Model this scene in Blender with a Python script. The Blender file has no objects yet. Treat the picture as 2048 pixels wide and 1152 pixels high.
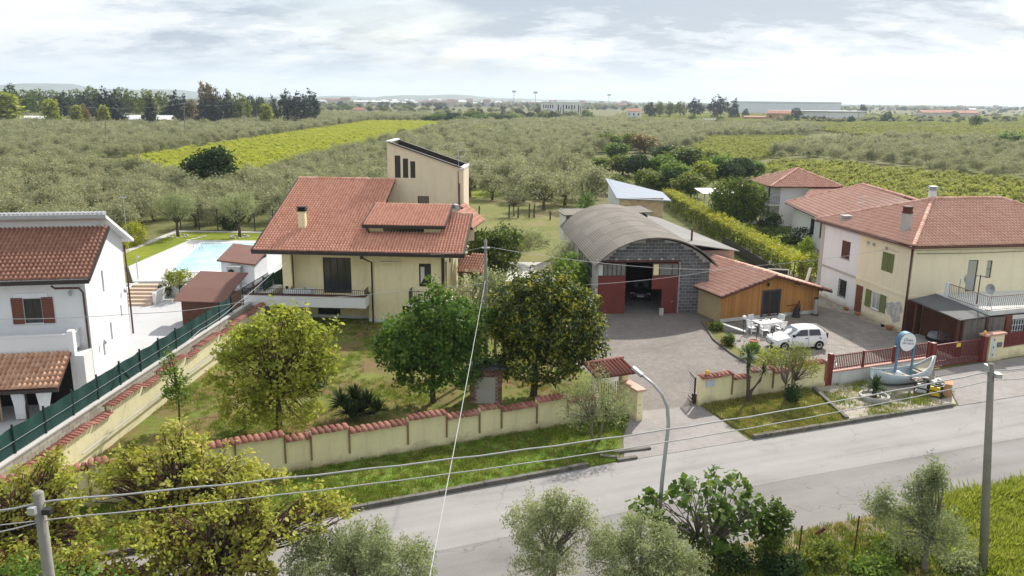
import bpy, bmesh, math, random
import numpy as np
from mathutils import Vector, Matrix

rnd = random.Random(7)
C = bpy.context.scene.collection
SC = bpy.context.scene
R = math.radians

# ------------------------------------------------------------------ camera, sky, sun, exposure
CAM_H, PITCH, ROLL, FPX = 16.0, R(13.16), R(0.57), 1608.0
cam_d = bpy.data.cameras.new('camera')
cam = bpy.data.objects.new('camera', cam_d); C.objects.link(cam)
cam_d.sensor_width = 36.0
cam_d.lens = FPX / 2048 * 36.0
cam_d.clip_end = 20000
cam.matrix_world = (Matrix.Translation((0, 0, CAM_H)) @ Matrix.Rotation(R(90) - PITCH, 4, 'X') @ Matrix.Rotation(ROLL, 4, 'Z'))
SC.camera = cam
SC.view_settings.view_transform = 'Standard'
SC.view_settings.look = 'None'
SC.view_settings.gamma = 1.0
SC.view_settings.use_curve_mapping = False
SC.view_settings.exposure = 0.66
SC.cycles.use_denoising = True
SC.render.filter_size = 1.2
SC.cycles.max_bounces = 6
SC.cycles.diffuse_bounces = 3
SC.cycles.transmission_bounces = 4
SC.cycles.transparent_max_bounces = 8
SC.cycles.volume_bounces = 0

SUN_EL, SUN_AZ = R(40), R(26)          # azimuth from +Y towards +X
world = bpy.data.worlds.new('World'); SC.world = world; world.use_nodes = True
def build_sky():
    nt = world.node_tree; N = nt.nodes; L = nt.links
    N.clear()
    out = N.new('ShaderNodeOutputWorld'); bg = N.new('ShaderNodeBackground')
    bg.inputs['Strength'].default_value = 0.1
    L.new(bg.outputs[0], out.inputs[0])
    sky = N.new('ShaderNodeTexSky'); sky.sky_type = 'NISHITA'; sky.sun_disc = False
    sky.sun_elevation = SUN_EL; sky.sun_rotation = SUN_AZ
    sky.air_density = 1.0; sky.dust_density = 2.0; sky.ozone_density = 1.0
    tc = N.new('ShaderNodeTexCoord'); sep = N.new('ShaderNodeSeparateXYZ')
    L.new(tc.outputs['Generated'], sep.inputs[0])
    def math_(op, a, b=None):
        m = N.new('ShaderNodeMath'); m.operation = op
        for i, x in enumerate((a, b)):
            if x is None: continue
            if isinstance(x, (int, float)): m.inputs[i].default_value = x
            else: L.new(x, m.inputs[i])
        return m.outputs[0]
    z = math_('MAXIMUM', sep.outputs['Z'], 0.0)
    zz = math_('ADD', z, 0.22)
    px = math_('DIVIDE', sep.outputs['X'], zz); py = math_('DIVIDE', sep.outputs['Y'], zz)
    def noise(scale, detail, rough, off, sx=1.0, sy=1.0):
        cmb = N.new('ShaderNodeCombineXYZ')
        L.new(math_('MULTIPLY', px, sx), cmb.inputs[0]); L.new(math_('MULTIPLY', py, sy), cmb.inputs[1]); cmb.inputs[2].default_value = off
        n = N.new('ShaderNodeTexNoise'); n.inputs['Scale'].default_value = scale; n.inputs['Detail'].default_value = detail; n.inputs['Roughness'].default_value = rough
        n.inputs['Distortion'].default_value = 0.25
        L.new(cmb.outputs[0], n.inputs['Vector'])
        return n.outputs['Fac']
    def ramp(fac, stops):
        r = N.new('ShaderNodeValToRGB'); e = r.color_ramp.elements
        r.color_ramp.interpolation = 'EASE'
        while len(e) < len(stops): e.new(0.5)
        for el, (p, c) in zip(e, stops): el.position = p; el.color = (*c, 1)
        L.new(fac, r.inputs[0]); return r.outputs[0]
    # grey bellies, bright puffs and some open gaps; sky opposite the sun brightened as fill
    dark = noise(0.75, 8, 0.52, 2.2, 0.75, 1.0)
    puff = noise(2.4, 9, 0.6, 8.4, 0.9, 1.2)
    fine = noise(7.0, 8, 0.65, 1.7, 0.9, 1.5)
    body = math_('ADD', math_('ADD', math_('MULTIPLY', dark, 0.52), math_('MULTIPLY', puff, 0.32)), math_('MULTIPLY', fine, 0.16))
    ccol = ramp(body, [(0.44, (6.6, 6.7, 6.75)), (0.485, (6.0, 6.2, 6.35)), (0.52, (4.5, 4.95, 5.45)), (0.57, (2.8, 3.3, 3.95))])
    dt = N.new('ShaderNodeVectorMath'); dt.operation = 'DOT_PRODUCT'
    L.new(tc.outputs['Generated'], dt.inputs[0]); dt.inputs[1].default_value = (math.sin(SUN_AZ)*math.cos(SUN_EL), math.cos(SUN_AZ)*math.cos(SUN_EL), math.sin(SUN_EL))
    glow = N.new('ShaderNodeMapRange'); glow.interpolation_type = 'SMOOTHSTEP'
    glow.inputs[1].default_value = -0.6; glow.inputs[2].default_value = 0.75; glow.inputs[3].default_value = 1.1; glow.inputs[4].default_value = 1.0
    L.new(dt.outputs['Value'], glow.inputs[0])
    sc_ = N.new('ShaderNodeVectorMath'); sc_.operation = 'SCALE'; L.new(ccol, sc_.inputs[0]); L.new(glow.outputs[0], sc_.inputs[3])
    gap = ramp(noise(0.9, 6, 0.55, 12.6, 1.0, 1.0), [(0.50, (0.92, 0.92, 0.92)), (0.68, (0.35, 0.35, 0.35))])
    mixs = N.new('ShaderNodeMix'); mixs.data_type = 'RGBA'
    L.new(gap, mixs.inputs[0]); L.new(sky.outputs[0], mixs.inputs[6]); L.new(sc_.outputs[0], mixs.inputs[7])
    haze = N.new('ShaderNodeRGB'); haze.outputs[0].default_value = (4.9, 5.6, 6.1, 1)
    hs = N.new('ShaderNodeVectorMath'); hs.operation = 'SCALE'; L.new(haze.outputs[0], hs.inputs[0]); L.new(glow.outputs[0], hs.inputs[3])
    hf = N.new('ShaderNodeMapRange'); hf.inputs[1].default_value = 0.0; hf.inputs[2].default_value = 0.07
    hf.inputs[3].default_value = 0.85; hf.inputs[4].default_value = 0.0; hf.interpolation_type = 'SMOOTHSTEP'
    L.new(z, hf.inputs[0])
    mixh = N.new('ShaderNodeMix'); mixh.data_type = 'RGBA'
    L.new(hf.outputs[0], mixh.inputs[0]); L.new(mixs.outputs[2], mixh.inputs[6]); L.new(hs.outputs[0], mixh.inputs[7])
    L.new(mixh.outputs[2], bg.inputs['Color'])
build_sky()
sun_d = bpy.data.lights.new('sun', 'SUN'); sun_d.energy = 4.2; sun_d.angle = R(1.2); sun_d.color = (1.0, 0.95, 0.88)
sun = bpy.data.objects.new('sun', sun_d); C.objects.link(sun)
sdir = Vector((math.sin(SUN_AZ) * math.cos(SUN_EL), math.cos(SUN_AZ) * math.cos(SUN_EL), math.sin(SUN_EL)))
sun.rotation_euler = (-sdir).to_track_quat('-Z', 'Y').to_euler()
sun.location = (60, 120, 120)

# ------------------------------------------------------------------ helpers
_cp, _sp, _cr, _sr = math.cos(PITCH), math.sin(PITCH), math.cos(ROLL), math.sin(ROLL)
def _ray(u, v):
    x, y = u - 1024, v - 576
    xr, yr = x * _cr + y * _sr, -x * _sr + y * _cr
    return xr, FPX * _cp - yr * _sp, -FPX * _sp - yr * _cp
def G(u, v, z=0.0):
    """world point at height z seen at photo pixel u, v"""
    r = _ray(u, v); t = (z - CAM_H) / r[2]
    return Vector((r[0] * t, r[1] * t, z))
def Q(u, v, Y):
    r = _ray(u, v); t = Y / r[1]
    return Vector((r[0] * t, Y, CAM_H + r[2] * t))
def proj(p):
    x, y, z = p
    d = y * _cp - (z - CAM_H) * _sp; up = y * _sp + (z - CAM_H) * _cp
    if d < 0.1: return (-9999, -9999)
    xr, yr = FPX * x / d, -FPX * up / d
    return (1024 + xr * _cr - yr * _sr, 576 + xr * _sr + yr * _cr)
def inpoly(p, poly):
    x, y = p[0], p[1]; c = False; j = len(poly) - 1
    for i in range(len(poly)):
        xi, yi = poly[i][0], poly[i][1]; xj, yj = poly[j][0], poly[j][1]
        if (yi > y) != (yj > y) and x < (xj - xi) * (y - yi) / (yj - yi) + xi: c = not c
        j = i
    return c

class MB:
    """collects faces; build() links them as one mesh object"""
    def __init__(s): s.v = []; s.f = []; s.t = []
    def add(s, vs, fs, tint=0.5):
        o = len(s.v); s.v += [tuple(p) for p in vs]; s.f += [tuple(i + o for i in f) for f in fs]
        s.t += [tint] * len(vs)
        return s
    def box(s, x0, y0, z0, x1, y1, z1, tint=0.5):
        return s.add([(x0,y0,z0),(x1,y0,z0),(x1,y1,z0),(x0,y1,z0),(x0,y0,z1),(x1,y0,z1),(x1,y1,z1),(x0,y1,z1)],
                     [(0,3,2,1),(4,5,6,7),(0,1,5,4),(1,2,6,5),(2,3,7,6),(3,0,4,7)], tint)
    def obox(s, c, sz, rot=0.0, tint=0.5, tilt=0.0):
        a, b, h = sz[0]/2, sz[1]/2, sz[2]/2
        m = Matrix.Rotation(rot, 3, 'Z') @ Matrix.Rotation(tilt, 3, 'X')
        vs = [Vector(c) + m @ Vector((x, y, z)) for z in (-h, h) for x, y in ((-a,-b),(a,-b),(a,b),(-a,b))]
        return s.add(vs, [(0,3,2,1),(4,5,6,7),(0,1,5,4),(1,2,6,5),(2,3,7,6),(3,0,4,7)], tint)
    def poly(s, pts, tint=0.5): return s.add(pts, [tuple(range(len(pts)))], tint)
    def prism(s, pts, z0, z1, tint=0.5):
        n = len(pts)
        vs = [(p[0], p[1], z0) for p in pts] + [(p[0], p[1], z1) for p in pts]
        return s.add(vs, [tuple(range(n))[::-1], tuple(range(n, 2*n))] + [(i, (i+1) % n, n + (i+1) % n, n + i) for i in range(n)], tint)
    def slab(s, pts, th, tint=0.5):
        """thick sheet: polygon pts (3D, flat) extruded by -th along its normal"""
        n = len(pts); P = [Vector(p) for p in pts]
        nm = (P[1]-P[0]).cross(P[2]-P[0]).normalized() * th
        vs = P + [p - nm for p in P]
        return s.add(vs, [tuple(range(n)), tuple(range(n, 2*n))[::-1]] + [(i, n + i, n + (i+1) % n, (i+1) % n) for i in range(n)], tint)
    def beam(s, a, b, w, h=None, tint=0.5):
        a, b = Vector(a), Vector(b); h = h or w
        d = (b - a).normalized(); up = Vector((0,0,1)) if abs(d.z) < 0.95 else Vector((0,1,0))
        x = d.cross(up).normalized() * w/2; y = x.cross(d).normalized() * h/2
        vs = [a-x-y, a+x-y, a+x+y, a-x+y, b-x-y, b+x-y, b+x+y, b-x+y]
        return s.add(vs, [(0,1,2,3),(7,6,5,4),(0,4,5,1),(1,5,6,2),(2,6,7,3),(3,7,4,0)], tint)
    def tube(s, path, r0, r1=None, n=6, tint=0.5):
        r1 = r0 if r1 is None else r1
        P = [Vector(p) for p in path]; k = len(P); vs = []; fs = []
        for i, p in enumerate(P):
            d = (P[min(i+1, k-1)] - P[max(i-1, 0)]).normalized()
            up = Vector((0,0,1)) if abs(d.z) < 0.9 else Vector((1,0,0))
            x = d.cross(up).normalized(); y = x.cross(d).normalized()
            r = r0 + (r1 - r0) * i / max(1, k-1)
            vs += [p + (x * math.cos(2*math.pi*j/n) + y * math.sin(2*math.pi*j/n)) * r for j in range(n)]
        for i in range(k-1):
            for j in range(n):
                a, b = i*n + j, i*n + (j+1) % n
                fs.append((a, a+n, b+n, b))
        fs += [tuple(range(n)), tuple(range((k-1)*n, k*n))[::-1]]
        return s.add(vs, fs, tint)
    def lathe(s, prof, c=(0,0,0), n=16, tint=0.5):
        vs = []; fs = []; k = len(prof)
        for r, z in prof: vs += [(c[0] + r*math.cos(2*math.pi*j/n), c[1] + r*math.sin(2*math.pi*j/n), c[2] + z) for j in range(n)]
        for i in range(k-1):
            for j in range(n):
                a, b = i*n + j, i*n + (j+1) % n
                fs.append((a, b, b+n, a+n))
        fs += [tuple(range(n))[::-1], tuple(range((k-1)*n, k*n))]
        return s.add(vs, fs, tint)
    def mesh(s, name, mat=None, smooth=False):
        me = bpy.data.meshes.new(name)
        me.from_pydata(s.v, [], s.f); 
        at = me.attributes.new('tint', 'FLOAT', 'POINT'); at.data.foreach_set('value', s.t)
        if mat: me.materials.append(mat)
        if smooth: me.polygons.foreach_set('use_smooth', [True] * len(me.polygons))
        me.update(); return me
    def build(s, name, mat, parent=None, loc=None, rotz=0.0, smooth=False, kind=None):
        return link(name, s.mesh(name, mat, smooth), parent, loc, rotz, kind)
def link(name, me, parent=None, loc=None, rotz=0.0, kind=None):
    o = bpy.data.objects.new(name, me); C.objects.link(o)
    if parent: o.parent = parent
    if loc is not None: o.location = loc
    if rotz: o.rotation_euler = (0, 0, rotz)
    if kind: o['kind'] = kind
    return o
def tag(o, label, cat, group=None, kind=None):
    o['label'] = label; o['category'] = cat
    if group: o['group'] = group
    if kind: o['kind'] = kind
    return o
def thing(name, label, cat, loc=(0,0,0), rotz=0.0, group=None):
    o = bpy.data.objects.new(name, None); C.objects.link(o)
    o.empty_display_size = 0.3
    o.location = loc; o.rotation_euler = (0, 0, rotz)
    return tag(o, label, cat, group)
def dup(root, loc, rotz=None, scale=None, label=None, group=None):
    r = root.copy(); C.objects.link(r); r.location = loc
    if rotz is not None: r.rotation_euler = (0, 0, rotz)
    if scale is not None: r.scale = scale if hasattr(scale, '__len__') else (scale,)*3
    if label: r['label'] = label
    if group: r['group'] = group
    for ch in list(root.children):
        c = ch.copy(); C.objects.link(c); c.parent = r
        for g in ch.children:
            d = g.copy(); C.objects.link(d); d.parent = c
    return r
def quads(name, V, F, tint, mat):
    """fast mesh from numpy arrays: V (n,3), F (m,4)"""
    me = bpy.data.meshes.new(name)
    k = F.shape[1]
    me.vertices.add(len(V)); me.vertices.foreach_set('co', np.ascontiguousarray(V, dtype=np.float32).ravel())
    me.loops.add(F.size); me.loops.foreach_set('vertex_index', np.ascontiguousarray(F, dtype=np.int32).ravel())
    me.polygons.add(len(F)); me.polygons.foreach_set('loop_start', np.arange(0, F.size, k, dtype=np.int32))
    at = me.attributes.new('tint', 'FLOAT', 'POINT'); at.data.foreach_set('value', np.ascontiguousarray(tint, dtype=np.float32))
    if mat: me.materials.append(mat)
    me.update(calc_edges=True); me.validate()
    return me

# ------------------------------------------------------------------ materials
def _mat(name):
    m = bpy.data.materials.new(name); m.use_nodes = True
    nt = m.node_tree; b = nt.nodes['Principled BSDF']
    return m, nt, nt.nodes, nt.links, b
def mathn(N, L, op, a, b=None):
    m = N.new('ShaderNodeMath'); m.operation = op
    for i, x in enumerate((a, b)):
        if x is None: continue
        if isinstance(x, (int, float)): m.inputs[i].default_value = x
        else: L.new(x, m.inputs[i])
    return m.outputs[0]
def rampn(N, L, fac, stops):
    r = N.new('ShaderNodeValToRGB'); e = r.color_ramp.elements
    while len(e) < len(stops): e.new(0.5)
    for el, (p, c) in zip(e, stops): el.position = p; el.color = (*c, 1)
    if fac is not None: L.new(fac, r.inputs[0])
    return r.outputs[0]
def noisen(N, L, vec, scale, detail=4, rough=0.55):
    n = N.new('ShaderNodeTexNoise'); n.inputs['Scale'].default_value = scale; n.inputs['Detail'].default_value = detail; n.inputs['Roughness'].default_value = rough
    if vec is not None: L.new(vec, n.inputs['Vector'])
    return n.outputs['Fac']
def mixn(N, L, fac, a, b, mode='MIX'):
    m = N.new('ShaderNodeMix'); m.data_type = 'RGBA'; m.blend_type = mode
    for s, x in ((0, fac), (6, a), (7, b)):
        if isinstance(x, (int, float)): m.inputs[s].default_value = x
        elif isinstance(x, tuple): m.inputs[s].default_value = (*x, 1)
        else: L.new(x, m.inputs[s])
    return m.outputs[2]
def sc(c, k): return tuple(min(1, x * k) for x in c)
def plain(name, col, rough=0.8, var=0.12, scale=1.5, bump=0.15, bscale=30, metal=0.0, spec=0.3, stain=None, stain_amt=0.0, world_space=False, splash=None):
    """painted or raw surface: base colour with soft mottling, fine relief and optional streaky stains"""
    m, nt, N, L, b = _mat(name)
    tc = N.new('ShaderNodeTexCoord'); vec = tc.outputs['Object']
    if world_space:
        g = N.new('ShaderNodeNewGeometry'); vec = g.outputs['Position']
    n1 = noisen(N, L, vec, scale, 5, 0.6); n2 = noisen(N, L, vec, scale * 9, 3)
    f = mathn(N, L, 'ADD', mathn(N, L, 'MULTIPLY', n1, 0.65), mathn(N, L, 'MULTIPLY', n2, 0.35))
    col_o = rampn(N, L, f, [(0.3, sc(col, 1 - var)), (0.5, col), (0.7, sc(col, 1 + var))])
    if stain:
        mp = N.new('ShaderNodeMapping'); mp.inputs['Scale'].default_value = (1.6, 1.6, 0.25); L.new(vec, mp.inputs[0])
        ns = noisen(N, L, mp.outputs[0], 1.3, 6, 0.65)
        fs = rampn(N, L, ns, [(0.48, (0,0,0)), (0.72, (stain_amt,)*3)])
        col_o = mixn(N, L, fs, col_o, stain)
    if splash:      # patchy earth splashed up the foot of a wall
        gp = N.new('ShaderNodeNewGeometry'); sz = N.new('ShaderNodeSeparateXYZ'); L.new(gp.outputs['Position'], sz.inputs[0])
        hgt_ = mathn(N, L, 'SUBTRACT', mathn(N, L, 'MULTIPLY', noisen(N, L, gp.outputs['Position'], 0.8, 6, 0.7), 1.5), mathn(N, L, 'MULTIPLY', sz.outputs['Z'], 1.1))
        col_o = mixn(N, L, rampn(N, L, hgt_, [(0.30, (0,0,0)), (0.75, (0.65,)*3)]), col_o, splash)
    L.new(col_o, b.inputs['Base Color'])
    b.inputs['Roughness'].default_value = rough; b.inputs['Metallic'].default_value = metal
    b.inputs['Specular IOR Level'].default_value = spec
    if bump:
        bn = N.new('ShaderNodeBump'); bn.inputs['Strength'].default_value = bump; bn.inputs['Distance'].default_value = 0.02
        L.new(noisen(N, L, vec, bscale, 4), bn.inputs['Height']); L.new(bn.outputs[0], b.inputs['Normal'])
    return m
def tinted(name, stops, rough=0.85, bump=0.2, bscale=25, spec=0.2, soft=0.25, own=1.0):
    """pieces that differ one from the next: colour picked by the tint attribute plus the object's own random number"""
    m, nt, N, L, b = _mat(name)
    at = N.new('ShaderNodeAttribute'); at.attribute_name = 'tint'
    oi = N.new('ShaderNodeObjectInfo')
    tc = N.new('ShaderNodeTexCoord')
    f = mathn(N, L, 'ADD', at.outputs['Fac'], mathn(N, L, 'MULTIPLY', mathn(N, L, 'SUBTRACT', oi.outputs['Random'], 0.5), own))
    g = N.new('ShaderNodeNewGeometry')
    nz = noisen(N, L, g.outputs['Position'], 0.7, 5, 0.6)
    f2 = mathn(N, L, 'ADD', mathn(N, L, 'MULTIPLY', f, 1 - soft), mathn(N, L, 'MULTIPLY', nz, soft))
    col = rampn(N, L, f2, stops)
    nf = noisen(N, L, g.outputs['Position'], 14, 4, 0.7)
    col = mixn(N, L, mathn(N, L, 'MULTIPLY', nf, 0.25), col, sc(stops[0][1], 0.75))
    L.new(col, b.inputs['Base Color']); b.inputs['Roughness'].default_value = rough; b.inputs['Specular IOR Level'].default_value = spec
    bn = N.new('ShaderNodeBump'); bn.inputs['Strength'].default_value = bump; bn.inputs['Distance'].default_value = 0.02
    L.new(noisen(N, L, g.outputs['Position'], bscale, 4), bn.inputs['Height']); L.new(bn.outputs[0], b.inputs['Normal'])
    return m
def leafmat(name, stops, transl=0.45, tcol=None, gloss=0.18, rough=0.6):
    m, nt, N, L, b = _mat(name)
    at = N.new('ShaderNodeAttribute'); at.attribute_name = 'tint'
    oi = N.new('ShaderNodeObjectInfo')
    f = mathn(N, L, 'ADD', mathn(N, L, 'MULTIPLY', at.outputs['Fac'], 0.72), mathn(N, L, 'MULTIPLY', oi.outputs['Random'], 0.28))
    col = rampn(N, L, f, stops)
    b.inputs['Roughness'].default_value = rough; b.inputs['Specular IOR Level'].default_value = gloss
    L.new(col, b.inputs['Base Color'])
    tr = N.new('ShaderNodeBsdfTranslucent')
    tc = mixn(N, L, 1.0, col, tcol or (1.0, 0.95, 0.55), 'MULTIPLY')
    L.new(tc, tr.inputs[0])
    ms = N.new('ShaderNodeMixShader'); ms.inputs[0].default_value = transl
    L.new(b.outputs[0], ms.inputs[1]); L.new(tr.outputs[0], ms.inputs[2])
    L.new(ms.outputs[0], N['Material Output'].inputs[0])
    return m
def glassmat(name, col=(0.03, 0.035, 0.04), rough=0.08):
    m, nt, N, L, b = _mat(name)
    b.inputs['Base Color'].default_value = (*col, 1); b.inputs['Roughness'].default_value = rough
    b.inputs['Specular IOR Level'].default_value = 0.6
    return m

M = {}
M['cream'] = plain('cream render', (0.83, 0.73, 0.46), 0.9, 0.06, 0.6, 0.12, 40, stain=(0.52, 0.45, 0.28), stain_amt=0.35, splash=(0.36, 0.29, 0.18))
M['cream_wall'] = plain('pale yellow render', (0.86, 0.775, 0.47), 0.9, 0.08, 0.7, 0.15, 40, stain=(0.60, 0.52, 0.32), stain_amt=0.4, splash=(0.36, 0.29, 0.18))
M['beige'] = plain('beige render', (0.76, 0.65, 0.48), 0.9, 0.05, 0.5, 0.1, 40, stain=(0.5, 0.4, 0.27), stain_amt=0.3)
M['yellow'] = plain('old yellow render', (0.86, 0.765, 0.55), 0.92, 0.06, 0.5, 0.15, 30, stain=(0.68, 0.60, 0.44), stain_amt=0.4, splash=(0.36, 0.29, 0.18))
M['white'] = plain('white render', (0.74, 0.745, 0.75), 0.9, 0.04, 0.6, 0.08, 40, stain=(0.66, 0.65, 0.62), stain_amt=0.3)
M['white_blue'] = plain('cool white render', (0.78, 0.80, 0.83), 0.9, 0.04, 0.6, 0.1, 40, stain=(0.62, 0.62, 0.62), stain_amt=0.35, splash=(0.36, 0.29, 0.18))
M['offwhite'] = plain('off white plaster', (0.66, 0.66, 0.63), 0.9, 0.07, 0.8, 0.1, 40, stain=(0.4, 0.4, 0.38), stain_amt=0.4)
M['black_metal'] = plain('dark metal', (0.025, 0.022, 0.022), 0.55, 0.1, 3, 0, spec=0.4)
M['brown_metal'] = plain('brown gutter', (0.10, 0.035, 0.025), 0.5, 0.15, 3, 0, spec=0.4)
M['gutter_dark'] = plain('dark brown gutter', (0.03, 0.022, 0.02), 0.5, 0.15, 3, 0, spec=0.4)
M['red_iron'] = plain('oxide red iron', (0.16, 0.026, 0.022), 0.55, 0.2, 4, 0, spec=0.4)
M['grey_metal'] = plain('galvanised grey', (0.42, 0.43, 0.44), 0.5, 0.12, 2, 0, metal=0.3)
M['wire'] = plain('grey cable', (0.40, 0.40, 0.41), 0.6, 0.1, 5, 0)
M['wire_dark'] = plain('dark cable', (0.10, 0.10, 0.11), 0.6, 0.1, 5, 0)
M['concrete'] = plain('pole concrete', (0.24, 0.225, 0.20), 0.9, 0.2, 2, 0.25, 30, stain=(0.17, 0.16, 0.14), stain_amt=0.5)
M['kerb'] = plain('weathered kerb', (0.15, 0.138, 0.122), 0.95, 0.35, 1.5, 0.5, 18, stain=(0.06, 0.055, 0.05), stain_amt=0.7, world_space=True)
M['pale_concrete'] = plain('pale concrete', (0.46, 0.44, 0.41), 0.9, 0.12, 0.5, 0.2, 20, world_space=True)
M['wood_dark'] = plain('dark brown wood', (0.10, 0.04, 0.025), 0.7, 0.25, 2, 0.1, 30)
M['wood_shutter'] = plain('chestnut shutter', (0.17, 0.06, 0.035), 0.6, 0.2, 3, 0.1, 30)
M['green_paint'] = plain('olive green shutter', (0.16, 0.19, 0.06), 0.65, 0.2, 3, 0.05, 30)
M['dark'] = plain('deep interior', (0.012, 0.011, 0.011), 0.9, 0.2, 2, 0)
M['white_plastic'] = plain('white plastic', (0.80, 0.80, 0.80), 0.45, 0.03, 3, 0, spec=0.4)
M['glass'] = glassmat('window glass')
M['glass_soft'] = glassmat('pale curtained glass', (0.36, 0.36, 0.35), 0.12)
M['terracotta_pot'] = plain('terracotta', (0.36, 0.14, 0.08), 0.85, 0.15, 4, 0.1)
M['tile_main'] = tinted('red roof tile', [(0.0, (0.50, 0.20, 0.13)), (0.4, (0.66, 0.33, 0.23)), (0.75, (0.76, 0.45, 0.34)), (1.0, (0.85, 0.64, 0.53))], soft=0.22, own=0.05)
M['tile_brown'] = tinted('brown roof tile', [(0.0, (0.22, 0.10, 0.07)), (0.45, (0.34, 0.17, 0.12)), (0.8, (0.42, 0.23, 0.165)), (1.0, (0.54, 0.35, 0.27))], soft=0.25, own=0.45)
M['tile_porch'] = tinted('mixed porch tile', [(0.0, (0.42, 0.22, 0.14)), (0.4, (0.58, 0.34, 0.22)), (0.75, (0.68, 0.46, 0.33)), (1.0, (0.75, 0.58, 0.46))], own=0.6)
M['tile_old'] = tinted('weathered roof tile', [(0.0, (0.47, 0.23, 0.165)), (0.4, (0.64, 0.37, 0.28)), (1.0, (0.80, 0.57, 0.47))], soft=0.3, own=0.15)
M['tile_coping'] = tinted('coping tile', [(0.0, (0.17, 0.06, 0.048)), (0.5, (0.27, 0.105, 0.08)), (1.0, (0.38, 0.18, 0.14))])
M['block'] = tinted('grey concrete block', [(0.0, (0.085, 0.09, 0.10)), (0.5, (0.13, 0.135, 0.145)), (0.9, (0.18, 0.185, 0.19)), (1.0, (0.26, 0.26, 0.25))])
M['mortar'] = plain('pale mortar', (0.46, 0.45, 0.43), 0.95, 0.2, 3, 0.3, 30)
M['tuff'] = tinted('tuff block', [(0.0, (0.40, 0.29, 0.17)), (0.5, (0.52, 0.40, 0.25)), (1.0, (0.60, 0.50, 0.35))])
M['grey_tuff'] = tinted('grey stone block', [(0.0, (0.34, 0.30, 0.25)), (0.5, (0.45, 0.41, 0.34)), (1.0, (0.54, 0.50, 0.43))])
M['old_brick'] = tinted('old brick', [(0.0, (0.17, 0.09, 0.07)), (0.5, (0.30, 0.17, 0.12)), (1.0, (0.40, 0.30, 0.23))])
M['bark'] = plain('bark', (0.09, 0.07, 0.055), 0.95, 0.3, 4, 0.5, 18)
M['bark_grey'] = plain('grey bark', (0.19, 0.165, 0.135), 0.95, 0.3, 4, 0.5, 18)
M['twig'] = plain('maroon twig', (0.13, 0.055, 0.045), 0.9, 0.25, 4, 0)
# leaves
M['leaf_yellow'] = leafmat('yellow green leaf', [(0.0, (0.17, 0.11, 0.05)), (0.18, (0.19, 0.21, 0.04)), (0.5, (0.33, 0.37, 0.055)), (0.8, (0.47, 0.48, 0.10)), (1.0, (0.54, 0.48, 0.14))], 0.5, (0.95, 1.0, 0.6))
M['leaf_bronze'] = leafmat('bronze yellow leaf', [(0.0, (0.20, 0.085, 0.05)), (0.2, (0.25, 0.20, 0.055)), (0.5, (0.36, 0.40, 0.065)), (0.8, (0.50, 0.50, 0.11)), (1.0, (0.60, 0.53, 0.20))], 0.45, (1.0, 0.97, 0.6))
M['leaf_green'] = leafmat('fresh green leaf', [(0.0, (0.05, 0.11, 0.025)), (0.5, (0.13, 0.235, 0.042)), (1.0, (0.32, 0.40, 0.09))], 0.5)
M['leaf_dark'] = leafmat('dark glossy leaf', [(0.0, (0.018, 0.036, 0.010)), (0.5, (0.045, 0.08, 0.016)), (0.72, (0.18, 0.22, 0.025)), (1.0, (0.62, 0.52, 0.07))], 0.35, gloss=0.4)
M['leaf_olive'] = leafmat('olive leaf', [(0.0, (0.16, 0.20, 0.095)), (0.5, (0.31, 0.36, 0.18)), (1.0, (0.46, 0.48, 0.28))], 0.45, (1.0, 0.97, 0.75))
M['leaf_olive_far'] = leafmat('grove olive leaf', [(0.0, (0.155, 0.175, 0.09)), (0.5, (0.32, 0.335, 0.19)), (1.0, (0.48, 0.475, 0.31))], 0.38, (1.0, 0.97, 0.75))
M['leaf_mid'] = leafmat('mid green leaf', [(0.0, (0.05, 0.09, 0.022)), (0.5, (0.14, 0.20, 0.04)), (1.0, (0.32, 0.34, 0.07))], 0.45)
M['leaf_deep'] = leafmat('deep green leaf', [(0.0, (0.020, 0.042, 0.018)), (0.6, (0.048, 0.085, 0.03)), (1.0, (0.11, 0.16, 0.05))], 0.3, gloss=0.12, rough=0.75)
M['leaf_pine'] = leafmat('blue green needle', [(0.0, (0.018, 0.030, 0.026)), (0.6, (0.035, 0.055, 0.045)), (1.0, (0.06, 0.085, 0.06))], 0.15)
M['leaf_vine'] = leafmat('vine leaf', [(0.0, (0.24, 0.31, 0.04)), (0.4, (0.45, 0.50, 0.075)), (1.0, (0.63, 0.63, 0.14))], 0.45)
M['leaf_vine_dull'] = leafmat('duller vine leaf', [(0.0, (0.17, 0.205, 0.05)), (0.5, (0.34, 0.37, 0.10)), (1.0, (0.48, 0.48, 0.17))], 0.4)
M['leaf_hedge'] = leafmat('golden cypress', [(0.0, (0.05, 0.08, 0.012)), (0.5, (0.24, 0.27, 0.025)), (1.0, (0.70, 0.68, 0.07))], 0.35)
M['leaf_fig'] = leafmat('fig leaf', [(0.0, (0.05, 0.10, 0.02)), (0.5, (0.12, 0.20, 0.04)), (1.0, (0.36, 0.40, 0.14))], 0.4)
M['leaf_autumn'] = leafmat('rusty leaf', [(0.0, (0.14, 0.085, 0.03)), (0.5, (0.24, 0.17, 0.06)), (1.0, (0.30, 0.26, 0.10))], 0.3)
M['leaf_yucca'] = leafmat('yucca blade', [(0.0, (0.02, 0.042, 0.022)), (0.6, (0.06, 0.10, 0.04)), (1.0, (0.20, 0.24, 0.09))], 0.2, gloss=0.4)
M['grass'] = leafmat('grass blade', [(0.0, (0.08, 0.13, 0.02)), (0.5, (0.17, 0.25, 0.03)), (1.0, (0.34, 0.38, 0.09))], 0.4)
M['grass_bright'] = leafmat('meadow grass blade', [(0.0, (0.19, 0.25, 0.035)), (0.5, (0.31, 0.37, 0.065)), (1.0, (0.48, 0.48, 0.16))], 0.45)
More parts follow.
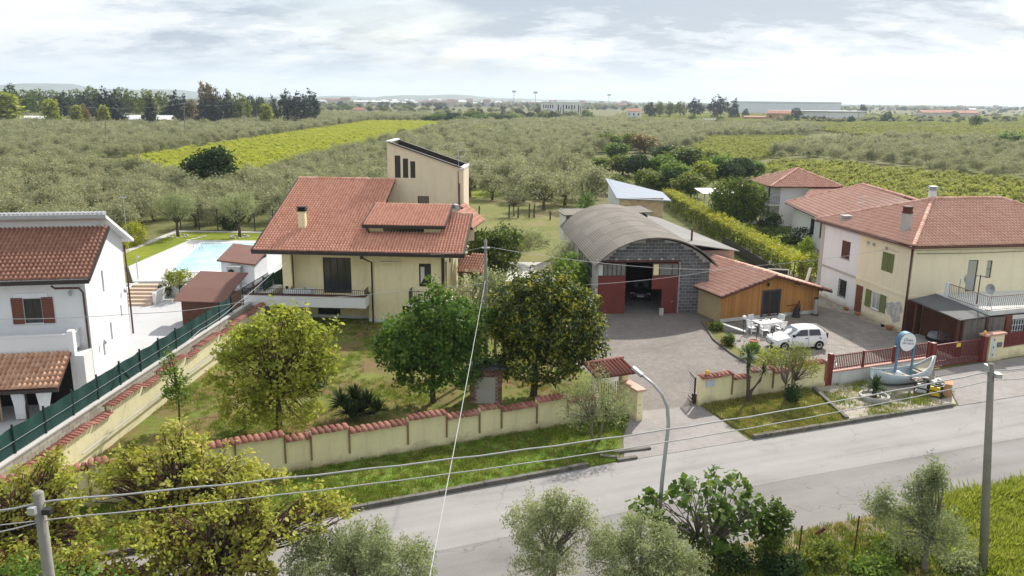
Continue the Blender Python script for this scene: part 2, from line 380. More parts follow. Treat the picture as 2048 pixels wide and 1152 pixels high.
M['grass_dry'] = leafmat('dry grass blade', [(0.0, (0.22, 0.22, 0.06)), (0.5, (0.38, 0.35, 0.12)), (1.0, (0.55, 0.48, 0.22))], 0.35)
# ------------------------------------------------------------------ the setting: ground, road, paving, water, hills
def groundmat(name, cols, scale=0.08, fine=2.5, bump=0.4, patch=None, patch_scale=0.35, patch_lo=0.5, patch_hi=0.62):
    m, nt, N, L, b = _mat(name)
    g = N.new('ShaderNodeNewGeometry'); vec = g.outputs['Position']
    n1 = noisen(N, L, vec, scale, 6, 0.65); n2 = noisen(N, L, vec, fine, 5, 0.7)
    f = mathn(N, L, 'ADD', mathn(N, L, 'MULTIPLY', n1, 0.55), mathn(N, L, 'MULTIPLY', n2, 0.45))
    k = len(cols)
    col = rampn(N, L, f, [(0.33 + 0.34 * i / (k - 1), c) for i, c in enumerate(cols)])
    if patch:
        np_ = noisen(N, L, vec, patch_scale, 6, 0.65)
        col = mixn(N, L, rampn(N, L, np_, [(patch_lo, (0,0,0)), (patch_hi, (1,1,1))]), col, patch)
    L.new(col, b.inputs['Base Color']); b.inputs['Roughness'].default_value = 0.95; b.inputs['Specular IOR Level'].default_value = 0.1
    bn = N.new('ShaderNodeBump'); bn.inputs['Strength'].default_value = bump; bn.inputs['Distance'].default_value = 0.06
    L.new(noisen(N, L, vec, fine * 4, 4, 0.7), bn.inputs['Height']); L.new(bn.outputs[0], b.inputs['Normal'])
    return m
def roadmat(name, base, dark, light):
    m, nt, N, L, b = _mat(name)
    g = N.new('ShaderNodeNewGeometry')
    mp = N.new('ShaderNodeMapping'); mp.inputs['Rotation'].default_value = (0, 0, -R(21.5)); L.new(g.outputs['Position'], mp.inputs[0])
    st = N.new('ShaderNodeMapping'); st.inputs['Scale'].default_value = (0.06, 0.8, 1); L.new(mp.outputs[0], st.inputs[0])
    streak = noisen(N, L, st.outputs[0], 1.0, 5, 0.6)
    blot = noisen(N, L, g.outputs['Position'], 0.16, 6, 0.62); grit = noisen(N, L, g.outputs['Position'], 9, 4, 0.75)
    f = mathn(N, L, 'ADD', mathn(N, L, 'MULTIPLY', streak, 0.45), mathn(N, L, 'ADD', mathn(N, L, 'MULTIPLY', blot, 0.38), mathn(N, L, 'MULTIPLY', grit, 0.17)))
    col = rampn(N, L, f, [(0.36, dark), (0.47, base), (0.62, light)])
    # hairline cracks
    v = N.new('ShaderNodeTexVoronoi'); v.feature = 'DISTANCE_TO_EDGE'; v.inputs['Scale'].default_value = 0.22
    wv = N.new('ShaderNodeVectorMath'); wv.operation = 'ADD'
    nn = N.new('ShaderNodeTexNoise'); nn.inputs['Scale'].default_value = 0.9; nn.inputs['Detail'].default_value = 5; L.new(g.outputs['Position'], nn.inputs['Vector'])
    sv = N.new('ShaderNodeVectorMath'); sv.operation = 'SCALE'; sv.inputs[3].default_value = 2.2; L.new(nn.outputs['Color'], sv.inputs[0])
    L.new(g.outputs['Position'], wv.inputs[0]); L.new(sv.outputs[0], wv.inputs[1]); L.new(wv.outputs[0], v.inputs['Vector'])
    cr = rampn(N, L, v.outputs['Distance'], [(0.0, (1,1,1)), (0.0075, (0,0,0))])
    gate = rampn(N, L, noisen(N, L, g.outputs['Position'], 0.25, 3), [(0.5, (0,0,0)), (0.58, (0.55,)*3)])
    col = mixn(N, L, mixn(N, L, 1.0, cr, gate, 'MULTIPLY'), col, sc(dark, 0.4))
    stain = rampn(N, L, noisen(N, L, g.outputs['Position'], 0.3, 6, 0.7), [(0.56, (0,0,0)), (0.72, (0.5,)*3)])
    col = mixn(N, L, stain, col, sc(dark, 0.72))
    L.new(col, b.inputs['Base Color']); b.inputs['Roughness'].default_value = 0.9; b.inputs['Specular IOR Level'].default_value = 0.25
    bn = N.new('ShaderNodeBump'); bn.inputs['Strength'].default_value = 0.25; bn.inputs['Distance'].default_value = 0.02
    L.new(noisen(N, L, g.outputs['Position'], 40, 3), bn.inputs['Height']); L.new(bn.outputs[0], b.inputs['Normal'])
    return m
def pavermat(name, c1, c2, mortar, rot=0.0, bw=0.22, bh=0.11, tone=(0.0, 0.0, 0.0), stain=0.45):
    m, nt, N, L, b = _mat(name)
    g = N.new('ShaderNodeNewGeometry')
    mp = N.new('ShaderNodeMapping'); mp.inputs['Rotation'].default_value = (0, 0, rot); L.new(g.outputs['Position'], mp.inputs[0])
    br = N.new('ShaderNodeTexBrick'); br.inputs['Scale'].default_value = 1.0
    br.inputs['Brick Width'].default_value = bw; br.inputs['Row Height'].default_value = bh; br.inputs['Mortar Size'].default_value = 0.008
    br.inputs['Color1'].default_value = (*c1, 1); br.inputs['Color2'].default_value = (*c2, 1); br.inputs['Mortar'].default_value = (*mortar, 1)
    L.new(mp.outputs[0], br.inputs['Vector'])
    big = noisen(N, L, g.outputs['Position'], 0.22, 6, 0.65)
    col = mixn(N, L, rampn(N, L, big, [(0.42, (0,0,0)), (0.68, (stain,)*3)]), br.outputs['Color'], sc(mortar, 0.9))
    med = noisen(N, L, g.outputs['Position'], 1.8, 5, 0.7)
    col = mixn(N, L, rampn(N, L, med, [(0.35, (0.3,)*3), (0.65, (0,0,0))]), col, sc(c1, 0.55))
    L.new(col, b.inputs['Base Color']); b.inputs['Roughness'].default_value = 0.92; b.inputs['Specular IOR Level'].default_value = 0.2
    bn = N.new('ShaderNodeBump'); bn.inputs['Strength'].default_value = 0.35; bn.inputs['Distance'].default_value = 0.02
    L.new(br.outputs['Fac'], bn.inputs['Height']); bn.invert = True; L.new(bn.outputs[0], b.inputs['Normal'])
    return m
def sheet(name, pts, z, mat, kind='structure', th=None):
    mb = MB()
    P = [(p[0], p[1], z) for p in pts]
    a = sum(P[i][0]*P[(i+1) % len(P)][1] - P[(i+1) % len(P)][0]*P[i][1] for i in range(len(P)))
    if a < 0: P = P[::-1]
    if th: mb.prism(P, z - th, z)
    else: mb.poly(P)
    return mb.build(name, mat, kind=kind)

M['ground'] = groundmat('grove soil and grass', [(0.07, 0.085, 0.025), (0.12, 0.13, 0.04), (0.18, 0.165, 0.07)], 0.03, 0.6, 0.3, patch=(0.19, 0.16, 0.10), patch_scale=0.02)
M['lawn'] = groundmat('worn garden grass', [(0.075, 0.105, 0.022), (0.14, 0.165, 0.035), (0.22, 0.21, 0.07)], 0.25, 2.5, 0.6, patch=(0.17, 0.115, 0.06), patch_scale=0.35, patch_lo=0.44, patch_hi=0.60)
M['verge'] = groundmat('verge grass', [(0.06, 0.11, 0.018), (0.12, 0.19, 0.028), (0.22, 0.25, 0.06)], 0.35, 2.5, 0.6, patch=(0.20, 0.165, 0.08), patch_scale=0.5, patch_lo=0.56, patch_hi=0.7)
M['verge_dry'] = groundmat('dry verge', [(0.17, 0.17, 0.045), (0.29, 0.265, 0.09), (0.40, 0.35, 0.17)], 0.35, 3, 0.6, patch=(0.10, 0.12, 0.025), patch_scale=0.45, patch_lo=0.5, patch_hi=0.65)
M['pool_lawn'] = groundmat('mown lawn', [(0.10, 0.135, 0.012), (0.17, 0.20, 0.02), (0.24, 0.25, 0.03)], 0.2, 1.5, 0.3)
M['meadow'] = groundmat('meadow', [(0.20, 0.28, 0.02), (0.30, 0.39, 0.03), (0.40, 0.45, 0.05)], 0.2, 1.5, 0.5)
M['gravel'] = groundmat('sandy gravel', [(0.22, 0.19, 0.15), (0.36, 0.32, 0.26), (0.46, 0.42, 0.36)], 0.4, 4, 0.7, patch=(0.12, 0.13, 0.04), patch_scale=0.7, patch_lo=0.55, patch_hi=0.68)
M['dirt'] = groundmat('dry roadside dirt', [(0.14, 0.11, 0.06), (0.26, 0.21, 0.13), (0.36, 0.31, 0.21)], 0.4, 3, 0.8, patch=(0.08, 0.10, 0.025), patch_scale=0.5, patch_lo=0.48, patch_hi=0.62)
M['back_grass'] = groundmat('pale back grass', [(0.10, 0.11, 0.03), (0.165, 0.17, 0.055), (0.23, 0.21, 0.09)], 0.12, 1.2, 0.4, patch=(0.21, 0.165, 0.09), patch_scale=0.12, patch_lo=0.5, patch_hi=0.66)
M['road_far'] = roadmat('pale worn asphalt', (0.265, 0.251, 0.240), (0.185, 0.173, 0.164), (0.32, 0.306, 0.295))
M['road'] = roadmat('grey worn asphalt', (0.20, 0.188, 0.178), (0.135, 0.125, 0.117), (0.245, 0.233, 0.223))
M['pavers'] = pavermat('driveway setts', (0.215, 0.19, 0.17), (0.28, 0.25, 0.228), (0.125, 0.112, 0.10), R(45))
M['yard_pavers'] = pavermat('yard setts', (0.25, 0.225, 0.20), (0.32, 0.288, 0.258), (0.14, 0.127, 0.112), R(20), 0.42, 0.28)
M['apron'] = plain('broom finished concrete', (0.26, 0.24, 0.225), 0.92, 0.22, 0.35, 0.25, 20, world_space=True, stain=(0.19, 0.17, 0.155), stain_amt=0.5)
M['deck'] = pavermat('pale pool paving', (0.50, 0.50, 0.495), (0.54, 0.54, 0.535), (0.38, 0.38, 0.375), R(8), 0.8, 0.8, stain=0.25)
M['left_yard'] = plain('pale grey yard', (0.43, 0.43, 0.43), 0.9, 0.09, 0.3, 0.1, 15, world_space=True)
M['hill'] = plain('hill woods', (0.07, 0.095, 0.05), 0.95, 0.6, 0.004, 0, world_space=True)

gq = MB()      # one sheet to the horizon, left open where the white house and its yard lie lower
YZ = -0.7
HOLE = [(-42, 31), (-20.62, 31), (-18.95, 61.5), (-18.75, 67.2), (-42, 67.2)]
for q in ([(-9000, -300), (9000, -300), (9000, 31), (-9000, 31)], [(-9000, 31), (-42, 31), (-42, 67.2), (-9000, 67.2)], [(-20.62, 31), (9000, 31), (9000, 67.2), (-18.75, 67.2), (-18.95, 61.5)], [(-9000, 67.2), (9000, 67.2), (9000, 9500), (-9000, 9500)]): gq.poly([(x, y, -0.01) for x, y in q])
gq.build('ground', M['ground'], kind='structure')
lowy = MB(); lowy.poly([(-42, 47.2, YZ), (-19.75, 47.2, YZ), (-18.95, 61.5, YZ), (-18.75, 67.2, YZ), (-42, 67.2, YZ)]); lowy.poly([(-42, 31, -1.3), (-20.62, 31, -1.3), (-19.75, 47.2, -1.3), (-42, 47.2, -1.3)]); lowy.poly([(-42, 47.2, -1.3), (-19.75, 47.2, -1.3), (-19.75, 47.2, YZ), (-42, 47.2, YZ)])
for a, b in zip(HOLE, HOLE[1:] + HOLE[:1]): lowy.poly([(*a, -1.35), (*a, -0.01), (*b, -0.01), (*b, -1.35)])
lowy.build('left_yard', M['left_yard'], kind='structure')
KERB = [(-70, -1.5), (-25, 20.9), (-7.43, 28.61), (4.52, 33.69), (11.66, 36.45), (25.2, 41.57), (60, 54.5), (160, 92)]
def kerb_y(x):
    for a, b in zip(KERB, KERB[1:]):
        if a[0] <= x <= b[0]: return a[1] + (b[1]-a[1]) * (x-a[0]) / (b[0]-a[0])
road = KERB + [(x, y - 8.3) for x, y in KERB[::-1]]
sheet('road', road, 0.0, M['road'])
sheet('road_lane', [(x, y - 0.03) for x, y in KERB] + [(x, y - 4.45 + 0.12 * math.sin(x * 0.7)) for x, y in KERB[::-1]], 0.005, M['road_far'])

# boundary lines
SW0, SW1 = Vector((-19.5, 30.0, 0)), Vector((-18.1, 55.6, 0))          # side wall of the garden
FW0, FW1 = Vector((-19.5, 28.1, 0)), Vector((6.16, 39.7, 0))          # front wall of the garden
def fw(x): return FW0.y + (FW1.y - FW0.y) * (x - FW0.x) / (FW1.x - FW0.x)
RW0, RW1 = Vector((10.22, 40.87, 0)), Vector((18.24, 44.22, 0))        # wall right of the gate
sheet('garden_lawn', [(-19.4, 28.2), (6.0, 39.75), (6.0, 44), (1.8, 52), (0.5, 62), (-4, 64), (-18, 64), (-18.0, 57)], 0.004, M['lawn'])
verge = [(x, kerb_y(x) + 0.1) for x in (-30, -25, -7.43, 4.52, 4.9)] + [(5.4, 36.6), (6.3, 39.6), (-19.5, 28.0), (-30, 23.6)]
sheet('verge', verge, 0.04, M['verge'], th=0.05)
rv = [(11.9, kerb_y(11.9) + 0.1), (17.2, kerb_y(17.2) + 0.1), (17.0, 43.0), (16.9, 43.6), (10.3, 40.8)]
sheet('verge', rv, 0.10, M['verge_dry'], th=0.11)
gb = [(17.35, kerb_y(17.35) + 0.1), (24.3, kerb_y(24.3) + 0.1), (25.0, 43.3), (25.6, 46.9), (17.2, 43.6)]
sheet('gravel_bed', gb, 0.09, M['gravel'], th=0.1)
ap = [(24.4, kerb_y(24.4) - 0.02), (60, 54.4), (58, 60.2), (25.7, 47.0), (25.1, 43.3)]
sheet('gate_apron', ap, 0.03, M['apron'], th=0.04)
drv = [(5.2, kerb_y(5.2) - 0.02), (11.6, kerb_y(11.6) - 0.02), (10.25, 40.9), (6.2, 39.9), (5.5, 36.6)]
sheet('driveway_apron', drv, 0.02, M['apron'], th=0.03)
pav = [(6.2, 39.85), (10.3, 40.85), (15.1, 42.9), (15.2, 46.4), (14.3, 50), (13.9, 53.2), (15.2, 57.6), (15.3, 61), (6.5, 60.4), (3.5, 73), (-0.2, 73), (0.3, 62), (1.8, 52), (5.8, 44)]
sheet('driveway', pav, 0.009, M['pavers'])
yard = [(15.5, 57.4), (14.8, 53.2), (15.0, 50), (15.5, 46.8), (16.0, 43.4), (18.3, 44.4), (31, 49.8), (60, 62), (60, 90), (26, 90), (24, 62)]
sheet('yard', yard, 0.005, M['yard_pavers'])
bed = [(14.2, 58), (15.4, 57.6), (14.9, 53.2), (15.2, 50.2), (16.4, 47.6), (18.4, 45.2), (18.2, 44.5), (15.2, 43.0), (15.3, 46.4), (14.4, 50), (14.0, 53.2)]
sheet('flower_bed', bed, 0.07, M['lawn'], th=0.07)
sheet('back_path', [(-0.6, 71), (3.9, 71), (3.9, 80), (-0.3, 80)], 0.014, M['pale_concrete'])
sheet('back_grass', [(-4, 80), (7.5, 80), (9, 118), (5, 131), (-8, 131), (-6, 90)], 0.0, M['back_grass'])
sheet('hut_yard', [(-33, 67.2), (-18.8, 67.2), (-17.6, 78), (-18, 92), (-33, 92)], 0.0, M['left_yard'])
sheet('meadow', [G(1850, 1044).xy, G(2048, 988).xy, (60, 45.3), (60, 20), (14, 8), (13.5, 18), (16.0, 23.5)], 0.02, M['meadow'])
rs = [(x, kerb_y(x) - 8.3) for x in (-25, -7.4, 4.5, 11.66, 17, 25, 60)]
sheet('roadside_dirt', rs + [(60, 42.5), (20, 27.6), (14, 18), (-30, 2)], 0.012, M['dirt'])
sheet('field_path', [G(1845, 1032).xy, G(2048, 977).xy, (60, 46.2), (60, 45.7), G(2048, 984).xy, G(1850, 1040).xy], 0.026, M['dirt_path'] if 'dirt_path' in M else M.setdefault('dirt_path', groundmat('worn pale path', [(0.26, 0.22, 0.15), (0.38, 0.33, 0.25), (0.46, 0.41, 0.33)], 0.5, 3)))

# kerb stones
def kerb_run(x0, x1, name='kerb'):
    k = tagless = thing(name, '', 'kerb'); del k['label']; del k['category']; k['kind'] = 'structure'
    x = x0; i = 0
    st = MB().box(-0.49, 0, -0.02, 0.49, 0.2, 0.19).mesh('kerb_stone', M['kerb'])
    ang = math.atan2(kerb_y(x1) - kerb_y(x0), x1 - x0)
    while x + 0.5 < x1:
        a = math.atan2(kerb_y(min(x + 0.93, KERB[-1][0])) - kerb_y(x), 0.93)
        o = link('kerb_stone', st, k, (x + 0.46, kerb_y(x + 0.46) - 0.03, rnd.uniform(-0.015, 0.012)), a + rnd.uniform(-0.012, 0.012))
        x += math.cos(a) * 1.0
kerb_run(-24, 3.9); kerb_run(11.9, 24.3)
k2 = thing('kerb', '', 'kerb'); del k2['label']; del k2['category']; k2['kind'] = 'structure'
# broken kerb by the drain and the low edging of the flower bed
mb = MB(); mb.obox((4.55, 34.25, 0.05), (0.85, 0.22, 0.16), R(-12)); mb.build('kerb_stone', M['kerb'], k2)
mb = MB(); mb.obox((5.35, 34.1, 0.04), (1.0, 0.2, 0.14), R(20)); mb.build('kerb_stone', M['kerb'], k2)
mb = MB(); mb.obox((5.7, 35.0, 0.05), (1.9, 0.16, 0.12), R(16)); mb.build('kerb_stone', M['kerb'], k2)
e = thing('bed_edging', '', 'kerb'); del e['label']; del e['category']; e['kind'] = 'structure'
edge = [(14.2, 57.6), (13.95, 53.2), (14.35, 50), (15.25, 46.4), (15.15, 43.1)]
for a, b in zip(edge, edge[1:]):
    MB().beam((*a, 0.06), (*b, 0.06), 0.15, 0.14).build('edging_stone', M['kerb'], e)
dv = thing('dividing_kerb', '', 'kerb'); del dv['label']; del dv['category']; dv['kind'] = 'structure'
MB().beam((17.25, 43.4, 0.12), (17.35, 38.9, 0.12), 0.2, 0.28).build('kerb_stone', M['kerb'], dv)

# pool
pool = thing('swimming_pool', 'rectangular pale blue swimming pool with white coping behind the white house', 'pool')
pw = [(-31.6, 72.4), (-26.4, 72.8), (-28.0, 87.6), (-34.2, 87.2)]
def inset(poly, d):
    c = Vector((sum(p[0] for p in poly)/len(poly), sum(p[1] for p in poly)/len(poly)))
    return [tuple(c + (Vector(p) - c) * (1 - d / (Vector(p) - c).length)) for p in poly]
m, nt, N, L, b = _mat('pool water')
g_ = N.new('ShaderNodeNewGeometry')
L.new(rampn(N, L, noisen(N, L, g_.outputs['Position'], 0.35, 3), [(0.35, (0.42, 0.66, 0.72)), (0.65, (0.56, 0.76, 0.80))]), b.inputs['Base Color'])
b.inputs['Roughness'].default_value = 0.06
bn = N.new('ShaderNodeBump'); bn.inputs['Strength'].default_value = 0.12; bn.inputs['Distance'].default_value = 0.05
L.new(noisen(N, L, g_.outputs['Position'], 2.2, 3), bn.inputs['Height']); L.new(bn.outputs[0], b.inputs['Normal'])
M['water'] = m
deck = [(-36.4, 74.6), (-33.0, 68.2), (-21.5, 69.3), (-19.5, 90), (-29.5, 89.4), (-36.4, 89.3)]
sheet('pool_deck', deck, 0.30, M['deck'], th=0.3)
mb = MB(); mb.prism([(p[0], p[1]) for p in pw], 0.28, 0.31); mb.build('water', M['water'], pool)
mb = MB()
inn, outr = pw, inset(pw, -0.6)
for i in range(4):
    j = (i+1) % 4
    mb.prism([outr[i], outr[j], inn[j], inn[i]], 0.30, 0.36)
mb.build('coping', M['white'], pool)
for dx in (0, 0.5):
    MB().tube([(-33.6+dx*0.2, 83.4+dx, 0.3), (-33.6+dx*0.2, 83.4+dx, 1.0), (-33.2+dx*0.2, 83.4+dx, 1.1), (-32.9+dx*0.2, 83.4+dx, 0.3)], 0.03).build('ladder_rail', M['grey_metal'], pool)
sheet('pool_lawn', [(-40.5, 78), (-36.4, 74.6), (-36.4, 89.3), (-29.5, 89.4), (-19.5, 90), (-19.5, 96), (-40.5, 96.5)], 0.12, M['pool_lawn'], th=0.12)
sheet('pool_path', [(-41.0, 77.8), (-40.2, 78), (-40.2, 95.8), (-19.5, 95.4), (-19.5, 96.2), (-41.0, 96.8)], 0.16, M['pale_concrete'], th=0.1)
st = thing('pool_steps', 'beige garden steps climbing from the white house yard to the pool deck', 'steps', (-32.3, 63.6, YZ), R(2))
M['terr_step'] = plain('beige tread', (0.52, 0.40, 0.30), 0.85, 0.1, 2, 0.1)
for i in range(6): MB().box(0, i * 0.62, 0, 2.7, i * 0.62 + 0.66, 0.17 * (i + 1)).build('step', M['terr_step'], st)
MB().box(2.7, 0.6, 0, 2.95, 4.4, 0.95).build('side_wall', M['white'], st); MB().box(-0.25, 0.6, 0, 0.0, 4.4, 0.95).build('side_wall', M['white'], st)
tw_ = MB().beam((-29.3, 67.3, -0.2), (-18.9, 67.4, -0.2), 0.25, 1.0).build('terrace_wall', M['white'], kind='structure')
MB().beam((-42, 67.3, -0.2), (-32.5, 67.3, -0.2), 0.25, 1.0).build('terrace_wall', M['white'], kind='structure')

# hills on the horizon
def hills(name, y, h, x0, x1, seed, base):
    r = random.Random(seed); mb = MB(); n = 160; k = 7
    ph = [(r.uniform(0, 6), r.uniform(0.5, 1)) for _ in range(6)]
    vs = []; 
    for j in range(k):
        t = j / (k - 1)
        for i in range(n + 1):
            s = i / n; x = x0 + (x1 - x0) * s
            a = 0.45 + 0.2*math.sin(s*7+ph[0][0]) + 0.16*math.sin(s*17+ph[1][0]) + 0.1*math.sin(s*41+ph[2][0]) + 0.05*math.sin(s*97+ph[3][0])
            a *= base(s)
            vs.append((x, y + 1500 * t, h * a * math.sin(math.pi * 0.5 * min(1, t * 1.25)) - 1 + (0 if t in (0,) else 4 * r.random())))
    mb.add(vs, [(j*(n+1)+i, j*(n+1)+i+1, (j+1)*(n+1)+i+1, (j+1)*(n+1)+i) for j in range(k-1) for i in range(n)])
    mb.build(name, M['hill'], kind='structure', smooth=True)
hills('hills', 5200, 190, -5500, 1500, 3, lambda s: max(0.06, min(1, 1.25 - 1.25 * s)))
hills('hills', 3600, 34, -4200, 4200, 9, lambda s: 0.5 + 0.35 * math.cos(s * 3.0))
# ------------------------------------------------------------------ building helpers
def wall_face(mb, p0, p1, z0, z1, holes=(), depth=0.18, tint=0.5):
    """one wall sheet from p0 to p1 (outside on the right-hand side) with reveals round rectangular holes (u0,z0,u1,z1)"""
    p0, p1 = Vector((p0[0], p0[1])), Vector((p1[0], p1[1])); Lw = (p1 - p0).length; d = (p1 - p0) / Lw; inn = Vector((-d.y, d.x))
    us = sorted({0.0, Lw, *[h[0] for h in holes], *[h[2] for h in holes]}); zs = sorted({z0, z1, *[h[1] for h in holes], *[h[3] for h in holes]})
    P = lambda u, z, q=0.0: (p0.x + d.x*u + inn.x*q, p0.y + d.y*u + inn.y*q, z)
    for a, b in zip(us, us[1:]):
        for c, e in zip(zs, zs[1:]):
            if any(h[0] <= (a+b)/2 <= h[2] and h[1] <= (c+e)/2 <= h[3] for h in holes): continue
            mb.poly([P(a, c), P(b, c), P(b, e), P(a, e)], tint)
    for u0, c, u1, e in holes:
        mb.poly([P(u0, c), P(u0, e), P(u0, e, depth), P(u0, c, depth)]); mb.poly([P(u1, e), P(u1, c), P(u1, c, depth), P(u1, e, depth)])
        mb.poly([P(u0, e), P(u1, e), P(u1, e, depth), P(u0, e, depth)]); mb.poly([P(u1, c), P(u0, c), P(u0, c, depth), P(u1, c, depth)])
def window(parent, p0, p1, h, depth=0.18, frame='wood_dark', pane='glass', cols=2, rows=1, fw_=0.06, name='window', label=None, sill=None, door=False):
    p0, p1 = Vector((p0[0], p0[1])), Vector((p1[0], p1[1])); d = (p1 - p0).normalized(); inn = Vector((-d.y, d.x)); ang = math.atan2(d.y, d.x)
    u0, z0, u1, z1 = h; w, hh = u1 - u0, z1 - z0
    o = p0 + d * u0 + inn * (depth - 0.06)
    mb = MB()
    for a in (0, w - fw_): mb.box(a, 0, 0, a + fw_, 0.05, hh)
    for c in (0, hh - fw_): mb.box(fw_, 0, c, w - fw_, 0.05, c + fw_)
    for i in range(1, cols): mb.box(w*i/cols - fw_/2, 0.002, fw_, w*i/cols + fw_/2, 0.048, hh - fw_)
    for i in range(1, rows): mb.box(fw_, 0.004, hh*i/rows - fw_/3, w - fw_, 0.046, hh*i/rows + fw_/3)
    f = mb.build(name, M[frame], parent, (o.x, o.y, z0), ang)
    MB().box(0.01, 0.02, 0.01, w - 0.01, 0.034, hh - 0.01).build('pane', M[pane], f)
    if label: f['label'] = label
    if sill:
        MB().box(-0.08, -depth + 0.0, -0.06, w + 0.08, 0.06, -0.002).build('sill', M[sill], f)
    return f
def louvre_shutter(parent, loc, ang, w, h, mat, name='shutter', slats=12):
    s = MB()
    s.box(0, 0, 0, 0.05, 0.04, h); s.box(w-0.05, 0, 0, w, 0.04, h); s.box(0.05, 0, 0, w-0.05, 0.04, 0.06); s.box(0.05, 0, h-0.06, w-0.05, 0.04, h)
    for i in range(slats):
        z = 0.07 + (h - 0.14) * i / slats
        s.add([(0.05, 0.0, z), (w-0.05, 0.0, z), (w-0.05, 0.035, z + (h-0.14)/slats*0.9), (0.05, 0.035, z + (h-0.14)/slats*0.9)], [(0,1,2,3)])
    return s.build(name, mat, parent, loc, ang)
def tile_mesh(name, mat, w, l, hgt=0.06, lift=0.05, seg=6, wave=0.6):
    """one curved roof tile: x across, y up the slope"""
    mb = MB()
    prof = []
    for i in range(seg + 1):
        x = w * i / seg
        z = hgt * math.sin(math.pi * min(1, (i / seg) / wave)) if i / seg < wave else hgt * -0.18 * math.sin(math.pi * (i / seg - wave) / (1 - wave))
        prof.append((x, z))
    vs = [(x, 0, z + lift) for x, z in prof] + [(x, l * 1.04, z + 0.004) for x, z in prof] + [(x, 0.0, z * 0.2 + 0.002) for x, z in prof]
    n = seg + 1
    mb.add(vs, [(i, i+1, n+i+1, n+i) for i in range(seg)] + [(2*n+i, 2*n+i+1, i+1, i) for i in range(seg)])
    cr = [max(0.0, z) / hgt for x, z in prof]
    mb.t = [0.22 + 0.5*c for c in cr] + [0.12 + 0.36*c for c in cr] + [0.05]*n      # highlight on crests, shade in channels and lip painted into the tint
    return mb
def roof_plane(parent, pts, tw, tl, mat, single=0, under='wood_dark', th=0.14, name='roof', eave_edge=True, hgt=0.06, tiles=True, label=None, rng=rnd, thmat=None):
    hgt = hgt * 1.35
    """pts: roof polygon (local 3D), pts[0]->pts[1] is the eave seen from outside left to right; adds a slab and real tiles on it"""
    P = [Vector(p) for p in pts]
    ux = (P[1] - P[0]).normalized(); n = ux.cross(P[-1] - P[0]).normalized(); uy = n.cross(ux).normalized()
    slab = MB().slab([p - n * 0.01 for p in P], th).build(name, M[thmat or under], parent)
    if not tiles: return slab
    loc2 = [((p - P[0]).dot(ux), (p - P[0]).dot(uy)) for p in P]
    xs = [p[0] for p in loc2]; ys = [p[1] for p in loc2]
    tm = tile_mesh('tile', M[mat], tw, tl, hgt)
    rows = int(max(ys) / tl + 0.5); cols = int((max(xs) - min(xs)) / tw + 0.5)
    tl2, tw2 = max(ys) / max(1, rows), (max(xs) - min(xs)) / max(1, cols)
    big = MB(); count = 0
    mesh1 = None
    B = np.array(tm.v); F = tm.f
    Mx = np.array([[ux.x, uy.x, n.x], [ux.y, uy.y, n.y], [ux.z, uy.z, n.z]])
    rot = Matrix(((ux.x, uy.x, n.x), (ux.y, uy.y, n.y), (ux.z, uy.z, n.z))).to_euler()
    for r in range(rows):
        for c in range(cols):
            x = min(xs) + c * tw2; y = r * tl2
            if not inpoly((x + tw2/2, y + tl2/2), loc2): continue
            o = P[0] + ux * (x + rng.uniform(-0.008, 0.008)) + uy * (y + rng.uniform(-0.012, 0.012)) + n * rng.uniform(0.0, 0.008)
            if count < single:
                if mesh1 is None: mesh1 = tm.mesh('tile', M[mat], True)
                t = link('tile', mesh1, slab); t.location = o; t.rotation_euler = rot
            else:
                vs = B @ Mx.T + np.array(o)
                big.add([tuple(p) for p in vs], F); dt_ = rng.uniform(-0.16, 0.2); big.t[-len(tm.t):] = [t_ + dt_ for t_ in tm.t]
            count += 1
    if big.v:
        o = big.build('roof_tiles', M[mat], slab, smooth=True); o['kind'] = 'stuff'
    return slab
def ridge(parent, a, b, r=0.12, mat='tile_main', step=0.4, name='ridge_cap'):
    a, b = Vector(a), Vector(b); L_ = (b - a).length; k = max(1, int(L_ / step)); d = (b - a).normalized()
    side = d.cross(Vector((0,0,1))).normalized(); up = side.cross(d).normalized()
    mb = MB()
    for i in range(k):
        p = a + d * (L_ * i / k); q = a + d * (L_ * (i + 1) / k + 0.03); vs = []
        for pt, rr in ((p, r * 1.08), (q, r * 0.92)):
            vs += [pt + side * (rr * math.cos(math.pi * j / 5)) + up * (rr * math.sin(math.pi * j / 5)) for j in range(6)]
        mb.add(vs, [(j, j+1, j+7, j+6) for j in range(5)] + [(0,1,2,3,4,5)], rnd.random())
    o = mb.build(name, M[mat], parent); o['kind'] = 'stuff'
    return o
def pipe(parent, pts, r=0.05, mat='brown_metal', name='downpipe'):
    return MB().tube(pts, r, n=8).build(name, M[mat], parent, smooth=True)
def railing(parent, path, h=0.9, mat='black_metal', step=0.13, bar=0.02, z0=0.06, name='railing', belly=0.0):
    top = MB(); bars = MB()
    for a, b in zip(path, path[1:]):
        a, b = Vector(a), Vector(b); n = max(1, int((b-a).length / step))
        top.beam(a + Vector((0,0,h)), b + Vector((0,0,h)), 0.05, 0.03); top.beam(a + Vector((0,0,z0)), b + Vector((0,0,z0)), 0.03, 0.03)
        side = (b-a).normalized().cross(Vector((0,0,1)))
        for i in range(n + 1):
            p = a + (b-a) * i / n
            if belly: bars.tube([p + Vector((0,0,z0)), p + side*belly + Vector((0,0,h*0.35)), p + side*belly*0.4 + Vector((0,0,h*0.6)), p + Vector((0,0,h))], bar/2, n=4)
            else: bars.beam(p + Vector((0,0,z0)), p + Vector((0,0,h)), bar)
    t = top.build(name, M[mat], parent)
    o = bars.build('bars', M[mat], t); o['kind'] = 'stuff'
    return t
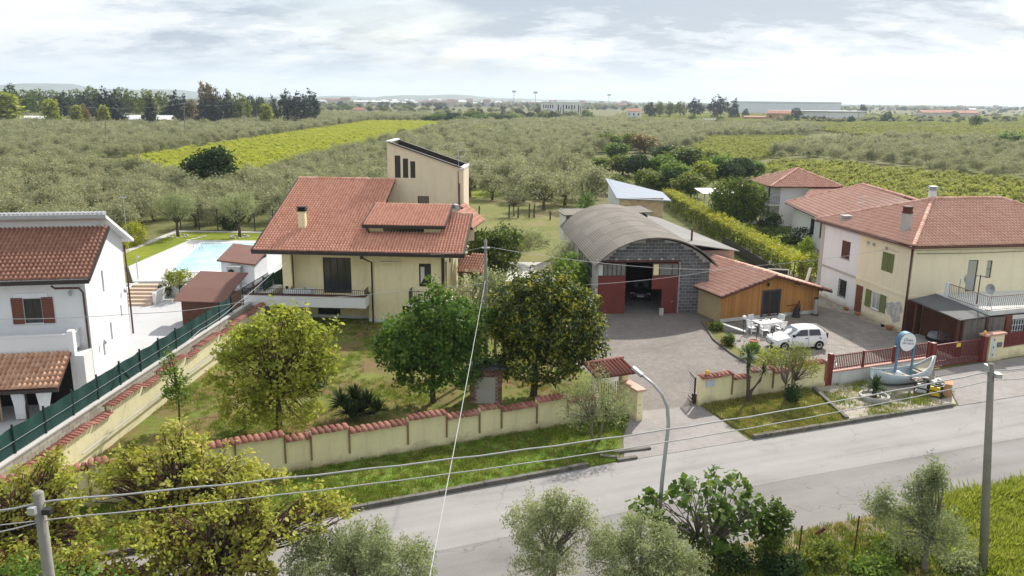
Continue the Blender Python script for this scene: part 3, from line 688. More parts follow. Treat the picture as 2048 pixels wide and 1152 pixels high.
def chimney(parent, loc, w, h, mat, cap, capmat='dark', name='chimney', rotz=0.0):
    s = MB().box(-w/2, -w/2, 0, w/2, w/2, h).build(name, M[mat], parent, loc, rotz)
    k = MB()
    if cap == 'round':
        k.lathe([(w*0.62, h), (w*0.72, h+0.08), (w*0.72, h+0.14), (w*0.6, h+0.16), (w*0.6, h+0.4), (w*0.75, h+0.42), (w*0.6, h+0.52), (0.02, h+0.56)], n=14)
    else:
        for i in range(3): k.box(-w*0.62, -w*0.62, h + i*0.13, w*0.62, w*0.62, h + i*0.13 + 0.07)
        k.box(-w*0.4, -w*0.4, h + 0.01, w*0.4, w*0.4, h + 0.3)
    k.build('chimney_cap', M[capmat], s)
    return s
def lantern(parent, loc, mat='black_metal'):
    mb = MB().lathe([(0.03, 0), (0.09, 0.05), (0.10, 0.22), (0.03, 0.3)], loc, 8); mb.beam((loc[0], loc[1], loc[2]+0.28), (loc[0], loc[1]+0.2, loc[2]+0.28), 0.03)
    return mb.build('wall_lamp', M[mat], parent)

# ------------------------------------------------------------------ the yellow villa with the tower
mh = thing('villa', 'cream villa with big red tiled roof and sloping stair tower', 'house', (-18.54, 56.44, 0), R(-3.2))
def to_local(t, p):
    return Matrix.Rotation(-t.rotation_euler.z, 3, 'Z') @ (Vector(p) - Vector(t.location))
WY = 1.0
w = MB()
door_h = (2.72, 1.9, 4.82, 4.6)
# the part under the left of the roof is a loggia: its back wall is set in
wall_face(w, (1.75, WY + 0.9), (8.05, WY + 0.9), 0, 5.15, [(2.72, 1.9, 4.82, 4.6), (2.2, 0.15, 3.9, 0.75)])
wall_face(w, (8.05, WY + 0.9), (8.05, WY), 0, 5.15)
wall_face(w, (8.05, WY), (13.4, WY), 0, 5.15, [(3.72, 2.75, 4.6, 4.47), (2.45, 0.55, 3.1, 1.28)])
wall_face(w, (13.4, WY), (13.4, 13), 0, 5.2, [(2.0, 2.0, 3.0, 4.2), (4.2, 3.6, 5.4, 5.0)]); w.poly([(13.4, WY, 5.2), (13.4, 13, 5.2), (13.4, 13, 5.3), (13.4, 5.6, 7.15), (13.4, WY, 5.5)])
wall_face(w, (13.4, 13), (1.75, 13), 0, 5.2); wall_face(w, (1.75, 13), (1.75, WY + 0.9), 0, 5.15)
w.poly([(1.75, WY+0.9, 5.15), (1.75, 11.2, 9.2), (1.75, 13, 5.2)][::-1])
w.build('wall', M['cream'], mh)
MB().box(1.75, WY - 0.05, 1.9, 2.4, WY + 0.5, 5.1).build('pillar', M['cream'], mh)
MB().box(2.42, WY + 0.2, 1.9, 2.47, WY + 0.3, 5.1).build('rain_pipe', M['brown_metal'], mh)
window(mh, (1.75, WY+0.9), (8.05, WY+0.9), (2.72, 1.9, 4.82, 4.6), 0.16, 'gutter_dark', 'glass', 4, 1, 0.07, 'balcony_door')
window(mh, (1.75, WY+0.9), (8.05, WY+0.9), (2.2, 0.15, 3.9, 0.75), 0.14, 'gutter_dark', 'glass', 3, 1, name='basement_window')
window(mh, (8.05, WY), (13.4, WY), (3.72, 2.75, 4.6, 4.47), 0.14, 'gutter_dark', 'glass', 2, 1, 0.1)
window(mh, (8.05, WY), (13.4, WY), (2.45, 0.55, 3.1, 1.28), 0.14, 'gutter_dark', 'glass', 2, 1, name='basement_window')
cu = MB(); 
for i in range(5): cu.add([(11.84+0.08*i, WY+0.09, 4.2), (11.92+0.08*i, WY+0.1, 4.2), (11.92+0.05*i, WY+0.1, 3.0+0.1*i), (11.84+0.05*i, WY+0.09, 2.95+0.1*i)], [(0,1,2,3)])
cu.build('curtain', M['offwhite'], mh)
window(mh, (13.4, WY), (13.4, 13), (2.0, 2.0, 3.0, 4.2), 0.12, 'gutter_dark', 'glass', 1)
window(mh, (13.4, WY), (13.4, 13), (4.2, 3.6, 5.4, 5.0), 0.12, 'gutter_dark', 'glass', 2)
MB().box(13.42, WY-0.1, 0, 13.62, WY+0.2, 5.1).build('corner_post', M['gutter_dark'], mh)
pl = MB(); pl.box(1.7, WY+0.86, 0, 8.0, WY+0.88, 0.25); pl.box(8.03, WY-0.04, 0, 13.42, WY-0.01, 0.3); pl.build('plinth', M['offwhite'], mh)
# main roof
S0, RY, RZ, RX = 5.4, 11.2, 9.45, 8.12
sl = (RZ - S0) / RY
def rz(y): return S0 + sl * y
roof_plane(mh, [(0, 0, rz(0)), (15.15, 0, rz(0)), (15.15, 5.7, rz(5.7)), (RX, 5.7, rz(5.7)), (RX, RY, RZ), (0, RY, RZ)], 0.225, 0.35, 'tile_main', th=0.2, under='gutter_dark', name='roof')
roof_plane(mh, [(RX, RY+0.02, RZ), (0, RY+0.02, RZ), (0, 15.5, 7.8), (RX, 15.5, 7.8)][::1], 0.225, 0.35, 'tile_main', tiles=False, under='gutter_dark', thmat='tile_main', name='roof')
ridge(mh, (-0.02, RY, RZ + 0.02), (RX, RY, RZ + 0.02)); ridge(mh, (RX + 0.05, 5.7, rz(5.7)+0.02), (15.15, 5.7, rz(5.7)+0.02))
ga = MB(); ga.box(-0.05, -0.16, S0 - 0.24, 15.2, -0.01, S0 - 0.02); ga.build('gutter', M['gutter_dark'], mh)
for x in (-0.06, 15.16):
    ye = RY if x < 0 else 5.7
    MB().beam((x, -0.1, S0 - 0.06), (x, ye, rz(ye) - 0.06), 0.08, 0.22).build('barge_board', M['gutter_dark'], mh)
MB().box(0.2, 0.05, 5.1, 15, WY + 0.9, 5.14).build('soffit', M['beige'], mh)
pipe(mh, [(7.95, -0.05, 5.2), (7.95, 0.0, 4.95), (8.35, WY - 0.1, 4.5), (8.35, WY - 0.12, 0.0)], 0.06, 'gutter_dark')
chimney(mh, (2.66, 3.3, rz(3.3) - 0.2), 0.5, 1.4, 'cream', 'slats', 'dark')
# dormer
dz = lambda y: 7.02 + 0.235 * (y - 2.1)
d = MB()
wall_face(d, (7.85, 2.75), (13.07, 2.75), 6.2, 7.1, [(1.0, 6.42, 4.05, 6.98)], 0.12)
d.poly([(13.07, 2.75, 6.2), (13.07, 6.4, 6.2), (13.07, 6.4, dz(6.4)-0.12), (13.07, 2.75, dz(2.75)-0.12)]); d.poly([(7.85, 6.4, 6.2), (7.85, 2.75, 6.2), (7.85, 2.75, dz(2.75)-0.12), (7.85, 6.4, dz(6.4)-0.12)]); wall_face(d, (13.07, 6.4), (7.85, 6.4), 6.2, dz(6.4)-0.12)
dd = d.build('dormer', M['cream'], mh)
window(mh, (7.85, 2.75), (13.07, 2.75), (1.0, 6.42, 4.05, 6.98), 0.1, 'gutter_dark', 'glass', 3, 1, name='dormer_window')
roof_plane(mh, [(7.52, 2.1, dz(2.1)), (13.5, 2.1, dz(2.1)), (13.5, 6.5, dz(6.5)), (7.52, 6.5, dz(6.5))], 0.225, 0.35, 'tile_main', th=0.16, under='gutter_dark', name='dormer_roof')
MB().box(7.46, 1.98, 6.82, 13.56, 2.09, 7.0).build('gutter', M['gutter_dark'], mh)
for x in (7.46, 13.56): MB().beam((x, 2.05, dz(2.1)-0.05), (x, 6.5, dz(6.5)-0.05), 0.06, 0.18).build('barge_board', M['gutter_dark'], mh)
MB().obox((13.85, 6.1, 7.95), (0.25, 0.9, 0.35), R(25)).build('vent_box', M['grey_metal'], mh)
pipe(mh, [(7.75, 2.1, 6.85), (7.75, 2.4, 6.6), (7.95, 2.7, 6.3)], 0.05, 'gutter_dark')
# stair tower: high on the left, falling to the right
ty, tb = RY + 0.35, RY + 4.2
tx0, tx1 = 7.42, 13.8
zt = lambda x: 12.55 - (x - tx0) * (12.55 - 10.42) / (tx1 - tx0)
t = MB()
us = [(0.62, 1.10), (1.30, 1.74), (1.92, 2.34)]
holes = [(us[0][0], 9.58, us[0][1], 11.42), (us[1][0], 9.58, us[1][1], 11.18), (us[2][0], 9.58, us[2][1], 10.96)]
wall_face(t, (tx0, ty), (tx1, ty), 0, 11.0, [], 0.12) if False else None
wall_face(t, (tx0, ty), (tx0 + 2.4, ty), 5, 11.6, holes, 0.12)
zr = 11.6
t.poly([(tx0, ty, zr), (tx0+2.4, ty, zr), (tx0+2.4, ty, zt(tx0+2.4)), (tx0, ty, zt(tx0))])
wall_face(t, (tx0+2.4, ty), (tx1, ty), 5, 10.3, [(0.09, 7.45, 1.05, 8.08)], 0.12)
t.poly([(tx0+2.4, ty, 10.3), (tx1, ty, 10.3), (tx1, ty, zt(tx1)), (tx0+2.4, ty, zt(tx0+2.4))])
t.poly([(tx1, ty, 0), (tx1, tb, 0), (tx1, tb, zt(tx1)), (tx1, ty, zt(tx1))]); t.poly([(tx0, tb, 5), (tx0, ty, 5), (tx0, ty, zt(tx0)), (tx0, tb, zt(tx0))])
t.poly([(tx1, tb, 0), (tx0, tb, 0), (tx0, tb, zt(tx0)), (tx1, tb, zt(tx1))])
t.build('tower', M['beige'], mh)
for h_, p in zip(holes, us): window(mh, (tx0, ty), (tx0+2.4, ty), h_, 0.1, 'gutter_dark', 'glass', 1, 1, 0.05, 'tower_window')
window(mh, (tx0+2.4, ty), (tx1, ty), (0.09, 7.45, 1.05, 8.08), 0.1, 'gutter_dark', 'glass', 1, 1, name='tower_window')
# sloping roof sunk between parapets with dark lining and pale cap
MB().slab([(tx0+0.25, ty+0.25, zt(tx0)-0.45), (tx1-0.2, ty+0.25, zt(tx1)-0.45), (tx1-0.2, tb-0.2, zt(tx1)-0.45), (tx0+0.25, tb-0.2, zt(tx0)-0.45)], 0.1).build('tower_roof', M['gutter_dark'], mh)
pz = MB()
pz.add([(tx0+0.25, tb-0.2, zt(tx0)-0.45), (tx1-0.2, tb-0.2, zt(tx1)-0.45), (tx1-0.2, tb-0.2, zt(tx1)+0.02), (tx0+0.25, tb-0.2, zt(tx0)+0.02)], [(0,1,2,3)])
pz.build('parapet_lining', M['gutter_dark'], mh)
MB().beam((tx0, ty, zt(tx0)+0.02), (tx1, ty, zt(tx1)+0.02), 0.3, 0.1).build('parapet_cap', M['black_metal'], mh)
MB().beam((tx0, tb, zt(tx0)+0.03), (tx1, tb, zt(tx1)+0.03), 0.3, 0.1).build('parapet_cap', M['gutter_dark'], mh)
MB().box(tx0-0.04, ty-0.16, zt(tx0)-0.03, tx0+0.3, tb+0.15, zt(tx0)+0.09).build('parapet_cap', M['white'], mh)
MB().box(tx1-0.3, ty-0.16, zt(tx1)-0.05, tx1+0.05, tb+0.15, zt(tx1)+0.1).build('parapet_cap', M['white'], mh)
pipe(mh, [(tx1-0.45, ty-0.08, zt(tx1)-0.2), (tx1-0.4, ty-0.08, 7.0)], 0.03, 'brown_metal')
pipe(mh, [(tx1-0.35, ty-0.08, 9.2), (tx1-0.35, ty-0.08, 5)], 0.05, 'brown_metal')
# TV aerial on the tower
ae = MB(); ae.tube([(tx1-0.45, ty+0.2, 9.9), (tx1-0.45, ty+0.2, 12.6)], 0.025, n=5)
for zz, ww in ((12.5, 1.0), (11.9, 0.8), (11.4, 0.5)):
    ae.beam((tx1-0.45, ty+0.2, zz), (tx1-0.45+ww, ty+0.3, zz), 0.02)
    for i in range(5): ae.beam((tx1-0.45+ww*i/4, ty, zz), (tx1-0.45+ww*i/4, ty+0.5, zz), 0.012)
ae.build('aerial', M['grey_metal'], mh)
# gable piece and side roof on the right, porch roof low on the right
roof_plane(mh, [(15.2, 5.6, 6.3), (15.6, 11.0, 6.2), (13.85, 11.0, 7.5), (13.9, 6.2, 7.45)], 0.225, 0.35, 'tile_main', th=0.12, name='side_roof')
gg = MB(); gg.add([(13.45, 5.75, 5.3), (15.3, 5.75, 5.4), (15.3, 5.75, 6.3), (14.6, 5.75, 7.3), (13.45, 5.75, 7.3)], [(0,1,2,3,4)]); gg.build('side_gable', M['beige'], mh)
roof_plane(mh, [(14.0, 5.4, 3.0), (16.2, 5.0, 3.0), (16.2, 7.5, 3.75), (14.0, 7.5, 3.9)], 0.225, 0.35, 'tile_main', th=0.12, name='porch_roof')
sb = MB(); sb.box(13.45, 1.6, 1.2, 15.6, 6.5, 1.5); sb.box(13.6, 1.6, 0, 13.8, 1.8, 1.2); sb.build('side_terrace', M['cream'], mh)
railing(mh, [(13.5, 1.65, 1.5), (15.55, 1.65, 1.5), (15.55, 6.2, 1.5)], 0.85, 'black_metal')
for i in range(6): MB().box(13.7, -0.2 + i*0.28, 0.0, 15.0, 0.1 + i*0.28, 0.18 + i*0.2).build('stair_tread', M['terr_step'], mh)
# balcony in front of the loggia
b_ = MB(); b_.prism([(0.2, -0.25), (8.0, -0.25), (8.0, WY - 0.03), (8.0, WY+0.88), (0.25, WY+0.88), (0.25, 5.0), (-0.75, 5.0), (-0.75, -0.25)], 1.42, 1.72)
b_.box(-0.75, -0.37, 1.38, 8.12, -0.25, 2.2); b_.box(-0.87, -0.37, 1.38, -0.75, 5.0, 2.2); b_.box(8.0, -0.25, 1.38, 8.12, WY - 0.02, 2.2)
bal = b_.build('balcony', M['white'], mh)
c_ = MB(); c_.box(-0.92, -0.42, 2.2, 8.16, -0.2, 2.27); c_.box(-0.92, -0.2, 2.2, -0.7, 5.0, 2.27); c_.box(7.95, -0.2, 2.2, 8.16, WY - 0.02, 2.27)
c_.build('coping', M['wood_dark'], bal)
railing(mh, [(-0.8, 4.9, 2.25), (-0.8, -0.3, 2.25), (8.05, -0.3, 2.25), (8.05, WY - 0.1, 2.25)], 0.42, 'black_metal', 0.14, 0.025)
b2 = MB(); b2.box(11.2, -0.35, 1.62, 13.6, WY - 0.02, 1.85); b2.build('small_balcony', M['white'], mh)
railing(mh, [(11.25, WY-0.05, 1.85), (11.25, -0.3, 1.85), (13.55, -0.3, 1.85), (13.55, WY-0.3, 1.85)], 0.85, 'black_metal', 0.13)
MB().box(9.0, WY-0.5, 4.55, 10.4, WY-0.05, 4.62).build('awning_box', M['beige'], mh)
lantern(mh, (7.4, WY+0.7, 4.55))
# table on the balcony
tb_ = thing('balcony_table', 'table under a pale cloth with pots standing on the villa balcony', 'table', mh.matrix_basis @ Vector((3.0, 0.55, 1.72)), R(-3))
MB().box(-1.0, -0.35, 0.70, 1.0, 0.35, 0.75).build('table_top', M['white'], tb_)
MB().box(-1.04, -0.39, 0.50, 1.04, -0.37, 0.76).build('cloth', M['white_blue'], tb_)
for sx in (-0.9, 0.9):
    for sy in (-0.28, 0.28): MB().beam((sx, sy, 0), (sx, sy, 0.7), 0.07).build('leg', M['white'], tb_)
for i, (x, lab) in enumerate(((-0.85, 'small dark pot on the left end of the balcony table'), (-0.45, 'reddish pot on the balcony table beside the dark pot'), (0.5, 'grey bowl on the right half of the balcony table'))):
    o = MB().lathe([(0.06, 0), (0.11, 0.1), (0.12, 0.18), (0.10, 0.19)], n=10).build('flower_pot', M[('dark', 'terracotta_pot', 'grey_metal')[i]], None, mh.matrix_basis @ Vector((3.0 + x, 0.55, 2.47)))
    tag(o, lab, 'pot')
ch = thing('balcony_chair', 'white plastic chair at the end of the balcony table', 'chair', mh.matrix_basis @ Vector((4.45, 0.5, 1.72)), R(85))
MB().box(-0.25, -0.25, 0.42, 0.25, 0.25, 0.46).build('seat', M['white_plastic'], ch); MB().box(-0.25, 0.2, 0.46, 0.25, 0.25, 0.9).build('backrest', M['white_plastic'], ch)
for sx in (-0.21, 0.21):
    for sy in (-0.21, 0.21): MB().beam((sx, sy, 0), (sx, sy, 0.42), 0.05).build('leg', M['white_plastic'], ch)

# ------------------------------------------------------------------ white house at the left edge
lh = thing('white_house', 'white house with brown tiled roof at the left edge behind the green fence', 'house', (-24.72, 45.3, 0), R(11))
w = MB()
HW = -12.0
wh = (8.62, 3.18, 9.56, 4.63)     # u from the left end of the front
wall_face(w, (HW, 0), (0, 0), -1.35, 6.0, [wh, (4.0, 3.0, 5.2, 4.5)], 0.16)
sl1, sl2, sl3 = (3.1, 4.15, 3.45, 5.5), (3.75, 0.85, 4.1, 2.0), (2.0, 0.35, 2.35, 1.2)
sl4 = (6.3, 1.7, 6.6, 2.5)
wall_face(w, (0, 0), (0, 8.2), -1.35, 6.0, [sl1, sl2, sl3, sl4], 0.2)
wall_face(w, (0, 8.2), (HW, 8.2), -1.35, 6.0); wall_face(w, (HW, 8.2), (HW, 0), -1.35, 6.0)
w.poly([(0, 0, 6.0), (0, 8.2, 6.0), (0, 8.2, 6.75), (0, 3.8, 8.7), (0, 3.8, 7.95)])
w.build('wall', M['white'], lh)
for s in (sl1, sl2, sl3, sl4):
    window(lh, (0, 0), (0, 8.2), s, 0.16, 'grey_metal', 'glass', 1, 1, 0.03, 'slit_window')
window(lh, (HW, 0), (0, 0), wh, 0.12, 'gutter_dark', 'glass', 2, 1, sill='white')
window(lh, (HW, 0), (0, 0), (4.0, 3.0, 5.2, 4.5), 0.12, 'gutter_dark', 'glass', 2, 1, sill='white')
louvre_shutter(lh, (HW + 9.6, -0.07, 3.16), 0, 0.6, 1.54, M['wood_shutter']); louvre_shutter(lh, (HW + 8.58 - 0.58, -0.07, 3.16), 0, 0.6, 1.54, M['wood_shutter'])
louvre_shutter(lh, (HW + 5.23, -0.07, 2.98), 0, 0.6, 1.54, M['wood_shutter']); louvre_shutter(lh, (HW + 3.4, -0.07, 2.98), 0, 0.6, 1.54, M['wood_shutter'])
MB().box(HW + 8.2, -0.04, 4.68, HW + 9.95, -0.004, 4.95).build('lintel_band', M['white_blue'], lh)
roof_plane(lh, [(HW-0.3, -0.75, 5.86), (0.45, -0.75, 5.86), (0.45, 4.0, 8.12), (HW-0.3, 4.0, 8.12)], 0.245, 0.37, 'tile_brown', single=300, th=0.16, under='white', hgt=0.075)
MB().box(HW-0.3, -0.9, 5.6, 0.5, -0.77, 5.82).build('gutter', M['gutter_dark'], lh)
MB().beam((0.5, -0.8, 5.78), (0.5, 4.0, 8.08), 0.07, 0.2).build('barge_board', M['gutter_dark'], lh)
MB().box(HW, 4.0, 7.9, 0.0, 4.2, 8.75).build('clerestory_wall', M['white'], lh)
roof_plane(lh, [(0.5, 9.2, 6.5), (HW-0.3, 9.2, 6.5), (HW-0.3, 3.45, 8.98), (0.5, 3.45, 8.98)], 0.245, 0.37, 'tile_brown', th=0.2, under='white', tiles=False, name='back_roof')
fz = MB(); fz.box(HW-0.3, 3.36, 8.74, 0.52, 3.44, 8.97); fz.build('fascia', M['grey_metal'], lh)
cg = MB()
for i in range(52): cg.lathe([(0.075, 0), (0.075, 0.001)], (0, 0, 0), 3) if False else cg.box(HW - 0.28 + i*0.245, 3.5, 8.9, HW - 0.28 + i*0.245 + 0.13, 4.2, 9.07)
o = cg.build('roof_edge_tiles', M['grey_metal'], lh); o['kind'] = 'stuff'
pipe(lh, [(-1.5, -0.8, 5.5), (-1.45, -0.5, 5.3), (-0.3, -0.14, 5.2), (-0.12, -0.1, 4.9), (-0.1, -0.1, 0)], 0.06, 'brown_metal')
pipe(lh, [(0.1, 8.3, 6.2), (0.1, 8.3, 0)], 0.06, 'brown_metal')
# balcony over the porch
bb = MB(); bb.box(-10.5, -1.3, 1.78, -0.55, -0.01, 1.98); bb.box(-10.5, -1.42, 1.78, -0.55, -1.3, 2.75); bb.box(-0.67, -1.3, 1.98, -0.55, -0.01, 2.75)
bb.box(-10.55, -1.46, 2.75, -0.5, -1.26, 2.82); bb.box(-0.75, -1.26, 2.75, -0.5, -0.01, 2.82)
bb.build('balcony', M['white'], lh)
MB().box(-0.78, -1.47, 1.55, -0.48, -1.05, 3.0).build('balcony_pier', M['white'], lh)
roof_plane(lh, [(-9.0, -4.0, 0.56), (-0.66, -4.0, 0.56), (-0.66, -1.45, 1.80), (-9.0, -1.45, 1.80)], 0.26, 0.38, 'tile_porch', single=300, th=0.12, under='wood_dark', hgt=0.085, name='porch_roof')
MB().box(-9.0, -4.12, 0.33, -0.64, -4.01, 0.51).build('gutter', M['gutter_dark'], lh)
pipe(lh, [(-2.6, -4.0, 0.36), (-2.4, -3.8, 0.2), (-2.4, -3.8, -1.3)], 0.06, 'gutter_dark')
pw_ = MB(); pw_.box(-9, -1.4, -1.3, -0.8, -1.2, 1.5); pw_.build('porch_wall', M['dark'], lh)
pp = MB(); pp.box(-0.75, -1.5, -1.3, -0.02, -0.02, 1.54); pp.build('porch_pier', M['offwhite'], lh)
for k, x0 in enumerate((-3.2, -1.95)):
    cu = MB(); n = 10
    for i in range(n):
        a, b = i/n, (i+1)/n
        xa, xb = x0 + a*0.9, x0 + b*0.9; bx = lambda x, q: x0 + 0.35 + (x - x0 - 0.35) * q
        dy = 0.05 * (i % 2)
        cu.add([(bx(xa, .55), -3.75+dy, -1.25), (bx(xb, .55), -3.75+0.05-dy, -1.25), (bx(xb, .6), -3.75+0.05-dy, -0.5), (bx(xa, .6), -3.75+dy, -0.5), (xb, -3.75+0.05-dy, 0.44), (xa, -3.75+dy, 0.44)], [(0,1,2,3), (3,2,4,5)])
    cu.build('curtain', M['white'], lh)
tr = MB()
for i in range(-4, 24):
    for s in (1, -1):
        a = Vector((-6.2 + i*0.2, -3.9 + 0.01*s, -1.3)); b = a + Vector((s*1.65, 0, 1.65))
        pts = [a, b]
        lo, hi = -5.2, -3.7
        if lo - 2 < a.x < hi + 2:
            def clip(p, q):
                res = []
                for t in np.linspace(0, 1, 21):
                    x = p + (q - p) * float(t)
                    if lo <= x.x <= hi: res.append(x)
                return (res[0], res[-1]) if len(res) > 1 else None
            c = clip(a, b)
            if c: tr.beam(c[0], c[1], 0.03)
tr.box(-5.25, -3.92, 0.34, -3.65, -3.86, 0.40); tr.box(-3.7, -3.92, -1.3, -3.63, -3.86, 0.34)
o = tr.build('trellis', plain('pale timber', (0.35, 0.24, 0.14), 0.8), lh); o['kind'] = 'stuff'
for p in ((-0.8, -0.2, 4.75), (0.2, 7.0, 3.2), (0.25, 1.6, 1.25)): lantern(lh, p, 'grey_metal')
def LF(t, u, v, y=0.0):
    """local (x, z) where the sight line through u, v meets the plane local y = const of a thing"""
    a = t.rotation_euler.z; o = Vector(t.location); n = Vector((-math.sin(a), math.cos(a), 0)); d = Vector(_ray(u, v)); c = Vector((0, 0, CAM_H))
    k = (n.dot(o) + y - n.dot(c)) / n.dot(d); p = to_local(t, c + d * k); return p.x, p.z
def LS(t, u, v, x=0.0):
    a = t.rotation_euler.z; o = Vector(t.location); n = Vector((math.cos(a), math.sin(a), 0)); d = Vector(_ray(u, v)); c = Vector((0, 0, CAM_H))
    k = (n.dot(o) + x - n.dot(c)) / n.dot(d); p = to_local(t, c + d * k); return p.y, p.z
# ------------------------------------------------------------------ hangar
hg = thing('hangar', 'arched grey roofed block garage with red sliding doors', 'garage', (6.45, 60.05, 0), R(4.4))
HWD, HD, HS, HA = 8.85, 18.5, 4.15, 1.85
def arch(x, s=HS, a=HA):
    # circular arc over 0..HWD
    rr = ((HWD/2)**2 + a*a) / (2*a); return s - (rr - a) + math.sqrt(max(0, rr*rr - (x - HWD/2)**2))
w = MB()
dl, dr = 0.42, 6.35          # door opening
wall_face(w, (0, 0), (HWD, 0), 0, HS, [(dl, 0.0, dr, 4.05)], 0.12)
n = 16
for i in range(n):
    a, b = HWD*i/n, HWD*(i+1)/n
    w.poly([(a, 0, HS), (b, 0, HS), (b, 0, arch(b)), (a, 0, arch(a))])
wall_face(w, (HWD, 0), (HWD, HD), 0, HS); wall_face(w, (HWD, HD), (0, HD), 0, HS); wall_face(w, (0, HD), (0, 0), 0, HS, [(HD-4.5, 2.2, HD-2.0, 3.6), (HD-9, 2.2, HD-6.5, 3.6)])
for i in range(n):
    a, b = HWD*i/n, HWD*(i+1)/n
    w.poly([(b, HD, HS), (a, HD, HS), (a, HD, arch(a)), (b, HD, arch(b))])
w.build('wall', M['mortar'], hg)
inner = MB().box(0.1, 0.14, 0.012, HWD-0.1, HD-0.1, HS); inner.f = [f[::-1] for f in inner.f]
inn_o = MB(); 
inn_o.poly([(0.1, 0.14, 0.02), (HWD-0.1, 0.14, 0.02), (HWD-0.1, HD-0.1, 0.02), (0.1, HD-0.1, 0.02)]); inn_o.build('floor', plain('oily garage floor', (0.20, 0.19, 0.18), 0.9, 0.3, 0.8, 0.1), hg)
li = MB(); wall_face(li, (HWD-0.12, HD-0.15), (HWD-0.12, 0.3), 0.03, HS); wall_face(li, (0.12, 0.3), (0.12, HD-0.15), 0.03, HS); wall_face(li, (0.12, HD-0.15), (HWD-0.12, HD-0.15), 0.03, HS); li.f = [f[::-1] for f in li.f]; li.build('shade_lining', plain('garage shade sheet', (0.035, 0.034, 0.033), 0.95, 0.3), hg)  # near-black sheets added inside so the garage reads as deep shade
for nm in ('glass',):
    window(hg, (0, HD), (0, 0), (HD-4.5, 2.2, HD-2.0, 3.6), 0.1, 'grey_metal', nm, 3, 2); window(hg, (0, HD), (0, 0), (HD-9, 2.2, HD-6.5, 3.6), 0.1, 'grey_metal', nm, 3, 2)
# blocks laid proud of the mortar
bm_ = {}
def block(x0, z0, x1, z1, y=0.0, dy=0.03):
    k = (round(x1-x0, 2), round(z1-z0, 2))
    if k not in bm_:
        hx, hz = k[0]/2, k[1]/2; bm_[k] = MB().add([(-hx,0,-hz),(hx,0,-hz),(hx,0,hz),(-hx,0,hz),(-hx+.012,-dy,-hz+.012),(hx-.012,-dy,-hz+.012),(hx-.012,-dy,hz-.012),(-hx+.012,-dy,hz-.012)], [(4,5,6,7),(0,1,5,4),(1,2,6,5),(2,3,7,6),(3,0,4,7)], 0.5).mesh('concrete_block', M['block'])
    link('concrete_block', bm_[k], hg, ((x0+x1)/2, y - 0.003 + rnd.uniform(-0.004, 0.002), (z0+z1)/2))
bw_, bh_, jt = 0.50, 0.25, 0.03
row = 0; z = 0.02
while z + bh_ < HS + HA:
    x = dr + 0.18 if z < HS - 0.25 else 0.2
    x -= (bw_ / 2 if row % 2 else 0)
    while x < HWD - 0.05:
        x0, x1 = max(x, (dr + 0.15) if z < HS - 0.25 else 0.06), min(x + bw_ - jt, HWD - 0.06)
        top = min(arch(max(0.02, x0)), arch(min(HWD-0.02, x1))) - 0.16
        if x1 - x0 > 0.12 and z + bh_ - jt < top and not (HS - 0.12 < z < HS + 0.10 and False): block(x0, z, x1, z + bh_ - jt)
        x += bw_
    z += bh_; row += 1
# ring beam with pale pads over the door
MB().box(0.3, -0.06, 4.06, dr + 0.1, -0.005, 4.2).build('door_rail', M['brown_metal'], hg)
for i in range(7): MB().box(0.5 + i*0.88, -0.09, 4.2, 0.68 + i*0.88, -0.03, 4.33).build('rail_bracket', M['pale_concrete'], hg)
# corrugated barrel roof, five sheets deep and nine round
rm = tinted('fibre cement sheet', [(0.0, (0.15, 0.135, 0.115)), (0.5, (0.20, 0.18, 0.155)), (1.0, (0.26, 0.24, 0.21))], 0.95, 0.4, 12, soft=0.5)
def arch_pt(s, r_add=0.0):
    rr = ((HWD/2)**2 + HA*HA) / (2*HA); half = math.asin((HWD/2) / rr); th = -half*1.1 + 2.2*half*s
    return (HWD/2 + (rr + r_add) * math.sin(th), HS + HA - rr + (rr + r_add) * math.cos(th) + 0.06)
NR, NC = 7, 9
for r in range(NR):
    for c in range(NC):
        mb = MB(); y0, y1 = -0.55 + r*(HD+1.0)/NR, -0.55 + (r+1)*(HD+1.0)/NR + 0.12; k = 14
        lift = 0.012 * (NR - r) % 0.02
        vs = []
        y0 = -0.85 if r == 0 else y0
        for yy, l in ((y0, 0.012), (y1, 0.0)):
            for i in range(k+1):
                px, pz = arch_pt((c + i/k*1.015) / NC, 0.012 * (1 if i % 2 else 0) + l + (0.004 if c % 2 else 0)); vs.append((px, yy, pz))
        for i in range(k+1):
            px, pz = arch_pt((c + i/k*1.015) / NC, -0.07); vs.append((px, y0, pz))
        fs = [(i, i+1, k+2+i, k+1+i) for i in range(k)]
        if r == 0: fs += [(2*(k+1)+i, 2*(k+1)+i+1, i+1, i) for i in range(k)]
        mb.add(vs, fs, 0.5); mb.build('roof_sheet', rm, hg)
ue = MB()
for i in range(24):
    a, b = arch_pt(i/24, -0.08), arch_pt((i+1)/24, -0.08); ue.add([(a[0], -0.8, a[1]), (b[0], -0.8, b[1]), (b[0], HD+0.3, b[1]), (a[0], HD+0.3, a[1])], [(0,1,2,3)])
ue.build('roof_lining', M['wood_dark'], hg)
tz = MB()
for i in range(24):
    a, b = HWD*i/24, HWD*(i+1)/24; tz.add([(a, -0.07, arch(a)-0.2), (b, -0.07, arch(b)-0.2), (b, -0.07, arch(b)+0.02), (a, -0.07, arch(a)+0.02)], [(0,1,2,3)])
tz.build('arch_shade', M['dark'], hg)  # dark strip added under the arch, painting in the overhang's shade
MB().tube([(0.05, -0.1, 0), (0.05, -0.1, HS+0.1)], 0.09, n=8).build('corner_pipe', M['grey_metal'], hg)
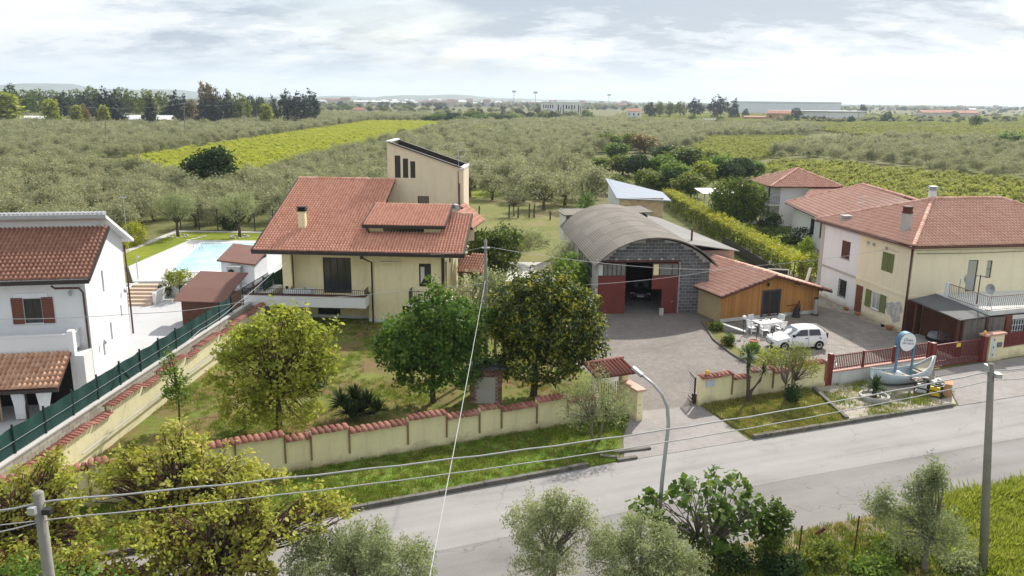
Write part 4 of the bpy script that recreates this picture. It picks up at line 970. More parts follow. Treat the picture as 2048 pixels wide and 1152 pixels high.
# doors: red sheet leaf on the left, glazed tops, open bay, right leaf with a wicket
redm = plain('dull red door sheet', (0.17, 0.040, 0.032), 0.8, 0.22, 0.9, 0.15, 15, stain=(0.13, 0.045, 0.04), stain_amt=0.6)
xa, xb, xc = LF(hg, 1250, 560)[0], LF(hg, 1303, 560)[0], LF(hg, 1321, 600)[0]
d1 = MB().box(0.1, -0.2, 0.02, xa, -0.12, 2.95).build('door', redm, hg)
for x0, x1, gm in ((0.5, 1.05, None), (1.05, xa - 0.05, 'p')):
    pass
gl = plain('dusty window glass', (0.16, 0.17, 0.155), 0.35, 0.3, 2, 0, spec=0.5)
f1 = MB(); f1.box(0.1, -0.2, 2.95, xa, -0.12, 3.03); f1.box(0.1, -0.2, 3.9, xa, -0.12, 4.0)
for i in range(6): f1.box(0.5 + (xa-0.5)*i/5 - 0.04, -0.2, 3.03, 0.5 + (xa-0.5)*i/5, -0.12, 3.9)
f1o = f1.build('door_window', M['brown_metal'], hg)
for i in range(5): MB().box(0.5 + (xa-0.5)*i/5 + 0.01, -0.17, 3.04, 0.5 + (xa-0.5)*(i+1)/5 - 0.05, -0.15, 3.89).build('pane', gl, f1o)
MB().box(0.12, -0.17, 3.04, 0.45, -0.13, 3.89).build('white_panel', M['offwhite'], hg)
d2 = MB(); d2.box(xb, -0.2, 1.95, dr, -0.12, 2.95); d2.box(xc, -0.2, 0.02, dr, -0.12, 1.95); d2o = d2.build('door', redm, hg)
wk = MB(); wk.box(xc+0.04, -0.24, 0.03, xc+0.95, -0.2, 1.88); wko = wk.build('wicket_door', redm, d2o)
wf2 = MB()
for x in (xc+0.0, xc+0.97): wf2.box(x, -0.25, 0.03, x+0.05, -0.2, 1.95)
for z in (0.1, 0.95, 1.9): wf2.box(xc+0.05, -0.25, z, xc+0.97, -0.24, z+0.05)
wf2.build('wicket_frame', M['red_iron'], d2o)
MB().box(xc+0.78, -0.29, 0.95, xc+0.9, -0.24, 1.0).build('handle', M['grey_metal'], d2o)
f2 = MB(); f2.box(xb, -0.2, 2.95, dr, -0.12, 3.03); f2.box(xb, -0.2, 3.9, dr, -0.12, 4.0)
for x in (xb, xb + 0.5, xb + 1.5, dr - 0.06): f2.box(x, -0.2, 3.03, x + 0.06, -0.12, 3.9)
f2o = f2.build('door_window', M['brown_metal'], hg)
MB().box(xb+0.07, -0.17, 3.04, xb+0.49, -0.15, 3.89).build('pane', M['cream'], f2o)
for x0, x1 in ((xb+0.57, xb+1.49), (xb+1.57, dr-0.07)): MB().box(x0, -0.17, 3.04, x1, -0.15, 3.89).build('pane', gl, f2o)
st_ = MB().box(-0.16, -0.13, 0, 0.16, 0.13, 0.52).build('stone_block', M['pale_concrete'], None, hg.matrix_basis @ Vector((5.0, -0.65, 0.01))); tag(st_, 'pale upright stone block propped before the red wicket door', 'stone')
# lean-to on the right and flat roof at the back
greyroof = tinted('grey roofing sheet', [(0.0, (0.18, 0.172, 0.165)), (0.5, (0.235, 0.227, 0.215)), (1.0, (0.30, 0.29, 0.28))], 0.9, 0.3, 8, soft=0.6)
lt = MB()
for i in range(6):
    t0, t1 = i/6, (i+1)/6
    A = [Vector((8.2, 5.4, 4.55)), Vector((13.3, 6.0, 3.75)), Vector((11.5, 25.2, 3.75)), Vector((7.6, 25.4, 4.55))]
    lt = MB().slab([A[0].lerp(A[3], t0), A[1].lerp(A[2], t0), A[1].lerp(A[2], t1 + 0.004), A[0].lerp(A[3], t1 + 0.004)], 0.07)
    lt.build('lean_to_sheet', greyroof, hg)
lw_ = MB(); wall_face(lw_, (8.9, 6.2), (12.9, 6.2), 0, 3.75); wall_face(lw_, (12.9, 6.2), (11.3, 25), 0, 3.7); lw_.build('lean_to_wall', plain('pinkish lean-to render', (0.40, 0.31, 0.25), 0.9, 0.15), hg)
MB().slab([(0.1, HD + 0.4, 5.0), (9, HD + 0.4, 5.3), (9, HD + 6.0, 5.2), (-0.1, HD + 5.0, 4.9)], 0.12).build('back_roof', rm, hg)
bkw = MB(); wall_face(bkw, (0.3, HD + 0.8), (0.3, HD + 0.4), 0, 5.0); wall_face(bkw, (8.4, HD+0.2), (8.4, HD + 5.4), 0, 5.0); wall_face(bkw, (8.4, HD+5.4), (0.3, HD+5.4), 0, 5.0); wall_face(bkw, (0.3, HD+5.4), (0.3, HD+0.4), 0, 5.0); bkw.build('back_wall', M['offwhite'], hg)
MB().tube([(9.7, 8.0, 4.2), (9.7, 8.0, 5.4)], 0.09, n=8).build('flue', M['red_iron'], hg)

# ------------------------------------------------------------------ tuff outbuilding behind
tf = thing('outbuilding', 'half rendered tuff stone outbuilding with pale blue sloping sheet roof behind the hangar', 'outbuilding', tuple(Q(1237, 440, 92).xy) + (0,), R(2))
fz_ = lambda y: 5.25 + 0.155 * y
wfr = MB(); 
wall_face(wfr, (0, 0), (5.1, 0), 0, 5.2, [(1.5, 2.0, 3.2, 3.9)], 0.14); wall_face(wfr, (5.1, 0), (5.1, 3.4), 0, 4.9)
wfr.build('wall', M['mortar'], tf)
sw_ = MB(); sw_.poly([(0, 8.6, 0), (0, 0, 0), (0, 0, fz_(0)), (0, 8.6, fz_(8.6))]); sw_.poly([(5.1, 3.4, 0), (0, 8.6, 0), (0, 8.6, fz_(8.6)-0.1), (5.1, 3.4, 5.3)]); sw_.build('rendered_wall', M['offwhite'], tf)
tbm = {}
z = 0.05; row = 0
while z < 5.1:
    x = -0.0 - (0.25 if row % 2 else 0)
    while x < 5.05:
        x0, x1 = max(x, 0.02), min(x + 0.47, 5.08)
        if x1 - x0 > 0.1 and not (x1 > 1.45 and x0 < 3.25 and z + 0.24 > 1.95 and z < 3.95):
            k = round(x1 - x0, 2)
            if k not in tbm: tbm[k] = MB().box(-k/2, -0.05, 0, k/2, 0, 0.235, 0.5).mesh('tuff_block', M['tuff'])
            link('tuff_block', tbm[k], tf, ((x0+x1)/2, rnd.uniform(-0.01, 0.005), z))
        x += 0.5
    z += 0.26; row += 1
sh = MB()
for i in range(12): sh.box(1.5, 0.04 + 0.012*(i % 2), 2.0 + i*0.16, 3.2, 0.09, 2.155 + i*0.16)
o = sh.build('roller_shutter', M['grey_metal'], tf)
MB().slab([(-0.35, -0.35, 5.22), (5.9, -0.45, 5.0), (5.75, 3.6, 5.5), (-0.35, 9.0, 6.62)], 0.1).build('roof', plain('pale blue grey sheet', (0.24, 0.28, 0.34), 0.75, 0.06, 0.6, 0.1, 10), tf)

# ------------------------------------------------------------------ timber cabin
cb = thing('cabin', 'timber clad cabin with red pantile gable roof beside the hangar', 'cabin', (15.53, 57.8, 0), R(20.5))
CW, CD = 8.95, 7.6
zl, zm, zr_ = 2.15, 3.3, 1.95; xm = 4.35
w = MB()
dh = (LF(cb, 1524, 620)[0], 0.12, LF(cb, 1557, 620)[0], 2.12)
cl = plain('orange larch boards', (0.50, 0.235, 0.075), 0.6, 0.12, 1.0, 0.1, 30, stain=(0.40, 0.17, 0.05), stain_amt=0.5)
wall_face(w, (0, 0), (CW, 0), 0.3, 2.13, [dh], 0.1) if False else None
wall_face(w, (0, 0), (0.02, 0), 0, 0.1)
base = MB(); base.box(0.0, 0.02, 0, CW, 0.2, 0.3); base.build('plinth', M['offwhite'], cb)
bk = MB(); bk.poly([(0, 0.05, 0), (CW, 0.05, 0), (CW, 0.05, zr_), (xm, 0.05, zm), (0, 0.05, zl)]); wall_face(bk, (CW, 0.05), (CW, CD), 0, zr_); bk.poly([(CW, CD, 0), (0, CD, 0), (0, CD, zl), (xm, CD, zm), (CW, CD, zr_)]); bk.build('wall', M['cream'], cb)
sd = MB(); wall_face(sd, (0, CD), (0, 0.05), 0, zl); sd.build('side_wall', plain('ochre render', (0.50, 0.39, 0.22), 0.9, 0.1, 1, 0.1), cb)
topz = lambda x: zl + (zm - zl) * x / xm if x < xm else zm + (zr_ - zm) * (x - xm) / (CW - xm)
nb = 64
pl_ = MB()
for i in range(nb):
    a, b = CW * i / nb + 0.006, CW * (i + 1) / nb - 0.006
    dy = rnd.uniform(-0.006, 0.006)
    zlo = 2.16 if dh[0] - 0.1 < (a + b) / 2 < dh[2] + 0.1 else 0.28
    pl_.add([(a, dy, zlo), (b, dy, zlo), (b, dy, topz(b) - 0.03), (a, dy, topz(a) - 0.03), (a, 0.04, zlo), (b, 0.04, zlo), (b, 0.04, topz(b)-0.03), (a, 0.04, topz(a)-0.03)], [(0,1,2,3), (0,3,7,4), (1,5,6,2), (0,4,5,1)], rnd.random())
o = pl_.build('cladding', tinted('larch board', [(0.0, (0.40, 0.18, 0.055)), (0.5, (0.56, 0.28, 0.09)), (1.0, (0.66, 0.36, 0.14))], 0.6, 0.1, 20, soft=0.5), cb); o['kind'] = 'stuff'
df = MB(); df.box(dh[0]-0.1, -0.04, 0.1, dh[0], 0.04, 2.2); df.box(dh[2], -0.04, 0.1, dh[2]+0.1, 0.04, 2.2); df.box(dh[0], -0.04, 2.1, dh[2], 0.04, 2.2)
dfo = df.build('door_frame', plain('blue grey frame', (0.05, 0.075, 0.10), 0.5), cb)
mid = dh[0] + (dh[2]-dh[0])*0.42
window(dfo, (dh[0], 0), (dh[2], 0), (0, 0.12, mid-dh[0], 2.1), 0.06, 'wood_dark', 'glass', 1, 1, 0.08, 'door_leaf'); window(dfo, (dh[0], 0), (dh[2], 0), (mid-dh[0], 0.12, dh[2]-dh[0], 2.1), 0.06, 'wood_dark', 'glass', 1, 1, 0.08, 'door_leaf')
slp_l, slp_r = (zm - zl) / xm, (zm - zr_) / (CW - xm)
ov = 0.55
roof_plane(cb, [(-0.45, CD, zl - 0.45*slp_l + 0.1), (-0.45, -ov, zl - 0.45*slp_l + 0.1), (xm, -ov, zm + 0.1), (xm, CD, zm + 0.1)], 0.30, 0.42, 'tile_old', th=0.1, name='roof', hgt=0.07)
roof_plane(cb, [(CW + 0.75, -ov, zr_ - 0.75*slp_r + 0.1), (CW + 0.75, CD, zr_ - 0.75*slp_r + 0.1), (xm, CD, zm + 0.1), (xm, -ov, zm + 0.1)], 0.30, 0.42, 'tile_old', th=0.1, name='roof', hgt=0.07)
ridge(cb, (xm, -ov, zm + 0.13), (xm, CD, zm + 0.13), 0.13, 'tile_old')
for x in (1.0, xm, 6.6, CW - 0.15): MB().box(x - 0.06, -ov + 0.05, topz(x) - 0.14, x + 0.06, 0.1, topz(x) - 0.01).build('rafter', M['wood_dark'], cb)
MB().beam((-0.45, -ov - 0.03, zl - 0.45*slp_l + 0.02), (xm, -ov - 0.03, zm + 0.02), 0.05, 0.16).build('barge_board', M['wood_dark'], cb); MB().beam((xm, -ov - 0.03, zm + 0.02), (CW + 0.75, -ov - 0.03, zr_ - 0.75*slp_r + 0.02), 0.05, 0.16).build('barge_board', M['wood_dark'], cb)
MB().tube([(CW - 0.25, 1.3, 2.0), (CW + 0.1, 1.3, 3.35)], 0.12, n=10).build('flue', M['offwhite'], cb)
lantern(cb, (dh[0] + 0.25, -0.2, 2.5))

# ------------------------------------------------------------------ yellow and white farmhouse
yh = thing('farmhouse', 'two storey farmhouse half white half yellow under a hipped red roof', 'house', (28.03, 55.23, 0), R(9))
YL, YB, YW = 12.2, 6.55, 16.6
def side_h(y0, z0, y1, z1): return (YB - y1, z0, YB - y0, z1)
def side_w(y0, z0, y1, z1): return (YL - y1, z0, YL - y0, z1)
ysh = [(2.1, 3.95, 3.5, 5.35), (3.2, 0.85, 4.25, 2.15), (5.45, 0.0, 6.45, 2.2)]
w = MB(); wall_face(w, (0, YB), (0, 0), 0, 6.4, [side_h(*h) for h in ysh], 0.15)
fx = lambda u, v: LF(yh, u, v, 0.0)
a0, a1 = fx(1929, 584), fx(1958, 520); b0, b1 = fx(1970, 556), fx(1986, 521)
fh = [(a0[0], 3.0, a1[0], a1[1]), (b0[0], b0[1], b1[0], b1[1])]
wall_face(w, (0, 0), (YW, 0), 0, 6.4, fh, 0.15); wall_face(w, (YW, 0), (YW, YL), 0, 6.4); wall_face(w, (YW, YL), (0, YL), 0, 6.4)
w.build('wall', M['yellow'], yh)
wsh = [(7.75, 3.85, 8.95, 5.3), (7.75, 0.7, 8.85, 2.1)]
w2 = MB(); wall_face(w2, (0, YL), (0, YB), 0, 6.4, [side_w(*h) for h in wsh], 0.15); w2.build('white_wall', M['white_blue'], yh)
MB().box(-0.05, YL - 0.5, 0, -0.003, YL, 6.3).build('corner_strip', M['pale_concrete'], yh)
MB().box(-0.05, YB, 2.6, -0.003, YL - 0.5, 2.78).build('string_course', M['pale_concrete'], yh)
MB().box(-0.05, 0, 2.6, -0.003, YB - 0.01, 2.78).build('string_course', M['yellow'], yh); MB().box(-0.05, -0.05, 2.6, 6, -0.003, 2.78).build('string_course', M['yellow'], yh)
MB().box(-0.06, 0.02, 5.9, -0.003, YB - 0.01, 6.05).build('cornice', M['yellow'], yh); MB().box(-0.06, YB, 5.9, -0.003, YL - 0.51, 6.05).build('cornice', M['white_blue'], yh); MB().box(-0.06, -0.06, 5.9, YW, -0.003, 6.05).build('cornice', M['yellow'], yh)
# upper window with closed green louvres, lower one with its shutters open
window(yh, (0, YB), (0, 0), side_h(*ysh[0]), 0.1, 'green_paint', 'dark', 2, 1)
for k in range(2): louvre_shutter(yh, (-0.02, 3.5 - k*0.71, 3.96), -R(90), 0.69, 1.38, M['green_paint'], slats=14)
window(yh, (0, YB), (0, 0), side_h(*ysh[1]), 0.1, 'white', 'glass_soft', 2, 1, sill='pale_concrete')
for y in (5.02, 3.16): louvre_shutter(yh, (-0.06, y, 0.85), -R(90), 0.7, 1.32, M['green_paint'], slats=14)
dd_ = MB().box(0.06, 5.45, 0.0, 0.12, 6.45, 2.2).build('door', M['wood_shutter'], yh); MB().box(0.02, 5.55, 1.0, 0.06, 5.62, 1.1).build('handle', M['grey_metal'], dd_)
window(yh, (0, YL), (0, YB), side_w(*wsh[0]), 0.06, 'white', 'dark', 2, 1, sill='pale_concrete')
for k in range(2): louvre_shutter(yh, (-0.02, 8.93 - k*0.6, 3.87), -R(90), 0.56, 1.4, M['wood_dark'], slats=14)
gw = window(yh, (0, YL), (0, YB), side_w(*wsh[1]), 0.12, 'white', 'glass', 1, 1)
gr = MB()
for i in range(6): gr.box(-0.03, 7.75 + i*0.22 - 0.012, 0.65, -0.01, 7.75 + i*0.22 + 0.012, 2.15)
for i in range(6): gr.box(-0.035, 7.72, 0.72 + i*0.27, -0.015, 8.88, 0.745 + i*0.27)
o = gr.build('window_grille', M['black_metal'], yh); o['kind'] = 'stuff'
window(yh, (0, 0), (YW, 0), fh[0], 0.12, 'gutter_dark', 'glass_soft', 1, 1, 0.06, 'balcony_door'); window(yh, (0, 0), (YW, 0), fh[1], 0.12, 'gutter_dark', 'glass_soft', 1, 2, 0.05)
# faded painting on the side wall
mu = MB(); pts = []
for i in range(26):
    a = 2*math.pi*i/26; r_ = 1 + 0.22*math.sin(3*a+1) + 0.12*math.sin(7*a)
    pts.append((-0.012, 1.4 + 0.95*r_*math.cos(a), 1.35 + 0.72*r_*math.sin(a)))
mu.poly(pts[::-1])
m, nt, N, L, b = _mat('faded mural'); tc = N.new('ShaderNodeTexCoord')
nz = noisen(N, L, tc.outputs['Object'], 2.6, 6, 0.7)
L.new(rampn(N, L, nz, [(0.36, (0.66, 0.58, 0.40)), (0.46, (0.52, 0.51, 0.45)), (0.56, (0.32, 0.35, 0.38)), (0.66, (0.60, 0.55, 0.42))]), b.inputs['Base Color']); b.inputs['Roughness'].default_value = 0.95
mu.build('mural', m, yh)
pipe(yh, [(-0.12, 0.05, 6.3), (-0.12, 0.05, 0)], 0.07, 'brown_metal'); pipe(yh, [(-0.25, -0.2, 6.35), (-0.12, 0.05, 6.1)], 0.06, 'brown_metal')
for y in (5.3, 4.6, 3.0): MB().box(-0.12, y, 5.55, -0.003, y + 0.2, 5.75).build('vent', M['grey_metal'], yh)
# hip roof
oe = 0.4; ez = 6.42; ax, bx_, ay, az = 5.4, 11.3, YL/2, 8.85
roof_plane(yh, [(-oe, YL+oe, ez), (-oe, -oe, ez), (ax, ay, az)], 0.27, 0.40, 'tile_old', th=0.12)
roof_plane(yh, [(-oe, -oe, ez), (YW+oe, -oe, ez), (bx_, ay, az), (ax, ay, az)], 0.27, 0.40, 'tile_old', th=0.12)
roof_plane(yh, [(YW+oe, -oe, ez), (YW+oe, YL+oe, ez), (bx_, ay, az)], 0.27, 0.40, 'tile_old', th=0.12, tiles=False, thmat='tile_old')
roof_plane(yh, [(YW+oe, YL+oe, ez), (-oe, YL+oe, ez), (ax, ay, az), (bx_, ay, az)], 0.27, 0.40, 'tile_old', th=0.12, tiles=False, thmat='tile_old')
for a, b in (((-oe, -oe, ez+.05), (ax, ay, az+.05)), ((-oe, YL+oe, ez+.05), (ax, ay, az+.05)), ((ax, ay, az+.05), (bx_, ay, az+.05)), ((YW+oe, -oe, ez+.05), (bx_, ay, az+.05))): ridge(yh, a, b, 0.15, 'tile_old')
gt = MB(); gt.box(-oe-0.12, -oe-0.12, ez-0.16, -oe, YL+oe, ez-0.03); gt.box(-oe, -oe-0.12, ez-0.16, YW+oe, -oe, ez-0.03); gt.build('gutter', M['brown_metal'], yh)
def on_roof(u, v, yl):
    return None
pc = to_local(yh, Q(1814, 475, 58.2)); chimney(yh, (0.95, 2.6, 6.75), 0.55, 1.55, 'pale_concrete', 'round', 'wood_dark')
chimney(yh, (ax + 0.15, ay + 0.3, 8.6), 0.42, 0.9, 'white', 'slats', 'grey_metal'); chimney(yh, (0.5, 9.6, 6.5), 0.6, 0.35, 'pale_concrete', 'slats', 'pale_concrete')
# terrace over the ground floor front, slanted on its left
T0, T1, T2 = G(1893, 594, 2.95), G(1977, 623, 2.95), G(2075, 614, 2.95)
tl = [to_local(yh, p) for p in (T0, T1, T2)]
tpoly = [(tl[0].x, min(-0.02, tl[0].y)), (tl[1].x, tl[1].y), (tl[2].x, tl[2].y), (YW, tl[2].y), (YW, -0.02), (tl[0].x - 0.02, -0.02)]
tr_ = MB().prism(tpoly, 2.65, 2.95).build('terrace', M['offwhite'], yh)
railing(yh, [(tl[0].x+0.05, tl[0].y+0.05, 2.95), (tl[1].x, tl[1].y+0.08, 2.95), (tl[2].x, tl[2].y+0.08, 2.95)], 0.95, 'wood_dark', 0.17, 0.03, belly=-0.05)
MB().beam((tl[0].x-0.02, tl[0].y, 2.9), (tl[0].x-0.02, tl[0].y, 4.0), 0.22).build('terrace_pier', M['white_blue'], yh)
# ground floor front under the terrace
F0, F1 = to_local(yh, Vector((28.75, 49.75, 0))), to_local(yh, Vector((37.5, 52.2, 0)))
fdir = (F1 - F0).normalized(); fang = math.atan2(fdir.y, fdir.x)
def ff(u): return LFline(u)
def LFline(u, v=670):
    d = Vector(_ray(u, v)); c = Vector((0, 0, CAM_H)); A = yh.matrix_basis @ F0; D = (yh.matrix_basis @ F1) - A; nn = Vector((-D.y, D.x, 0))
    k = nn.dot(A - c) / nn.dot(d); return ((c + d*k) - A).dot(D.normalized())
reed = plain('reed screen', (0.20, 0.185, 0.165), 0.95, 0.35, 6, 0.3, 60)
for (ua, ub) in ((1925, 1967), (1972, 2006)):
    a, b = LFline(ua), LFline(ub)
    p = MB(); k = int((b - a) / 0.06)
    for i in range(k):
        x = a + (b-a)*i/k; p.box(x, rnd.uniform(-0.02, 0.02), 0.05, x + (b-a)/k*0.9, 0.05, 2.55 + rnd.uniform(-0.05, 0.03))
    o = p.build('reed_screen', reed, yh, (F0.x, F0.y, 0), fang); o['kind'] = 'stuff'
for ua in (1922, 1969, 2009):
    a = LFline(ua); MB().box(a - 0.08, -0.08, 0, a + (0.35 if ua == 2009 else 0.08), 0.12, 2.62).build('post', M['wood_shutter' if ua == 2009 else 'wood_dark'], yh, (F0.x, F0.y, 0), fang)
a, b = LFline(2018), LFline(2044)
w3 = MB(); wall_face(w3, (LFline(2013), 0), (12, 0), 0, 2.64, [(a - LFline(2013), 0.75, b - LFline(2013), 2.3)], 0.15); w3.build('front_wall', M['wood_dark'], yh, (F0.x, F0.y, 0), fang)
wf = MB(); 
for i in range(6): wf.box(a + (b-a)*i/5 - 0.02, 0.02, 0.75, a + (b-a)*i/5 + 0.02, 0.06, 2.3)
for i in range(5): wf.box(a, 0.03, 0.78 + i*0.37, b, 0.05, 0.82 + i*0.37)
wfo = wf.build('window', M['white'], yh, (F0.x, F0.y, 0), fang); MB().box(a, 0.08, 0.75, b, 0.1, 2.3).build('pane', M['glass'], wfo)
MB().box(a - 0.1, -0.04, 2.35, 6.5, -0.003, 2.62).build('valance', M['offwhite'], yh, (F0.x, F0.y, 0), fang)
# grey canopy over the open corner with timber posts and lattice
cp_ = [Vector((27.45, 53.7, 2.92)), Vector((28.5, 49.35, 2.66)), Vector((31.0, 50.35, 2.70)), Vector((29.9, 55.2, 3.0))]
MB().slab([to_local(yh, p) for p in cp_], 0.08).build('canopy', plain('grey bitumen sheet', (0.115, 0.115, 0.115), 0.85, 0.12, 1, 0.2), yh)
for p in ((27.75, 53.4), (28.65, 49.7)):
    q = to_local(yh, Vector((*p, 0))); MB().beam((q.x, q.y, 0), (q.x, q.y, 2.7), 0.14).build('post', M['wood_dark'], yh)
lat = MB(); qa, qb = to_local(yh, Vector((28.75, 49.8, 0))), to_local(yh, Vector((28.35, 51.4, 0)))
for i in range(9): lat.beam(qa.lerp(qb, i/8) + Vector((0,0,0.1)), qa.lerp(qb, i/8) + Vector((0,0,2.5)), 0.04)
for i in range(12): lat.beam(qa + Vector((0,0,0.15 + i*0.2)), qb + Vector((0,0,0.15 + i*0.2)), 0.04)
o = lat.build('lattice', M['wood_dark'], yh); o['kind'] = 'stuff'
q0, q1 = to_local(yh, Vector((29.0, 54.9, 0))), to_local(yh, Vector((30.8, 50.6, 0)))
MB().beam(q0 + Vector((0,0,1.3)), q1 + Vector((0,0,1.3)), 0.08, 2.6).build('inner_wall', M['wood_dark'], yh)
MB().beam(to_local(yh, Vector((27.8, 54.9, 1.3))), to_local(yh, Vector((29.0, 55.1, 1.3))), 0.08, 2.6).build('inner_wall', M['wood_dark'], yh)
MB().box(0, 0, 0, 1, 1, 0.01) if False else None
sheet('veranda_floor', [(27.7, 55.0), (27.4, 52.9), (28.5, 49.4), (31.3, 50.4), (30.2, 55.4)], 0.08, M['pale_concrete'], th=0.08)
cv = thing('covered_table', 'low table under a patterned grey cover in the veranda', 'table', (28.9, 52.2, 0.08), R(25))
MB().lathe([(0.85, 0.35), (0.85, 0.55), (0.8, 0.6)], n=6).build('table_top', M['dark'], cv); MB().lathe([(0.75, 0.60), (0.7, 0.85), (0.25, 0.95)], n=8).build('cover', plain('printed cover', (0.22, 0.23, 0.26), 0.8, 0.6, 9, 0), cv)
for i in range(4): MB().beam((0.5*math.cos(i*1.57+.7), 0.5*math.sin(i*1.57+.7), 0), (0.5*math.cos(i*1.57+.7), 0.5*math.sin(i*1.57+.7), 0.35), 0.07).build('leg', M['dark'], cv)
# dishes and aerial on the terrace
def dish(loc, az, lab, r=0.42):
    t = thing('satellite_dish', lab, 'satellite dish', loc, az)
    MB().tube([(0, 0, 0), (0, 0, 1.15)], 0.03).build('mast', M['grey_metal'], t)
    d = MB(); prof = [(0.02, 0.10), (r*0.5, 0.06), (r*0.85, 0.0), (r, -0.05)]
    vs, fs = [], []
    for i, (rr, q) in enumerate(prof):
        vs += [(rr*math.cos(a*math.pi/8), -0.1 - 0.18 + q, 1.2 + rr*1.1*math.sin(a*math.pi/8) ) for a in range(16)]
    for i in range(3):
        for j in range(16): fs.append((i*16+j, i*16+(j+1)%16, (i+1)*16+(j+1)%16, (i+1)*16+j))
    fs.append(tuple(range(16)))
    d.add(vs, fs); d.build('reflector', M['grey_metal'], t, smooth=True)
    MB().beam((0, -0.25, 0.85), (0, -0.75, 1.1), 0.03).build('arm', M['grey_metal'], t)
dish(tuple(G(1917, 590, 2.95)), R(60), 'dark satellite dish by the balcony door of the yellow house', 0.3)
dish(tuple(G(1981, 612, 2.95)), R(-60), 'grey satellite dish at the corner of the terrace railing', 0.32)
an = thing('terrace_aerial', 'brown T-shaped pole aerial fixed to the terrace railing', 'aerial', tuple(G(1953, 608, 2.95)))
MB().tube([(0,0,0), (0,0,2.0)], 0.035).build('mast', M['brown_metal'], an); MB().beam((-0.35,0,1.95), (0.35,0.0,1.9), 0.05).build('crossbar', M['brown_metal'], an)
ra = thing('roof_aerial', 'thin branched television aerial on the low roof behind the white wall', 'aerial', tuple(Q(1722, 425, 74)))
MB().tube([(0,0,-0.8), (0,0,1.6)], 0.03).build('mast', M['grey_metal'], ra)
for z_ in (0.9, 1.4): MB().beam((-0.4,0,z_), (0.4,0.1,z_+0.1), 0.03).build('crossbar', M['grey_metal'], ra)

# ------------------------------------------------------------------ long low house behind and the small hipped house
wg = thing('long_house', 'long low white house with red tiled roof behind the farmhouse', 'house', (0, 0, 0))
A, B_ = Vector((33.2, 81.0, 3.75)), Vector((34.4, 101.2, 3.75)); Cc, D_ = Vector((42.3, 97.5, 6.45)), Vector((40.9, 80.0, 6.45))
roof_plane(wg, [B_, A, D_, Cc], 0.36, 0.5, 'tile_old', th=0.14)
E1, E2 = Vector((49.5, 79, 3.75)), Vector((50.5, 96, 3.75))
roof_plane(wg, [E1, E2, Cc, D_], 0.36, 0.5, 'tile_old', th=0.14, tiles=False, thmat='tile_old')
MB().slab([B_, Cc, E2], 0.1).build('roof', M['tile_old'], wg)
ridge(wg, D_ + Vector((0,0,.05)), Cc + Vector((0,0,.05)), 0.18, 'tile_old'); ridge(wg, Cc + Vector((0,0,.05)), B_ + Vector((0,0,.05)), 0.18, 'tile_old')
w = MB(); pA, pB = (34.0, 81.5), (35.1, 100.3)
Lw_ = (Vector(pB) - Vector(pA)).length
hs = [(8.0, 1.2, 9.6, 3.0), (11.0, 0.9, 13.2, 3.0), (4.5, 1.2, 6.0, 3.0)]
wall_face(w, pB, pA, 0, 3.85, [(Lw_ - 12 + 1.2 * 0 + h[0] - 4, h[1], Lw_ - 12 + h[2] - 4, h[3]) for h in hs], 0.15)
wall_face(w, pA, (49, 80), 0, 3.85); wall_face(w, (50, 95.5), pB, 0, 3.85); w.build('wall', M['white'], wg)
for h in hs: window(wg, pB, pA, (Lw_ - 12 + h[0] - 4, h[1], Lw_ - 12 + h[2] - 4, h[3]), 0.12, 'gutter_dark', 'glass', 2, 1)
MB().beam(A + Vector((-0.08, 0, -0.08)), B_ + Vector((-0.08, 0, -0.08)), 0.1, 0.14).build('gutter', M['brown_metal'], wg)
nh = thing('hipped_house', 'small white two storey house with pyramid tiled roof and corner balcony', 'house', (35.3, 106.2, 0), R(4))
w = MB(); hl = [(2.2, 3.4, 3.0, 5.0), (2.4, 0.2, 3.2, 2.4)]
wall_face(w, (0, 0), (7.2, 0), 0, 5.4); wall_face(w, (0, 6.5), (0, 0), 0, 5.4, hl, 0.15); wall_face(w, (7.2, 0), (7.2, 6.5), 0, 5.4); wall_face(w, (7.2, 6.5), (0, 6.5), 0, 5.4); w.build('wall', M['white'], nh)
for h in hl: window(nh, (0, 6.5), (0, 0), h, 0.1, 'gutter_dark', 'glass', 1, 1)
ov = 0.9; ap_ = (3.4, 3.2, 7.35); e = 5.3
cs = [(-ov-0.9, -ov, e), (7.2+ov, -ov, e), (7.2+ov, 6.5+ov, e), (-ov-0.9, 6.5+ov, e)]
for i, j in ((3, 0), (0, 1)): roof_plane(nh, [cs[i], cs[j], ap_], 0.32, 0.45, 'tile_old', th=0.12)
for i, j in ((1, 2), (2, 3)): roof_plane(nh, [cs[i], cs[j], ap_], 0.32, 0.45, 'tile_old', th=0.12, tiles=False, thmat='tile_old')
for i in (0, 1, 3): ridge(nh, Vector(cs[i]) + Vector((0,0,.04)), Vector(ap_) + Vector((0,0,.04)), 0.16, 'tile_old')
MB().box(-1.5, -0.2, 2.7, -0.02, 5.5, 2.9).build('balcony', M['offwhite'], nh); railing(nh, [(-0.1, -0.15, 2.9), (-1.45, -0.15, 2.9), (-1.45, 5.4, 2.9)], 1.0, 'black_metal', 0.2, 0.03)
MB().box(-3.4, 2.0, 0, -2.2, 7.0, 2.4).build('annex', M['white'], nh); MB().box(-3.0, 6.0, 3.0, -0.1, 9.0, 4.6).build('rear_wing', M['beige'], nh)
roof_plane(nh, [(1.0, -5.5, 4.55), (8.5, -5.5, 4.65), (8.5, -0.05, 5.0), (4.0, -0.05, 5.0)], 0.32, 0.45, 'tile_old', th=0.1, name='side_roof')
sw2 = MB(); wall_face(sw2, (3.5, -5.0), (8.5, -5.0), 0, 4.5); wall_face(sw2, (4.2, -0.1), (3.5, -5), 0, 4.5); sw2.build('side_wall', M['white'], nh)

